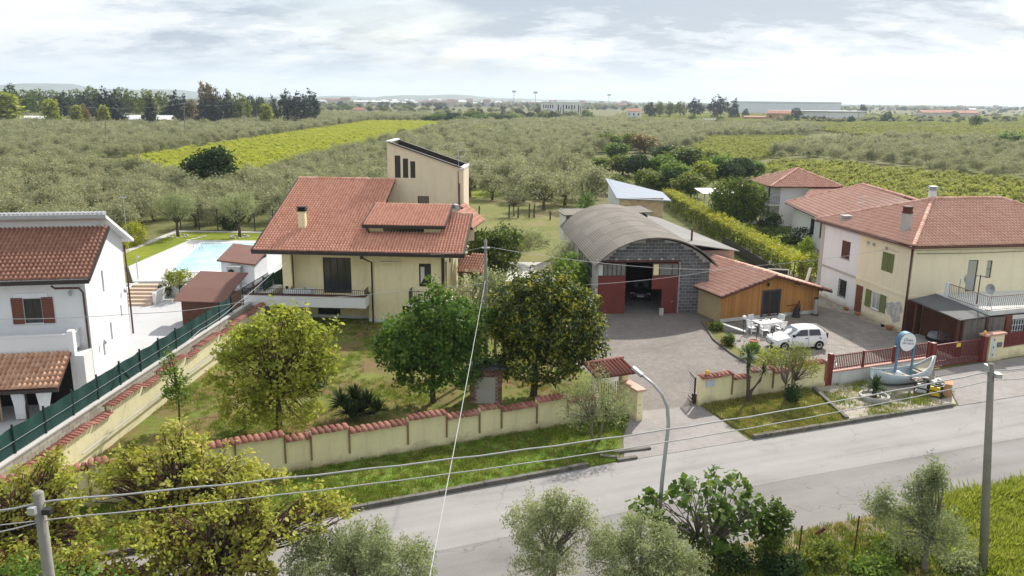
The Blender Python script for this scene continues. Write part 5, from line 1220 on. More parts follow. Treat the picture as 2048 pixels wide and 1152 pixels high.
sheet('rubble_strip', [yh.matrix_basis @ Vector((x, y, 0)) for x, y in ((-0.02, 0.4), (-0.7, 0.8), (-0.55, 2.4), (-0.9, 4.0), (-0.7, 5.4), (-1.5, 6.8), (-1.9, 8.6), (-1.7, 10.4), (-2.2, 12.5), (-0.02, 12.2))], 0.013, M['gravel'])
rs_ = random.Random(3)
rub = MB()
for i in range(150):
    q = yh.matrix_basis @ Vector((-abs(rs_.gauss(0.2, 0.7)), rs_.uniform(5.5, 12.3), 0)); r_ = rs_.uniform(0.03, 0.11)
    rub.lathe([(r_, 0), (r_*0.9, r_*0.5), (r_*0.3, r_*0.8)], (q.x, q.y, 0.01), 5, rs_.random())
rub.build('rubble', M['grey_tuff'], kind='stuff')
mgf = thing('metal_gate_frame', 'pale metal gate frame with dark mesh behind the timber cabin', 'gate', (22.6, 69.5, 0), R(-12))
for x in (0, 1.7): MB().box(x-0.04, -0.04, 0, x+0.04, 0.04, 1.75).build('post', M['offwhite'], mgf)
MB().box(0.04, -0.04, 1.67, 1.66, 0.04, 1.75).build('rail', M['offwhite'], mgf); MB().box(0.05, -0.01, 0.1, 1.65, 0.01, 1.66).build('mesh_panel', M['black_metal'], mgf)
# ------------------------------------------------------------------ boundary walls with tiled copings
def coping_tile_mesh():
    mb = MB(); vs = []; n = 6; w = 0.112
    for y, r, z in ((-0.32, w*1.05, -0.035), (0.0, w*0.98, 0.075), (0.26, w*0.9, 0.03)):
        vs += [(r*math.cos(math.pi*j/n), y, z + r*0.62*math.sin(math.pi*j/n)) for j in range(n+1)]
    k = n + 1
    fs = [(i*k+j, i*k+j+1, (i+1)*k+j+1, (i+1)*k+j) for i in range(2) for j in range(n)] + [tuple(range(k))[::-1], tuple(range(2*k, 3*k))]
    mb.add([(x, y, z) for x, y, z in vs], [f[::-1] for f in fs], 0.5)
    return mb.mesh('coping_tile', M['tile_coping'], True)
COP = coping_tile_mesh()
dark_pipe = plain('rust streaked downpipe', (0.24, 0.165, 0.07), 0.7, 0.4, 4, 0.1)
def tiled_wall(parent, A, B, sections, mat, th=0.22, post=True):
    """sections: (s0, s1, height); a stretch of rendered wall with one coping tile after another on top"""
    A, B = Vector(A), Vector(B); d = (B - A).normalized(); ang = math.atan2(d.y, d.x)
    for s0, s1, h in sections:
        p = A + d * s0
        body = MB().box(0, 0, -0.05, s1 - s0, th, h).build('wall_panel', mat, parent, (p.x, p.y, 0), ang)
        n = max(1, round((s1 - s0) / 0.262))
        for i in range(n):
            t = link('coping_tile', COP, parent, A + d * (s0 + (i + 0.5) * (s1 - s0) / n) + Vector((-d.y*0.11, d.x*0.11, h - 0.005)), ang + rnd.uniform(-0.05, 0.05))
            t.location.z += rnd.uniform(-0.012, 0.012); t.rotation_euler.x = rnd.uniform(-0.03, 0.03)
        if post:
            q = A + d * s1 + Vector((d.y*0.03, -d.x*0.03, 0))
            MB().box(-0.035, -0.04, h*0.25, 0.035, 0.03, h + 0.02).build('drain_strip', dark_pipe, parent, (q.x, q.y, 0), ang)
def on_line(A, B, u, v):
    A, B = Vector(A), Vector(B); d = Vector(_ray(u, v)); c = Vector((0, 0, CAM_H)); D = (B - A); nn = Vector((-D.y, D.x, 0))
    k = nn.dot(A - c) / nn.dot(d); p = c + d * k
    return (p - A).dot(D.normalized()), p.z
gw = thing('garden_wall', 'long pale yellow garden wall stepping along the road verge under red coping tiles', 'wall')
tops = [((95, 947), (145, 940)), ((145, 938), (172, 935)), ((174, 927), (216, 922)), ((217, 929), (325, 912)), ((325, 902), (466, 890)), ((469, 880), (566, 873)), ((569, 879.5), (617, 874)), ((621, 864), (693, 856)), ((698, 861), (811, 847)), ((815, 836.5), (890, 827)),
        ((893, 834), (957, 827)), ((959, 817), (1000, 813.6)), ((1003, 818.6), (1071, 810)), ((1074, 800), (1134, 794)), ((1136, 802), (1190, 796))]
secs = []
for a, b in tops:
    sa, za = on_line(FW0, FW1, *a); sb, zb = on_line(FW0, FW1, *b)
    secs.append([sa, sb, (za + zb) / 2])
for i in range(len(secs) - 1): secs[i][1] = secs[i+1][0] - 0.004
secs[0][0] = 0.0
tiled_wall(gw, FW0, FW1, secs, M['cream_wall'])
sw = thing('side_wall', 'pale yellow garden wall with stepped red copings beside the green screen fence', 'wall')
SWa, SWb = Vector((-19.28, 29.0, 0)), Vector((-17.98, 55.9, 0))
# seen from inside the garden the wall runs away from the camera; outside is on the right of B -> A
ln = (SWb - SWa).length; s = 0; k = 0; ss = []
hts = [1.62, 1.52, 1.82, 1.6, 1.78, 1.55, 1.72, 1.5, 1.65, 1.5, 1.6]
lens = [4.9, 1.5, 3.0, 2.0, 2.9, 1.7, 3.0, 1.8, 2.8, 1.6, 2.2]
for h, l in zip(hts, lens): ss.append((s, min(s + l, ln), h)); s += l
ss = [(ln - b, ln - a - 0.004, h) for a, b, h in ss if a < ln]
tiled_wall(sw, SWb, SWa, ss, plain('sunlit yellow render', (0.70, 0.64, 0.42), 0.9, 0.06, 0.6, 0.12, 40, stain=(0.5, 0.42, 0.22), stain_amt=0.4))
# grey handrail pipe and meter boxes along it
hp = MB().tube([(-18.7, 32.5, 0.75), (-18.2, 42.5, 0.85), (-17.75, 50.5, 0.9)], 0.035); tag(hp.build('handrail', M['grey_metal']), 'thin grey pipe rail running along the inside of the yellow side wall', 'rail')
mbx = thing('meter_cabinet', 'small grey cabinet with a dark door against the side wall by the lawn', 'cabinet', (-18.75, 38.6, 0.0), R(-90))
MB().box(-0.4, -0.12, 0.1, 0.4, 0.12, 0.75).build('body', M['white_blue'], mbx); MB().box(0.42, -0.12, 0.0, 0.5, 0.12, 0.8).build('post', M['black_metal'], mbx); MB().box(-0.5, -0.12, 0.0, -0.42, 0.12, 0.9).build('post', M['black_metal'], mbx)
# block wall with green screens
bw = thing('block_wall', 'low grey stone block wall carrying the green screen fence', 'wall')
Ba, Bb = Vector((-20.38, 28.2, 0)), Vector((-18.62, 61.2, 0)); bd = (Bb - Ba).normalized(); bang = math.atan2(bd.y, bd.x); bL = (Bb - Ba).length
MB().box(0, -0.10, -0.1, bL, 0.10, 1.6).build('core', M['mortar'], bw, Ba, bang)
gbm = {}
for row in range(6):
    x = 0.02 - (0.27 if row % 2 else 0)
    while x < bL - 0.1:
        x0, x1 = max(0.01, x), min(x + 0.52, bL - 0.01); k = round(x1 - x0, 2)
        if k > 0.1 and (row >= 3 or x < 12):
            if k not in gbm: gbm[k] = MB().box(-k/2, -0.135, 0, k/2, -0.10, 0.245, 0.5).mesh('stone_block', M['grey_tuff'])
            p = Ba + bd * ((x0 + x1)/2)
            link('stone_block', gbm[k], bw, (p.x, p.y, 0.05 + row*0.26), bang + rnd.uniform(-0.01, 0.01))
        x += 0.545
MB().box(0, -0.17, 1.6, bL, 0.15, 1.68).build('coping', M['pale_concrete'], bw, Ba, bang)
gf = thing('green_fence', 'dark green privacy screen fence on steel posts beside the white house', 'fence')
scr = plain('green shade cloth', (0.012, 0.055, 0.048), 0.8, 0.25, 0.9, 0.25, 22)
step = 2.05; x = 0.3; i = 0
while x + step < bL + 0.2:
    p = Ba + bd * x + Vector((-0.06, 0, 0))
    hgt = 2.82 if x < 24 else 2.75
    MB().box(-0.035, -0.035, 1.68, 0.035, 0.035, hgt + 0.12).build('post', M['leaf_post'] if 'leaf_post' in M else M.setdefault('leaf_post', plain('green black post', (0.012, 0.03, 0.028), 0.5)), gf, p, bang)
    skip = 24.2 < x < 29.5
    if not skip:
        sc_ = MB(); n = 10
        for j in range(n):
            a, b = j/n, (j+1)/n; wv = lambda q: 0.03*math.sin(q*9 + i)
            zt_ = lambda q: hgt - 0.05*math.sin(math.pi*q)
            vs = []
            for q in (a, b):
                for z in (1.72, 2.1, 2.5): vs.append((0.05 + q*(step-0.1), wv(q)*(z-1.6), z))
                vs.append((0.05 + q*(step-0.1), wv(q), zt_(q)))
            sc_.add(vs, [(0,4,5,1), (1,5,6,2), (2,6,7,3)])
        sc_.build('screen_panel', scr, gf, p, bang, smooth=True)
        MB().box(0.04, -0.05, 2.22, step - 0.04, -0.04, 2.235).build('wire', M['wire'], gf, p, bang)
    else:
        for z in (1.95, 2.3, 2.65): MB().box(0.04, -0.01, z, step - 0.04, 0.01, z + 0.015).build('wire', M['black_metal'], gf, p, bang)
    if i == 5:
        for s_ in (-1, 1): MB().beam((0, 0, 2.7), (s_*0.9, 0, 1.7), 0.045).build('brace', M['leaf_post'], gf, p, bang)
    x += step; i += 1
# green fence continuing behind the villa
gf2 = thing('green_fence', 'green screen fence running on past the pool hut to the villa corner', 'fence')
A2, B2 = Vector((-18.7, 61.5, 0)), Vector((-17.6, 80.0, 0)); d2_ = (B2 - A2).normalized(); a2_ = math.atan2(d2_.y, d2_.x)
for i in range(9):
    p = A2 + d2_ * (i * 2.05)
    MB().box(-0.04, -0.04, 0, 0.04, 0.04, 2.7).build('post', M['leaf_post'], gf2, p, a2_); MB().box(0.05, -0.01, 0.3, 2.0, 0.01, 2.6).build('screen_panel', scr, gf2, p, a2_)
MB().beam(A2 + Vector((0.15, -0.4, 1.0)), A2 + d2_ * 9 + Vector((0.15, 0, 1.1)), 0.2, 0.5).build('low_wall', M['pale_concrete'], gf2)

# wall right of the gate and the gate leaf
rw = thing('gate_wall', 'pale yellow wall right of the drive with stepped red copings', 'wall')
rt = [((1401, 755.5), (1462, 748)), ((1465, 757), (1498, 752)), ((1500, 743), (1545, 737)), ((1547, 745), (1585, 739)), ((1587, 733), (1640, 724))]
secs = []
for a, b in rt:
    sa, za = on_line(RW0, RW1, *a); sb, zb = on_line(RW0, RW1, *b); secs.append([sa, sb, (za+zb)/2])
for i in range(len(secs) - 1): secs[i][1] = secs[i+1][0] - 0.004
secs[-1][1] = (RW1 - RW0).length - 0.1
tiled_wall(rw, RW0, RW1, secs, M['cream_wall'])
rwd = (RW1 - RW0).normalized(); rwa = math.atan2(rwd.y, rwd.x)
pq = RW0 + rwd * 0.55
sg = MB().box(-0.28, -0.045, 1.05, 0.28, -0.02, 1.42).build('notice_plate', plain('pale blue notice', (0.55, 0.58, 0.68), 0.6, 0.1, 4, 0), None, pq, rwa)
tag(sg, 'small pale blue notice plate on the end of the gate wall', 'sign')
yl = MB().lathe([(0.09, 0), (0.11, 0.05), (0.10, 0.2), (0.03, 0.26)], n=12).build('warning_lamp', plain('amber lamp', (0.75, 0.45, 0.06), 0.4, 0.05, 3, 0), None, RW0 + rwd*0.35 + Vector((0, 0.1, secs[0][2] + 0.12)))
tag(yl, 'amber gate warning lamp on top of the wall end', 'lamp')
gt_ = thing('sliding_gate', 'black sliding gate drawn back behind the wall end', 'gate', (9.95, 41.15, 0.03), R(95))
MB().box(-0.04, -0.04, 0, 0.04, 0.04, 1.5).build('post', M['black_metal'], gt_); MB().box(0.0, -0.03, 1.42, 1.0, 0.03, 1.5).build('rail', M['black_metal'], gt_); MB().box(0, -0.03, 0.08, 1.0, 0.03, 0.16).build('rail', M['black_metal'], gt_)
for i in range(7): MB().box(0.04, -0.02, 0.3 + i*0.17, 0.9, 0.02, 0.33 + i*0.17).build('bar', M['black_metal'], gt_)
MB().box(0.1, -0.25, 0, 0.5, -0.02, 0.5).build('motor_box', M['black_metal'], gt_)
# tiled canopy over the pedestrian gate at the end of the garden wall
pg = thing('gate_canopy', 'small red tiled canopy on pale piers over the pedestrian gate', 'canopy', (4.35, 39.35, 0), R(24))
MB().box(1.55, -0.1, 0, 1.95, 0.25, 2.2).build('pier', M['cream'], pg); MB().box(-0.1, -0.1, 0, 0.25, 0.25, 2.2).build('pier', M['cream'], pg)
MB().box(-0.05, -0.05, 2.05, 1.95, 0.2, 2.25).build('lintel', M['offwhite'], pg)
roof_plane(pg, [(-0.25, -0.55, 2.28), (2.1, -0.55, 2.28), (2.1, 0.75, 2.62), (-0.25, 0.75, 2.62)], 0.215, 1.33, 'tile_coping', single=40, th=0.08, hgt=0.085)
ridge(pg, (-0.25, 0.78, 2.66), (2.1, 0.78, 2.66), 0.10, 'tile_coping')
gbars = MB()
for i in range(9): gbars.box(0.3 + i*0.135, 0.05, 0.1, 0.33 + i*0.135, 0.08, 1.7)
o = gbars.build('gate_bars', M['black_metal'], pg); o['kind'] = 'stuff'
ws = MB().box(1.6, -1.55, 0, 1.95, -0.12, 1.62).build('return_wall', M['cream_wall'], pg)
MB().box(1.5, -1.65, 1.62, 2.05, -0.11, 1.74).build('coping_slab', plain('pink coping slab', (0.55, 0.34, 0.27), 0.85, 0.08), pg)

# red iron fence, gate and entry pier
rf = thing('red_fence', 'dark red iron railing on a low rendered wall in front of the farmhouse yard', 'fence')
P0, P1 = Vector((18.45, 44.35, 0)), Vector((25.65, 47.25, 0)); fd = (P1 - P0).normalized(); fa = math.atan2(fd.y, fd.x); fl = (P1 - P0).length
MB().box(0, -0.1, 0, fl, 0.12, 0.78).build('low_wall', M['offwhite'], rf, P0, fa); MB().box(0, -0.14, 0.78, fl, 0.16, 0.84).build('wall_cap', plain('pink cap', (0.50, 0.30, 0.25), 0.85), rf, P0, fa)
for x in (0.06, 2.5, 4.9, fl - 0.1): MB().box(x - 0.06, -0.06, 0.84, x + 0.06, 0.06, 1.85).build('post', M['red_iron'], rf, P0, fa)
for z in (0.98, 1.72): MB().box(0.1, -0.03, z, fl - 0.15, 0.03, z + 0.06).build('rail', M['red_iron'], rf, P0, fa)
b = MB(); n = int(fl / 0.135)
for i in range(n): b.box(0.12 + i*0.135, -0.018, 0.9, 0.16 + i*0.135, 0.018, 1.82)
o = b.build('bars', M['red_iron'], rf, P0, fa); o['kind'] = 'stuff'
MB().box(-0.14, -0.16, 0, 0.1, 0.1, 1.95).build('end_post', M['red_iron'], rf, P0, fa)
rg = thing('red_gate', 'dark red iron sliding gate between the railing and the entry pier', 'gate')
Q0, Q1 = P1 + fd*0.12, Vector((29.75, 48.95, 0)); gd = (Q1 - Q0).normalized(); ga_ = math.atan2(gd.y, gd.x); gl_ = (Q1 - Q0).length
MB().box(0, -0.16, 0, 0.3, 0.12, 1.75).build('post', M['red_iron'], rg, Q0, ga_)
for z in (0.08, 0.42, 1.5): MB().box(0.3, -0.03, z, gl_, 0.03, z + 0.07).build('rail', M['red_iron'], rg, Q0, ga_)
b = MB(); n = int((gl_ - 0.4) / 0.135)
for i in range(n): b.box(0.36 + i*0.135, -0.018, 0.12, 0.4 + i*0.135, 0.018, 1.52)
o = b.build('bars', M['red_iron'], rg, Q0, ga_); o['kind'] = 'stuff'
MB().box(gl_*0.5, -0.06, 1.25, gl_*0.5 + 0.35, -0.035, 1.5).build('yellow_plate', plain('yellow plate', (0.75, 0.52, 0.06), 0.5, 0.05), rg, Q0, ga_)
ep = thing('entry_pier', 'cream entry pier with letter box and intercom between two red gates', 'pier', Q1 + gd*0.75, ga_)
MB().box(-0.1, -0.2, 0, 1.15, 0.2, 1.72).build('pier', M['cream'], ep); MB().box(-0.6, -0.28, 1.72, 1.25, 0.28, 1.84).build('pier_cap', plain('pink pier cap', (0.52, 0.31, 0.24), 0.85), ep)
MB().box(0.55, -0.26, 0.92, 0.95, -0.2, 1.22).build('letter_box', plain('slate letter box', (0.14, 0.17, 0.19), 0.4), ep); MB().box(0.05, -0.23, 0.25, 0.35, -0.2, 1.6).build('notice', plain('pale notice strip', (0.60, 0.66, 0.74), 0.6), ep)
for z in (0.4, 0.9, 1.4): MB().box(0.16, -0.245, z, 0.24, -0.23, z + 0.1).build('bell_button', M['dark'], ep)
MB().box(-0.55, -0.14, 0, -0.2, 0.14, 1.7).build('red_post', M['red_iron'], ep); MB().lathe([(0.09, 1.84), (0.11, 1.9), (0.09, 2.02), (0.02, 2.06)], (-0.45, 0, 0), 10).build('lamp', plain('yellow lamp', (0.75, 0.42, 0.05), 0.4, 0.05), ep)
rf2 = thing('red_fence', 'dark red boarded railing on a wall to the right of the entry pier', 'fence')
R0, R1 = Q1 + gd*2.0, Q1 + gd*13; rl = (R1 - R0).length
MB().box(0, -0.1, 0, rl, 0.12, 0.72).build('low_wall', M['cream_wall'], rf2, R0, ga_)
for x in np.arange(0.06, rl, 2.2): MB().box(x - 0.05, -0.05, 0.72, x + 0.05, 0.05, 1.75).build('post', M['red_iron'], rf2, R0, ga_)
for z in (0.8, 1.62): MB().box(0, -0.03, z, rl, 0.03, z + 0.06).build('rail', M['red_iron'], rf2, R0, ga_)
b = MB(); n = int(rl / 0.12)
for i in range(n): b.box(i*0.12, -0.02, 0.76, i*0.12 + 0.085, 0.0, 1.66)
o = b.build('bars', M['red_iron'], rf2, R0, ga_); o['kind'] = 'stuff'
# ------------------------------------------------------------------ cars
def rounded_loft(stations, ns):
    """stations: (x, [half-section (y, z) points from bottom centre to top centre]); mirrored and lofted along x"""
    mb = MB(); k = None; vs = []
    for x, sec in stations:
        full = [(y, z) for y, z in sec] + [(-y, z) for y, z in sec[::-1]]
        k = len(full); vs += [(x, y, z) for y, z in full]
    n = len(stations)
    fs = [(i*k+j, i*k+(j+1) % k, (i+1)*k+(j+1) % k, (i+1)*k+j) for i in range(n-1) for j in range(k)]
    fs += [tuple(range(k))[::-1], tuple(range((n-1)*k, n*k))]
    mb.add(vs, fs); return mb
def car(loc, rot, paint, label, sc_=1.0, plate=True):
    t = thing('parked_car', label, 'car', loc, rot); t.scale = (sc_,)*3
    # x: 0 nose .. 3.8 tail ; lower body with bonnet and tail, then the cabin above the belt line
    def low(w, zb, zs, zt): return [(0.0, zb), (w*0.88, zb), (w*0.97, zb+0.10), (w, zs*0.55+zb*0.45), (w*0.985, zs), (w*0.90, zt-0.02), (w*0.5, zt+0.015), (0.0, zt+0.02)]
    st = [(0.0, low(0.55, 0.30, 0.52, 0.58)), (0.06, low(0.70, 0.22, 0.56, 0.66)), (0.25, low(0.80, 0.20, 0.62, 0.745)), (0.6, low(0.825, 0.19, 0.72, 0.83)), (1.05, low(0.83, 0.19, 0.82, 0.935)),
          (1.4, low(0.83, 0.19, 0.86, 0.96)), (2.4, low(0.83, 0.19, 0.88, 0.97)), (3.2, low(0.825, 0.19, 0.90, 0.98)), (3.6, low(0.80, 0.22, 0.90, 0.98)), (3.76, low(0.74, 0.27, 0.80, 0.94)), (3.80, low(0.66, 0.32, 0.7, 0.80))]
    me = rounded_loft(st, 0).build('body', paint, t, smooth=True)
    es = me.modifiers.new('edge', 'EDGE_SPLIT'); es.split_angle = R(42)
    def cab(wb, wt, zb, zt): return [(0.0, zb), (wb, zb), (wb-(wb-wt)*0.5, (zb+zt)/2), (wt+0.02, zt-0.06), (wt-0.08, zt), (0.0, zt+0.025)]
    cs = [(1.02, cab(0.70, 0.68, 0.90, 0.95)), (1.35, cab(0.76, 0.68, 0.92, 1.18)), (1.72, cab(0.775, 0.63, 0.93, 1.41)), (2.1, cab(0.78, 0.63, 0.93, 1.455)), (2.7, cab(0.78, 0.63, 0.94, 1.46)), (3.2, cab(0.775, 0.61, 0.95, 1.42)), (3.5, cab(0.76, 0.58, 0.96, 1.26)), (3.72, cab(0.72, 0.58, 0.94, 1.0))]
    cbm = rounded_loft(cs, 0).build('cabin', paint, t, smooth=True); es = cbm.modifiers.new('edge', 'EDGE_SPLIT'); es.split_angle = R(38)
    gl = M['glass']; ws = glassmat('windscreen', (0.16, 0.18, 0.20), 0.05) if 'windscreen' not in M else M['windscreen']; M['windscreen'] = ws
    def off(pts, n, d=0.012): return [Vector(p) + Vector(n) * d for p in pts]
    MB().poly(off([(1.08, 0.60, 0.985), (1.08, -0.60, 0.985), (1.66, -0.56, 1.385), (1.66, 0.56, 1.385)], (-0.6, 0, 0.8), 0.018)).build('windscreen', ws, t)
    MB().poly(off([(3.70, -0.58, 1.03), (3.70, 0.58, 1.03), (3.47, 0.52, 1.30), (3.47, -0.52, 1.30)], (0.8, 0, 0.5), 0.03)).build('rear_window', gl, t)
    for s in (1, -1):
        y0, y1 = 0.775, 0.665
        def sidew(x0, x1, x2, x3, nm):
            pts = [(x0, s*(y0+0.005), 0.985), (x1, s*(y0+0.005), 0.99), (x2, s*(y1+0.005), 1.37), (x3, s*(y1+0.005), 1.36)]
            pts = off(pts, (0, s*0.95, 0.25), 0.02); MB().poly(pts if s < 0 else pts[::-1]).build(nm, gl, t)
        sidew(1.30, 2.28, 2.28, 1.80, 'front_side_window'); sidew(2.38, 3.22, 3.10, 2.38, 'rear_side_window')
        MB().box(1.22, s*0.80 - 0.09, 0.93, 1.36, s*0.80 + 0.09, 1.07).build('wing_mirror', M['dark'], t)
        for x in (2.1, 3.08): MB().box(x, s*0.836 - 0.015, 0.80, x + 0.16, s*0.836 + 0.015, 0.84).build('door_handle', M['dark'], t)
        sl_ = MB(); sl_.box(1.18, s*0.832-0.004, 0.26, 1.19, s*0.832+0.006, 0.9); sl_.box(2.32, s*0.832-0.004, 0.26, 2.33, s*0.832+0.006, 0.9); o = sl_.build('door_gap', M['dark'], t); o['kind'] = 'stuff'
        for x in (0.66, 3.12):
            ar = MB(); n = 18
            ar.add([(x + 0.34*math.cos(math.pi*(j/(n-1))), s*0.838, 0.27 + 0.36*math.sin(math.pi*(j/(n-1)))) for j in range(n)], [tuple(range(n)) if s < 0 else tuple(range(n))[::-1]]); ar.build('wheel_arch', M['dark'], t)
            wv = MB(); prof = [(0.18, -0.09), (0.28, -0.09), (0.30, -0.05), (0.30, 0.05), (0.28, 0.09), (0.18, 0.09)]
            vs = []; n = 20
            for r_, q in prof: vs += [(x + r_*math.cos(2*math.pi*j/n), s*0.765 + q*1.0, 0.30 + r_*math.sin(2*math.pi*j/n)) for j in range(n)]
            wv.add(vs, [(i*n+j, i*n+(j+1) % n, (i+1)*n+(j+1) % n, (i+1)*n+j) for i in range(5) for j in range(n)])
            wo = wv.build('wheel', M['dark'], t, smooth=True)
            rm_ = MB(); rm_.add([(x + r_*math.cos(2*math.pi*j/n), s*(0.765 + q), 0.30 + r_*math.sin(2*math.pi*j/n)) for r_, q in ((0.19, 0.085), (0.10, 0.07)) for j in range(n)], [(j, (j+1) % n, n+(j+1) % n, n+j) for j in range(n)] + [tuple(range(n, 2*n))])
            rm_.build('hubcap', M['grey_metal'], wo)
        MB().obox((0.22, s*0.60, 0.64), (0.24, 0.34, 0.13), -s*R(24), tilt=0).build('headlight', plain('lamp glass', (0.62, 0.64, 0.66), 0.12, 0.03, 3, 0, spec=0.6) if 'lampglass' not in M else M['lampglass'], t)
        MB().box(3.64, s*0.70 - 0.07, 0.78, 3.74, s*0.70 + 0.07, 1.15).build('tail_light', M['red_iron'], t)
    MB().box(-0.025, -0.42, 0.34, 0.05, 0.42, 0.44).build('lower_grille', M['dark'], t); MB().box(-0.015, -0.60, 0.49, 0.07, 0.60, 0.53).build('bumper_strip', M['dark'], t)
    MB().box(-0.05, -0.26, 0.40, -0.03, 0.26, 0.51).build('number_plate', M['white'], t); MB().box(3.80, -0.26, 0.55, 3.825, 0.26, 0.66).build('number_plate', M['white'], t)
    return t
white_paint = plain('white car paint', (0.80, 0.80, 0.80), 0.25, 0.01, 1, 0, spec=0.5); black_paint = plain('dark car paint', (0.02, 0.022, 0.026), 0.2, 0.02, 1, 0, spec=0.6)
_n, _t = G(1556, 690), G(1640, 697)
car((17.25, 51.55, 0.012), R(9), white_paint, 'small white hatchback parked in front of the timber cabin', 1.0)
p = G(1268, 604); car((p.x + 0.5, p.y, 0.03), R(80), black_paint, 'dark car standing in the shade inside the open hangar', 1.0)

# ------------------------------------------------------------------ garden table set by the cabin
def plastic_chair(loc, rot, label, group='white plastic chairs round the cabin table'):
    t = thing('garden_chair', label, 'chair', loc, rot, group)
    MB().box(-0.26, -0.25, 0.40, 0.26, 0.25, 0.44).build('seat', M['white_plastic'], t)
    bk = MB(); 
    for i in range(4): bk.box(-0.25, 0.22 + i*0.025, 0.50 + i*0.11, 0.25, 0.25 + i*0.025, 0.58 + i*0.11)
    bk.beam((-0.25, 0.22, 0.42), (-0.25, 0.33, 0.95), 0.05); bk.beam((0.25, 0.22, 0.42), (0.25, 0.33, 0.95), 0.05); bk.box(-0.27, 0.30, 0.9, 0.27, 0.345, 0.97)
    bk.build('backrest', M['white_plastic'], t)
    for s in (-1, 1):
        MB().box(s*0.28 - 0.03, -0.25, 0.62, s*0.28 + 0.03, 0.25, 0.66).build('armrest', M['white_plastic'], t)
        for y in (-0.22, 0.22): MB().beam((s*0.27, y, 0), (s*0.26, y, 0.63 if y < 0 else 0.42), 0.05).build('leg', M['white_plastic'], t)
        MB().box(s*0.27 - 0.015, -0.2, 0.15, s*0.27 + 0.015, 0.2, 0.3).build('side_slat', M['white_plastic'], t)
    t.scale = (1.0, 1.0, 1.0); return t
tc_ = G(1533, 662); tc_.z = 0.012
tb2 = thing('garden_table', 'white plastic table with a printed cloth in front of the cabin door', 'table', tc_, R(20))
MB().box(-0.95, -0.5, 0.70, 0.95, 0.5, 0.74).build('table_top', M['white_plastic'], tb2)
clm = plain('pale table cloth', (0.74, 0.72, 0.72), 0.7, 0.06, 5, 0.05)
k = MB(); k.box(-0.97, -0.52, 0.742, 0.97, 0.52, 0.752); k.poly([(-0.97, -0.525, 0.75), (-0.97, -0.53, 0.5), (-0.2, -0.53, 0.42), (0.3, -0.53, 0.55), (0.97, -0.53, 0.48), (0.97, -0.525, 0.75)]); k.poly([(0.975, -0.52, 0.75), (0.98, -0.52, 0.5), (0.98, 0.52, 0.5), (0.975, 0.52, 0.75)]); k.build('cloth', clm, tb2)
for sx in (-0.85, 0.85):
    for sy in (-0.4, 0.4): MB().box(sx-0.05, sy-0.05, 0, sx+0.05, sy+0.05, 0.7).build('leg', M['white_plastic'], tb2)
tm_ = Matrix.Translation(tc_) @ Matrix.Rotation(R(20), 4, 'Z')
o = MB().box(-0.15, -0.05, 0, 0.15, 0.06, 0.04).build('folded_napkin', plain('purple cloth', (0.12, 0.03, 0.07), 0.8), None, tm_ @ Vector((-0.45, 0.15, 0.754)), R(35)); tag(o, 'dark purple folded cloth lying on the white garden table', 'cloth')
for i, (x, y, lab) in enumerate(((0.1, 0.3, 'small white cup on the middle of the garden table'), (0.4, 0.15, 'dark small dish on the right half of the garden table'))):
    o = MB().lathe([(0.04, 0), (0.06, 0.09), (0.055, 0.1)], n=10).build('cup', M['white_plastic' if i == 0 else 'dark'], None, tm_ @ Vector((x, y, 0.754))); tag(o, lab, 'cup')
for x, y, r_, lab in ((-1.35, -0.1, 90, 'white plastic chair at the left end of the garden table'), (-0.5, 0.9, 10, 'white plastic chair on the cabin side of the garden table'), (1.35, 0.45, -75, 'white plastic chair at the far right end of the garden table'), (0.45, -0.95, 180, 'white plastic chair turned to the driver side with its back to the car'), (-0.85, -0.95, 160, 'white plastic chair at the near left corner of the garden table')):
    plastic_chair(tm_ @ Vector((x, y, 0)), R(20 + r_), lab)
plastic_chair(Vector((19.35, 46.35, 0.012)), R(150), 'white plastic chair standing alone behind the red railing', 'white plastic chairs behind the railing'); plastic_chair(Vector((18.55, 46.0, 0.012)), R(200), 'low white plastic chair half hidden by the wall end and railing', 'white plastic chairs behind the railing')
# garden lamps, pots and tools round the cabin
def garden_lamp(loc, lab, globe=True, h=1.0):
    t = thing('garden_lamp', lab, 'lamp', loc, 0, 'garden lamps along the flower bed'); MB().tube([(0,0,0), (0,0,h)], 0.025).build('stem', M['black_metal'], t); MB().lathe([(0.06, 0), (0.06, 0.06)], (0,0,h), 8).build('collar', M['black_metal'], t)
    if globe: MB().lathe([(0.04, 0.05), (0.13, 0.1), (0.16, 0.2), (0.13, 0.3), (0.03, 0.34)], (0,0,h), 12).build('globe', M['white_plastic'], t, smooth=True)
    else: MB().lathe([(0.06, 0.06), (0.05, 0.14)], (0,0,h), 8).build('cap', M['black_metal'], t)
garden_lamp(G(1486, 669, 0.07), 'black garden lamp post with white globe left of the table', True, 1.05)
garden_lamp(G(1512, 684, 0.07), 'black globeless lamp post by the terracotta pot in the bed', False, 1.0); garden_lamp(G(1543, 692, 0.07), 'black globeless lamp post in front of the car nose', False, 0.9); garden_lamp(G(1575, 700, 0.07), 'black short lamp post by the front wheel of the car', False, 0.55)
def pot(loc, r_, h, mat, lab, name='flower_pot'):
    o = MB().lathe([(r_*0.7, 0), (r_, h*0.85), (r_*1.1, h*0.86), (r_*1.1, h), (r_*0.9, h), (r_*0.85, h*0.9)], n=14).build(name, mat, None, loc, smooth=False); return tag(o, lab, 'pot')
pot(G(1507, 692, 0.07), 0.28, 0.4, M['terracotta_pot'], 'wide pale terracotta pot at the edge of the bed by the car')
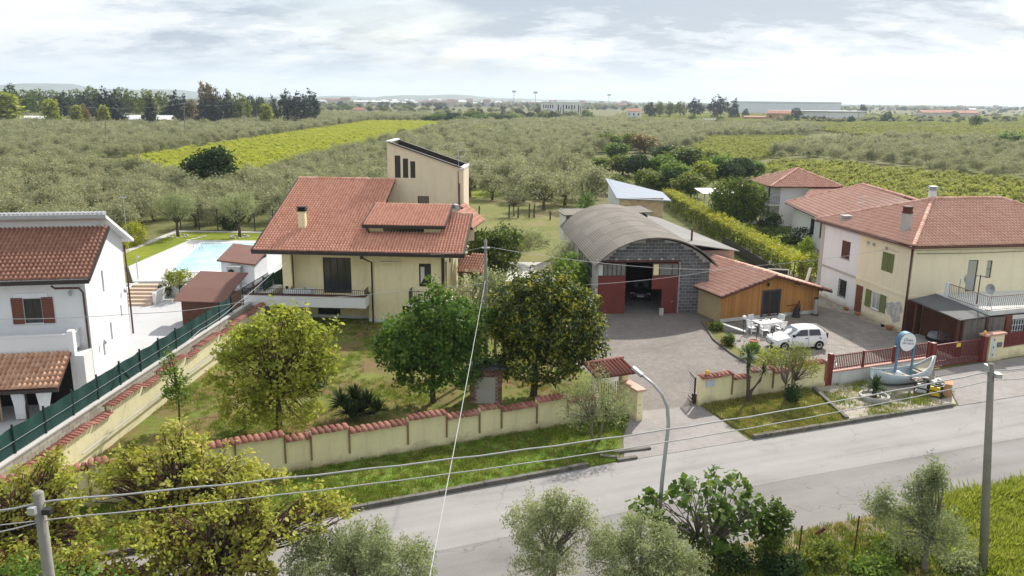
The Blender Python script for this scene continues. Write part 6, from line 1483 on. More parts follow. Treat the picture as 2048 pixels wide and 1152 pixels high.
tr = thing('planter_trough', 'terracotta trough planter at the front left corner of the cabin', 'planter', G(1428, 652, 0.05), R(-30)); q = MB(); q.box(-0.5, -0.2, 0, 0.5, 0.2, 0.3); q.build('trough', M['terracotta_pot'], tr); MB().box(-0.45, -0.16, 0.3, 0.45, 0.16, 0.31).build('soil', M['dark'], tr)
bo = MB().beam((-0.9, 0, 0.55), (0.9, 0, 0.12), 0.35, 0.05).build('leaning_board', M['offwhite'], None, G(1467, 664, 0.02), R(-25)); tag(bo, 'pale board slanting to the ground left of the garden table', 'board')
wb = thing('plough', 'dark iron hand plough standing against the cabin boards', 'tool', cb.matrix_basis @ Vector((6.5, -0.5, 0.0)), R(20))
MB().lathe([(0.32, 0), (0.22, 0.5), (0.06, 0.9)], n=8).build('base', M['black_metal'], wb); MB().beam((-0.95, 0, 0.95), (0.2, 0, 1.0), 0.05).build('shaft', M['wood_dark'], wb); MB().beam((0.1, 0, 0.8), (0.3, 0.1, 1.25), 0.08).build('handle', M['wood_dark'], wb)
hs_ = thing('hose_reel', 'coiled pale hose hanging beside the iron plough', 'hose', cb.matrix_basis @ Vector((7.0, -0.3, 0.0)), R(20))
tor = []
for i in range(25): a = 2*math.pi*i/24; tor.append((0.18*math.cos(a), 0, 0.55 + 0.42*math.sin(a)))
MB().tube(tor, 0.035).build('coil', plain('straw hose', (0.42, 0.36, 0.18), 0.7), hs_); MB().box(-0.04, 0.03, 0, 0.04, 0.09, 1.0).build('stake', M['black_metal'], hs_)
ht = thing('patio_heater', 'tall grey tapering patio heater near the right end of the cabin', 'heater', cb.matrix_basis @ Vector((8.35, -0.45, 0.0)), 0)
MB().lathe([(0.30, 0), (0.30, 0.06), (0.08, 0.12)], n=14).build('base', M['black_metal'], ht); MB().lathe([(0.17, 0.1), (0.13, 1.2), (0.09, 1.3)], n=10).build('column', M['grey_metal'], ht); MB().lathe([(0.14, 1.28), (0.17, 1.36), (0.02, 1.42)], n=10).build('head', M['black_metal'], ht)
for k_, (yy, r_, lab) in enumerate(((6.75, 0.2, 'reddish bowl planter left of the brown farmhouse door'), (5.15, 0.2, 'reddish bowl planter right of the brown farmhouse door'), (1.9, 0.14, 'small dark pot below the faded wall painting'), (1.1, 0.25, 'large terracotta bowl near the farmhouse corner downpipe'))):
    pot(yh.matrix_basis @ Vector((-0.45, yy, 0.01)), r_, r_*1.1, M['terracotta_pot'] if k_ != 2 else M['dark'], lab)

# ------------------------------------------------------------------ boat with the sign, cycad ring, crates
bt = thing('rowing_boat', 'pale blue old rowing boat set down as a planter by the railing', 'boat', (22.95, 44.75, 0.12), R(17))
hull = MB(); n = 14; ml = 7
bl = 4.1
def sec(s):
    x = (s - 0.5) * bl; w_ = 0.72 * (math.sin(math.pi * min(1, max(0.0, s*0.93 + 0.09))) ** 0.6); sh_ = 0.62 + 0.45 * (abs(s - 0.45) * 1.9) ** 2.2 + (0.28 * max(0, s - 0.85) / 0.15); kz = 0.03 + 0.3 * (abs(s-0.5)*2) ** 4
    return x, w_, sh_, kz
vs = []
for i in range(n + 1):
    x, w_, sh_, kz = sec(i / n)
    for j in range(ml * 2 + 1):
        a = (j - ml) / ml; q = abs(a)
        vs.append((x, math.copysign(w_ * (1 - (1 - q) ** 2.2), a) if q else 0, kz + (sh_ - kz) * q ** 2.2))
m2 = ml*2 + 1
hull.add(vs, [(i*m2+j, (i+1)*m2+j, (i+1)*m2+j+1, i*m2+j+1) for i in range(n) for j in range(m2-1)])
ho = hull.build('hull', tinted('peeling blue boat paint', [(0.0, (0.30, 0.37, 0.42)), (0.45, (0.42, 0.50, 0.55)), (0.6, (0.55, 0.57, 0.55)), (1.0, (0.34, 0.46, 0.56))], 0.8, 0.2, 12, soft=0.9), bt, smooth=True)
so = ho.modifiers.new('thick', 'SOLIDIFY'); so.thickness = 0.04
for sgn in (-1, 1):
    rail = [(sec(i/n)[0], sgn*sec(i/n)[1], sec(i/n)[2] + 0.01) for i in range(n + 1)]
    MB().tube(rail, 0.04, n=6).build('gunwale', M['offwhite'], bt, smooth=True)
for s_ in (0.3, 0.5, 0.72): x, w_, sh_, kz = sec(s_); MB().box(x - 0.11, -w_*0.92, sh_ - 0.16, x + 0.11, w_*0.92, sh_ - 0.12).build('thwart', plain('grey timber', (0.34, 0.28, 0.22), 0.9, 0.2), bt)
for i in range(8):
    s_ = 0.14 + i*0.1; x, w_, sh_, kz = sec(s_)
    MB().tube([(x, w_*1.01*(1-(1-q)**2.2), kz + (sh_-kz)*q**2.2 - 0.02) for q in (0.25, 0.5, 0.75, 1.0)] if False else [(x, -w_*1.015*(1-(1-q)**2.2), kz + (sh_-kz)*q**2.2) for q in (0.2, 0.45, 0.7, 0.98)], 0.02, n=4).build('rib', M['offwhite'], bt)
MB().beam((sec(1.0)[0], 0, 0.5), (sec(1.0)[0] + 0.12, 0, 1.42), 0.09, 0.12).build('stem_post', M['offwhite'], bt)
de = MB(); de.poly([(sec(s_)[0], sg_*sec(s_)[1]*0.9, sec(s_)[2]-0.15) for s_, sg_ in ((0.78, -1), (0.9, -1), (0.99, -1), (0.99, 1), (0.9, 1), (0.78, 1))]); de.build('foredeck', plain('bleached deck', (0.55, 0.49, 0.36), 0.9, 0.15), bt)
MB().lathe([(0.02, 0), (0.22, 0.05), (0.26, 0.2), (0.1, 0.32), (0.02, 0.33)], (-0.3, 0.1, 0.35), 10).build('bundle', M['white'], bt, smooth=True)
sp = thing('round_sign', 'round white sign on blue posts rising out of the old boat', 'sign', (22.95, 44.85, 0.3), R(14))
blue = plain('sea blue paint', (0.10, 0.22, 0.32), 0.6, 0.2, 3, 0.05)
for x in (-0.52, 0.58): MB().box(x - 0.05, -0.05, 0, x + 0.05, 0.05, 2.25).build('post', blue, sp)
dk = MB(); nn_ = 32
vs = [(0.02 + r_*math.cos(2*math.pi*j/nn_)*0.56, y, 2.25 + r_*math.sin(2*math.pi*j/nn_)*0.56) for y, r_ in ((-0.12, 1.0), (0.28, 1.0)) for j in range(nn_)]
dk.add(vs, [(j, nn_+j, nn_+(j+1) % nn_, (j+1) % nn_) for j in range(nn_)] + [tuple(range(nn_))[::-1] if False else tuple(range(nn_)), tuple(range(nn_, 2*nn_))[::-1]])
dk.build('drum', blue, sp)
fc = MB(); fc.add([(0.02 + 0.535*math.cos(2*math.pi*j/nn_), -0.13, 2.25 + 0.535*math.sin(2*math.pi*j/nn_)) for j in range(nn_)], [tuple(range(nn_))]); fco = fc.build('sign_face', M['white_plastic'], sp)
def text(parent, body, size, loc, rot, mat, name='lettering', shear=0.0):
    cu = bpy.data.curves.new(name, 'FONT'); cu.body = body; cu.size = size; cu.align_x = 'CENTER'; cu.align_y = 'CENTER'; cu.extrude = 0.002; cu.shear = shear; cu.resolution_u = 3
    tmp = bpy.data.objects.new(name, cu); me = bpy.data.meshes.new_from_object(tmp); bpy.data.objects.remove(tmp); me.materials.clear(); me.materials.append(mat)
    o = link(name, me, parent, loc); o.rotation_euler = rot; return o
ink = plain('slate blue ink', (0.12, 0.13, 0.25), 0.6, 0.1, 5, 0)
for body, sz_, dz_ in (('Chalet', 0.24, 0.13), ('del mare', 0.22, -0.06)): text(sp, body, sz_, (0.02, -0.136, 2.25 + dz_), (R(90), R(8), 0), ink, shear=0.25)
cy = thing('ring_planter', 'pale concrete ring planter in the gravel in front of the boat', 'planter', G(1748, 797, 0.09))
rg_ = MB(); n = 24
prof = [(0.78, 0), (0.80, 0.22), (0.66, 0.24), (0.62, 0.1), (0.0, 0.1)]
rg_.lathe(prof[:4], n=n); rg_.build('ring', M['pale_concrete'], cy, smooth=False); MB().lathe([(0.63, 0.08), (0.02, 0.12)], n=n).build('soil', M['dirt'], cy)
crt = thing('crate_frame', 'black metal frame crate stuffed with coloured boxes at the kerb corner', 'crate', (23.6, 42.85, 0.10), R(-40))
cm = M['black_metal']
fr = []
for z in (0.05, 0.35, 0.68):
    for a, b in (((-0.7,-0.45), (0.7,-0.45)), ((0.7,-0.45), (0.7,0.45)), ((0.7,0.45), (-0.7,0.45)), ((-0.7,0.45), (-0.7,-0.45))): MB().beam((*a, z), (*b, z), 0.05).build('rail', cm, crt)
for x in (-0.7, 0.0, 0.7):
    for y in (-0.45, 0.45): MB().box(x-0.03, y-0.03, 0, x+0.03, y+0.03, 0.72).build('upright', cm, crt)
cm4 = crt.matrix_basis
def jerry(x, y, col, lab, s=(0.45, 0.2, 0.5), tl=0.0, nm='canister'):
    o = MB(); o.box(-s[0]/2, -s[1]/2, 0, s[0]/2, s[1]/2, s[2]); o.box(-0.08, -0.04, s[2], 0.08, 0.04, s[2]+0.06); ob = o.build(nm, col, None, cm4 @ Vector((x, y, 0.08)), R(-40) + tl); tag(ob, lab, 'canister'); return ob
jerry(0.32, -0.36, plain('yellow plastic', (0.72, 0.50, 0.02), 0.5, 0.1), 'bright yellow canister behind the bars of the black crate', (0.5, 0.12, 0.5))
jerry(-0.34, -0.36, plain('pale plastic', (0.62, 0.63, 0.66), 0.5, 0.1), 'pale grey canister left of the yellow one in the black crate', (0.45, 0.12, 0.5))
jerry(-0.2, 0.2, M['dark'], 'black canister at the back of the metal crate', (0.5, 0.3, 0.55)); jerry(0.4, 0.25, plain('slate plastic', (0.08, 0.09, 0.11), 0.5), 'slate grey canister behind the yellow canister', (0.4, 0.3, 0.58))
cbx = MB().box(-0.2, -0.4, 0, 0.2, 0.4, 0.72).build('cardboard_box', plain('brown board', (0.45, 0.25, 0.14), 0.85, 0.15), None, (24.55, 42.75, 0.10), R(-30)); tag(cbx, 'upright brown cardboard box at the right end of the crates', 'box')
for i, (x, y, a, lab) in enumerate(((23.3, 43.55, 10, 'grey plank lying across the back of the crates'), (23.8, 43.35, -20, 'dark bent board on top of the crates'), (24.1, 43.2, 35, 'pale scrap of board on the crate heap'), (23.0, 43.3, -35, 'brown lath leaning on the left of the crates'))):
    o = MB().obox((0, 0, 0), (1.1 - 0.15*i, 0.22, 0.05), tilt=0.1*i).build('plank', (M['pale_concrete'], M['dark'], M['offwhite'], M['wood_dark'])[i], None, (x, y, 0.78), R(a)); tag(o, lab, 'plank')

# ------------------------------------------------------------------ oven, poles, lamp, wires
ov_ = thing('brick_oven', 'small brick garden oven with a grey slab roof behind the wall', 'oven', (-1.35, 40.9, 0), R(3))
MB().box(-0.85, 0.08, 0, 0.85, 1.4, 1.95).build('core', M['mortar'], ov_)
bbm = {}
for row in range(17):
    z = 0.05 + row*0.112; x = -0.87 - (0.12 if row % 2 else 0)
    while x < 0.85:
        x0, x1 = max(x, -0.87), min(x + 0.235, 0.87); k = round(x1 - x0, 2)
        if k > 0.06 and not (-0.55 < (x0+x1)/2 < 0.5 and z < 1.45):
            if k not in bbm: bbm[k] = MB().box(-k/2, 0, 0, k/2, 0.08, 0.098, 0.5).mesh('brick', M['old_brick'])
            link('brick', bbm[k], ov_, ((x0+x1)/2, rnd.uniform(-0.01, 0.01), z))
        x += 0.25
MB().box(-0.55, 0.03, 0, 0.5, 0.08, 0.75).build('lower_panel', M['pale_concrete'], ov_); MB().box(-0.55, 0.035, 0.75, 0.5, 0.08, 1.5).build('upper_panel', M['grey_tuff'], ov_)
MB().box(-1.0, -0.2, 1.98, 1.05, 1.6, 2.08).build('roof_slab', plain('dark slab', (0.10, 0.10, 0.11), 0.9, 0.2), ov_); MB().box(-0.2, 0.5, 2.08, 0.3, 0.9, 2.3).build('flue', M['dark'], ov_)
def util_pole(loc, top, r0, r1, label, mat='concrete', box=False):
    t = thing('utility_pole', label, 'pole', loc); d = Vector(top) - Vector(loc)
    MB().tube([(0,0,0), tuple(d*0.5), tuple(d)], r0, r1, n=12).build('shaft', M[mat], t, smooth=True)
    MB().lathe([(r1*1.02, 0), (r1*0.5, 0.04)], tuple(d), 12).build('cap', M[mat], t)
    return t
LPT = Q(76, 985, 15.6); LPB = G(100, 1175, 0); LP = Vector((LPT.x + 0.02, LPT.y - 0.1, 0))
lp = util_pole(LP, LPT, 0.15, 0.105, 'grey concrete cable pole in front of the yellow green tree at the lower left')
br = MB(); br.box(0.12, -0.1, LPT.z - 0.42, 0.3, 0.05, LPT.z - 0.3); br.build('bracket', M['black_metal'], lp); MB().box(-0.1, -0.22, LPT.z-0.36, 0.05, -0.12, LPT.z-0.2).build('bracket', M['grey_metal'], lp)
RPT = Vector((15.84, 25.3, 7.66)); RPB = Vector((16.66, 25.3, 0))
rp = util_pole(RPB, RPT, 0.15, 0.10, 'tall leaning concrete cable pole at the right by the roadside meadow')
MB().box(-0.75, -0.25, 7.25, -0.55, 0.1, 7.4).build('bracket', M['grey_metal'], rp); MB().box(-0.95, -0.06, 7.42, -0.85, 0.2, 7.62).build('bracket', M['grey_metal'], rp)
MPB, MPT = Vector((-1.53, 46.46, 0)), Vector((-1.58, 46.5, 8.0))
mp_ = util_pole(MPB, MPT, 0.12, 0.085, 'slim grey utility pole between the villa and the dark loquat tree'); MB().box(-0.25, -0.1, 7.5, 0.2, 0.1, 7.58).build('bracket', M['grey_metal'], mp_)
util_pole(Vector((-0.95, 45.7, 0)), Vector((-1.0, 45.7, 5.2)), 0.10, 0.08, 'shorter leaning post close beside the slim utility pole', 'bark_grey')
sl = thing('street_lamp', 'grey street lamp on a curved arm at the roadside', 'lamp', (5.3, 25.9, 0))
tp = [Vector((0, 0, 0)), Vector((0.02, 0.0, 3.0)), Q(1337, 850, 26.0) - Vector((5.3, 25.9, 0)), Q(1335, 815, 26) - Vector((5.3, 25.9, 0)), Q(1325, 790, 26.1) - Vector((5.3, 25.9, 0)), Q(1308, 770, 26.2) - Vector((5.3, 25.9, 0)), Q(1284, 750, 26.4) - Vector((5.3, 25.9, 0))]
MB().tube(tp, 0.075, 0.045, n=10).build('post', M['grey_metal'], sl, smooth=True)
hd = tp[-1]; hb = MB(); hb.beam(hd, hd + (tp[-1] - tp[-2]).normalized()*0.42, 0.2, 0.09); hb.build('lamp_head', M['grey_metal'], sl); MB().beam(hd - Vector((0,0,0.05)), hd + (tp[-1]-tp[-2]).normalized()*0.4 - Vector((0,0,0.05)), 0.16, 0.05).build('lens', M['black_metal'], sl)
def cable(pts, sag, r, label, mat='wire', twist=0.0, n=28):
    P = [Vector(p) for p in pts]; path = []
    for a, b in zip(P, P[1:]):
        for i in range(n):
            t = i / n; q = a.lerp(b, t); q.z -= sag * 4 * t * (1 - t); 
            q.z += twist * math.sin(i * 2.1); path.append(q)
    path.append(P[-1])
    return tag(MB().tube(path, r, n=5).build('cable', M[mat], smooth=True), label, 'cable')
dR = (RPT - LPT).normalized()
L1, R1_ = LPT + Vector((0.2, 0.05, -0.22)), RPT + Vector((0.1, 0, -0.22))
cable([L1 + Vector((-14, -3.2, -0.2)), L1, R1_, R1_ + Vector((14, 5.5, 0.5))], 0.42, 0.022, 'upper thick grey cable strung between the two roadside concrete poles', twist=0.012, n=40)
L2, R2 = LPT + Vector((0.22, 0, -0.62)), RPT + Vector((0.12, 0, -0.55))
cable([L2 + Vector((-14, -4.2, -0.6)), L2, R2, R2 + Vector((14, 5.3, 0.3))], 0.42, 0.016, 'lower grey cable strung between the two roadside concrete poles', twist=0.006, n=40)
cable([L1 + Vector((-14, -2.2, -0.5)), L2], 0.2, 0.012, 'thin cable leaving the lower left pole towards the frame edge')
cable([MPT + Vector((0, 0, -2.4)), G(860, 1150, 5.2), G(850, 1300, 7)], 0.1, 0.014, 'pale hanging wire crossing the road up to the slim pole', n=26, twist=0.01)
cable([MPT + Vector((0, 0, -0.4)), mh.matrix_basis @ Vector((12.6, 0.2, 5.3))], 0.12, 0.014, 'short grey cable from the slim pole to the villa eaves')
cable([MPT + Vector((0.1, 0, -0.4)), Vector((15.5, 58.4, 3.9))], 0.35, 0.014, 'pale cable sloping from the slim pole to the hangar corner')
cable([G(1165, 570, 4.0), Vector((16.5, 58.0, 4.2)), yh.matrix_basis @ Vector((-0.1, 2.6, 5.7)), yh.matrix_basis @ Vector((0.2, -0.1, 5.9))], 0.18, 0.014, 'grey cable crossing in front of the hangar to the farmhouse corner')
cable([yh.matrix_basis @ Vector((0.2, -0.1, 5.85)), yh.matrix_basis @ Vector((9, -0.12, 5.9)), yh.matrix_basis @ Vector((16, -0.12, 5.9))], 0.06, 0.02, 'dark cable running along the yellow farmhouse front under the eaves', 'wire_dark')
cable([Q(-60, 637, 38), Q(270, 627, 39), Q(470, 606, 42), MPT + Vector((0, 0, -2.6))], 0.12, 0.016, 'long grey cable from the white house across the garden to the slim pole', n=22)
cable([Q(320, 720, 36), Q(400, 660, 42), Q(470, 610, 47), mh.matrix_basis @ Vector((2.2, 0.2, 4.6))], 0.1, 0.014, 'pale cable hanging over the side wall towards the villa', n=14)

# ------------------------------------------------------------------ pool side things
ph = thing('pool_hut', 'small white pool hut with brown mono pitch roof and cooling unit', 'hut', (-25.0, 67.6, 0.0), R(-4))
brn = plain('brown felt roof', (0.19, 0.10, 0.08), 0.85, 0.1, 1, 0.15)
w = MB(); wall_face(w, (0, 0), (2.9, 0), 0, 2.2); wall_face(w, (2.9, 0), (2.9, 3.0), 0, 2.2); wall_face(w, (2.9, 3), (0, 3), 0, 2.7); wall_face(w, (0, 3), (0, 0), 0, 2.2); w.build('wall', M['white_blue'], ph)
MB().slab([(-0.25, -0.25, 2.45), (3.1, -0.25, 2.15), (3.1, 3.4, 2.95), (-0.25, 3.4, 3.25)], 0.14).build('roof', brn, ph)
ac = thing('cooling_unit', 'grey boxed cooling unit with round black fan by the pool hut', 'cooling unit', ph.matrix_basis @ Vector((0.75, -0.62, 1.0)), R(-4))
MB().box(0, 0, 0, 1.15, 0.5, 0.95).build('case', M['grey_metal'], ac); MB().lathe([(0.30, 0), (0.30, 0.02)], n=18).build('fan', M['dark'], ac, (0.38, -0.005, 0.45)).rotation_euler = (R(90), 0, 0); MB().box(-0.02, -0.03, 0.95, 1.17, 0.52, 1.0).build('lid', M['offwhite'], ac)
MB().box(0.1, 0.05, -1.72, 0.2, 0.45, 0).build('stand', M['grey_metal'], ac); MB().box(0.95, 0.05, -1.72, 1.05, 0.45, 0).build('stand', M['grey_metal'], ac)
ds = thing('wood_shed', 'low dark shed with overhanging brown felt roof by the green fence', 'shed', (-24.6, 57.6, 0), R(-3))
MB().box(0.0, 0.3, -0.7, 3.3, 3.4, 1.35).build('wall', M['wood_dark'], ds); MB().slab([(-0.4, -0.15, 1.35), (3.5, -0.15, 1.3), (3.6, 1.5, 1.95), (-0.3, 1.5, 2.0)], 0.08).build('roof', brn, ds); MB().slab([(-0.3, 1.5, 2.0), (3.6, 1.5, 1.95), (3.8, 3.9, 2.7), (0.0, 3.9, 2.75)], 0.08).build('roof', brn, ds)
MB().box(3.32, 0.4, -0.7, 3.5, 3.2, 1.5).build('side_boards', plain('pale brown boards', (0.33, 0.20, 0.13), 0.85, 0.25, 2), ds)
sr = thing('step_railing', 'thin silver railing beside the pool steps and deck edge', 'railing')
for a, b in (((-29.3, 67.6, 0.3), (-25.4, 67.6, 0.3)), ((-29.4, 67.6, 0.3), (-29.5, 64.2, -0.5)), ((-33.2, 67.6, 0.3), (-36.2, 67.7, 0.3))): 
    MB().beam(Vector(a) + Vector((0,0,0.95)), Vector(b) + Vector((0,0,0.95)), 0.03).build('rail', M['grey_metal'], sr); MB().beam(Vector(a) + Vector((0,0,0.5)), Vector(b) + Vector((0,0,0.5)), 0.02).build('rail', M['grey_metal'], sr)
    for t in (0, 0.5): q = Vector(a).lerp(Vector(b), t); MB().beam(q, q + Vector((0,0,0.97)), 0.035).build('post', M['grey_metal'], sr)
shw = thing('garden_shower', 'slim silver outdoor shower post at the top of the pool steps', 'shower', (-33.0, 69.2, 0.3)); MB().tube([(0,0,0), (0,0,2.0), (0.1,-0.1,2.15), (0.3,-0.3,2.1)], 0.035).build('pipe', M['grey_metal'], shw); MB().lathe([(0.02,0.06), (0.14,0)], (0.3,-0.3,2.03), 10).build('rose', M['grey_metal'], shw)
bp = thing('black_fence', 'row of tall black mesh panels behind the pool lawn olive trees', 'fence')
for i in range(10):
    x = -40.3 + i*2.25; MB().box(x-0.05, 96.6, 0, x+0.05, 96.7, 2.9).build('post', M['black_metal'], bp)
    for z in (0.15, 1.45, 2.7): MB().box(x+0.05, 96.63, z, x+2.2, 96.66, z+0.04).build('rail', M['black_metal'], bp)
    g_b = MB()
    for k in range(16): g_b.box(x+0.1+k*0.13, 96.64, 0.15, x+0.115+k*0.13, 96.655, 2.72)
    o = g_b.build('mesh_bars', M['black_metal'], bp); o['kind'] = 'stuff'
plp = thing('pool_lamp', 'thin tall silver lamp pole beside the clipped hedge at the pool lawn', 'lamp', (-40.9, 84.2, 0)); MB().tube([(0,0,0), (0,0,5.6)], 0.05, 0.03).build('post', M['grey_metal'], plp); MB().box(-0.35, -0.08, 5.6, 0.35, 0.08, 5.68).build('head', M['grey_metal'], plp)
for i, (x, y, rr) in enumerate(((-39.0, 92.6, 1.1), (-31.9, 92.8, 1.0))):
    g0 = thing('stone_ring', ('ring of pale stones round the left pool lawn olive', 'ring of pale stones round the right pool lawn olive')[i], 'stone ring', (x, y, 0.12))
    for k in range(14): a = 2*math.pi*k/14; MB().lathe([(0.12, 0), (0.17, 0.06), (0.1, 0.13)], n=6).build('stone', M['pale_concrete'], g0, (rr*math.cos(a), rr*math.sin(a), 0))
for i in range(4):
    o = MB().obox((0,0,0.02), (0.55, 0.4, 0.05), 0.2*i).build('stepping_stone', M['pale_concrete'], None, (-36.8 + 0.25*i, 90.2 + 0.9*i, 0.125)); tag(o, ('flat pale stepping stone nearest the pool', 'second flat stepping stone from the pool', 'third flat stepping stone from the pool', 'flat pale stepping stone nearest the lawn edge path')[i], 'stone', 'stepping stones across the pool lawn')
# iron stakes and wire of the field fence in the foreground, old fence posts at the back grass
for i, (u, v, h, lab) in enumerate(((1596, 1118, 1.35, 'thin rusty iron stake in the dry roadside strip'), (1708, 1108, 1.55, 'taller thin rusty iron stake nearer the roadside olive'))):
    p = G(u, v); o = MB().tube([p, p + Vector((0.03, 0, h))], 0.028).build('iron_stake', M['brown_metal']); tag(o, lab, 'stake')
lg = MB().tube([G(1634, 1068, 0.1), G(1650, 1056, 0.4)], 0.09, 0.06).build('log', M['wood_dark']); tag(lg, 'short dark log lying on the dry roadside strip', 'log')
for i, (u, v, h) in enumerate(((958, 430, 1.3), (1018, 434, 1.7), (1036, 436, 1.5), (1058, 436, 2.0), (1068, 436, 1.9), (1100, 440, 1.2))):
    p = G(u, v); o = MB().tube([p, p + Vector((0.05, 0, h))], 0.12).build('fence_post', M['bark']); tag(o, ('thin wooden fence post left of the half bare tree', 'dark wooden fence post just right of the half bare tree', 'second dark fence post right of the half bare tree', 'tall dark gate post in the middle of the back grass', 'tall dark gate post beside its twin in the back grass', 'short fence post nearest the conifer in the back grass')[i], 'post', 'old fence posts across the back grass')
# ------------------------------------------------------------------ plants: generators
def unit(a): return a / np.maximum(1e-6, np.linalg.norm(a, axis=1, keepdims=True))
def leaf_cloud(rg, cen, out, per, spread, size, aspect, tint, ow=0.5, uw=0.5, rw=0.9, tj=0.22, droop=0.0):
    """per leaves round each clump centre, each leaf its own little pointed blade"""
    k = len(cen); idx = np.repeat(np.arange(k), per); n = len(idx)
    p = cen[idx] + rg.normal(0, 1, (n, 3)) * spread
    nm = unit(out[idx] * ow + np.array([0, 0, uw]) + rg.normal(0, 1, (n, 3)) * rw)
    a = unit(np.cross(nm, rg.normal(0, 1, (n, 3)))); 
    if droop: a = unit(a + np.array([0, 0, -droop]) + out[idx] * 0.4); 
    b = unit(np.cross(nm, a))
    s = (size * rg.uniform(0.6, 1.35, n))[:, None]
    V = np.stack([p - a*s, p + b*s*aspect, p + a*s, p - b*s*aspect], 1).reshape(-1, 3)
    F = np.arange(4*n).reshape(-1, 4)
    t = np.clip(tint[idx] + rg.uniform(-tj, tj, n), 0, 1)
    return V, F, np.repeat(t, 4)
def lobes_sample(rg, lobes, k, inner=0.45):
    L_ = np.array(lobes, float); wts = (L_[:, 3]*L_[:, 4]*L_[:, 5]) ** (2/3); wts /= wts.sum()
    i = rg.choice(len(L_), k, p=wts); d = unit(rg.normal(0, 1, (k, 3)))
    r = inner + (1 - inner) * rg.random(k) ** 0.55
    c = L_[i, :3] + d * L_[i, 3:6] * r[:, None]
    mid = L_[:, :3].mean(0)
    return c, unit(c - mid * np.array([1, 1, 0.85])), d, r
def crown_mesh(name, seed, lobes, k, per, spread, size, aspect, mat, inner=0.45, zmin=None, tbias=0.0, **kw):
    rg = np.random.default_rng(seed)
    c, o, d, r = lobes_sample(rg, lobes, k, inner)
    if zmin is not None: c[:, 2] = np.maximum(c[:, 2], zmin)
    t = np.clip(rg.normal(0.5 + tbias, 0.22, k), 0, 1)
    V, F, T = leaf_cloud(rg, c, o, per, spread, size, aspect, t, **kw)
    return quads(name, V, F, T, mat), c
def wood_mesh(name, seed, top, r0, ends, mat, lean=0.1, stems=1, fork=0.45, rend=0.012, n=6):
    """trunk(s) from the ground to a fork and limbs that run out to the given ends"""
    rg = random.Random(seed); mb = MB()
    forks = []
    for s in range(stems):
        a = 2*math.pi*s/max(1, stems) + rg.random(); sp = 0.15 if stems > 1 else 0.0
        b0 = Vector((math.cos(a)*sp, math.sin(a)*sp, -0.1)); f = Vector((math.cos(a)*(sp*2.5+lean*rg.uniform(-1,1)), math.sin(a)*(sp*2.5) + lean*rg.uniform(-1,1), top*fork))
        m = b0.lerp(f, 0.5) + Vector((rg.uniform(-1,1), rg.uniform(-1,1), 0)) * lean*0.6
        rr = r0 / math.sqrt(stems); mb.tube([b0 - Vector((0,0,0.0)), b0.lerp(m, 0.35), m, f], rr*1.15, rr*0.72, n=8); forks.append((f, rr*0.72))
    for e in ends:
        e = Vector(e); f, rr = min(forks, key=lambda q: (q[0]-e).length)
        L_ = (e - f).length; q1 = f.lerp(e, 0.35) + Vector((rg.uniform(-1,1), rg.uniform(-1,1), rg.uniform(0,1)))*L_*0.10; q2 = f.lerp(e, 0.7) + Vector((rg.uniform(-1,1), rg.uniform(-1,1), rg.uniform(-0.3,0.8)))*L_*0.07
        mb.tube([f, q1, q2, e], rr*rg.uniform(0.45, 0.75), rend, n=5)
    return mb.mesh(name, mat, True)
def spired(lobes, seed, n, up=0.55, w=0.2, only_top=True):
    r = random.Random(seed); out = list(lobes)
    for _ in range(n):
        l = r.choice(lobes); a = r.uniform(0, 6.28); e = r.uniform(0.25, 1.5) if only_top else r.uniform(-0.4, 1.5)
        d = (math.cos(a)*math.cos(e), math.sin(a)*math.cos(e), math.sin(e)); u_ = up * r.uniform(0.6, 1.3)
        out.append((l[0] + d[0]*l[3]*1.02, l[1] + d[1]*l[4]*1.02, l[2] + d[2]*l[5]*1.02, w*r.uniform(.8, 1.4) + abs(d[0])*u_*0.35, w*r.uniform(.8, 1.4) + abs(d[1])*u_*0.35, w + abs(d[2])*u_*0.6))
    return out
def tree(name, label, cat, base, lobes, k, per, spread, size, aspect, leaf, bark='bark', seed=1, r0=0.16, fork=None, limbs=22, twigs=0, twigmat='twig', stems=1, group=None, inner=0.45, rotz=0.0, zmin=None, lean=0.12, **kw):
    t = thing(name, label, cat, base, rotz, group)
    me, c = crown_mesh('crown', seed, lobes, k, per, spread, size, aspect, M[leaf], inner, zmin, **kw)
    link('crown', me, t)
    top = max(l[2] + l[5] for l in lobes)
    rg = random.Random(seed + 5); ids = rg.sample(range(len(c)), min(limbs, len(c)))
    link('trunk', wood_mesh('trunk', seed, top, r0, [c[i] for i in ids], M[bark], lean=lean, stems=stems, fork=fork or 0.3), t)
    if twigs:
        tw = MB(); ctr = Vector(np.mean(c, 0))
        for i in rg.sample(range(len(c)), min(twigs, len(c))):
            e = Vector(c[i]); s = e.lerp(ctr, rg.uniform(0.25, 0.55)) + Vector((rg.uniform(-.3,.3), rg.uniform(-.3,.3), -0.3))
            tw.tube([s, s.lerp(e, 0.5) + Vector((rg.uniform(-.12,.12), rg.uniform(-.12,.12), .08)), e], 0.024, 0.009, n=3)
        o = tw.build('twigs', M[twigmat], t); o['kind'] = 'stuff'
    return t
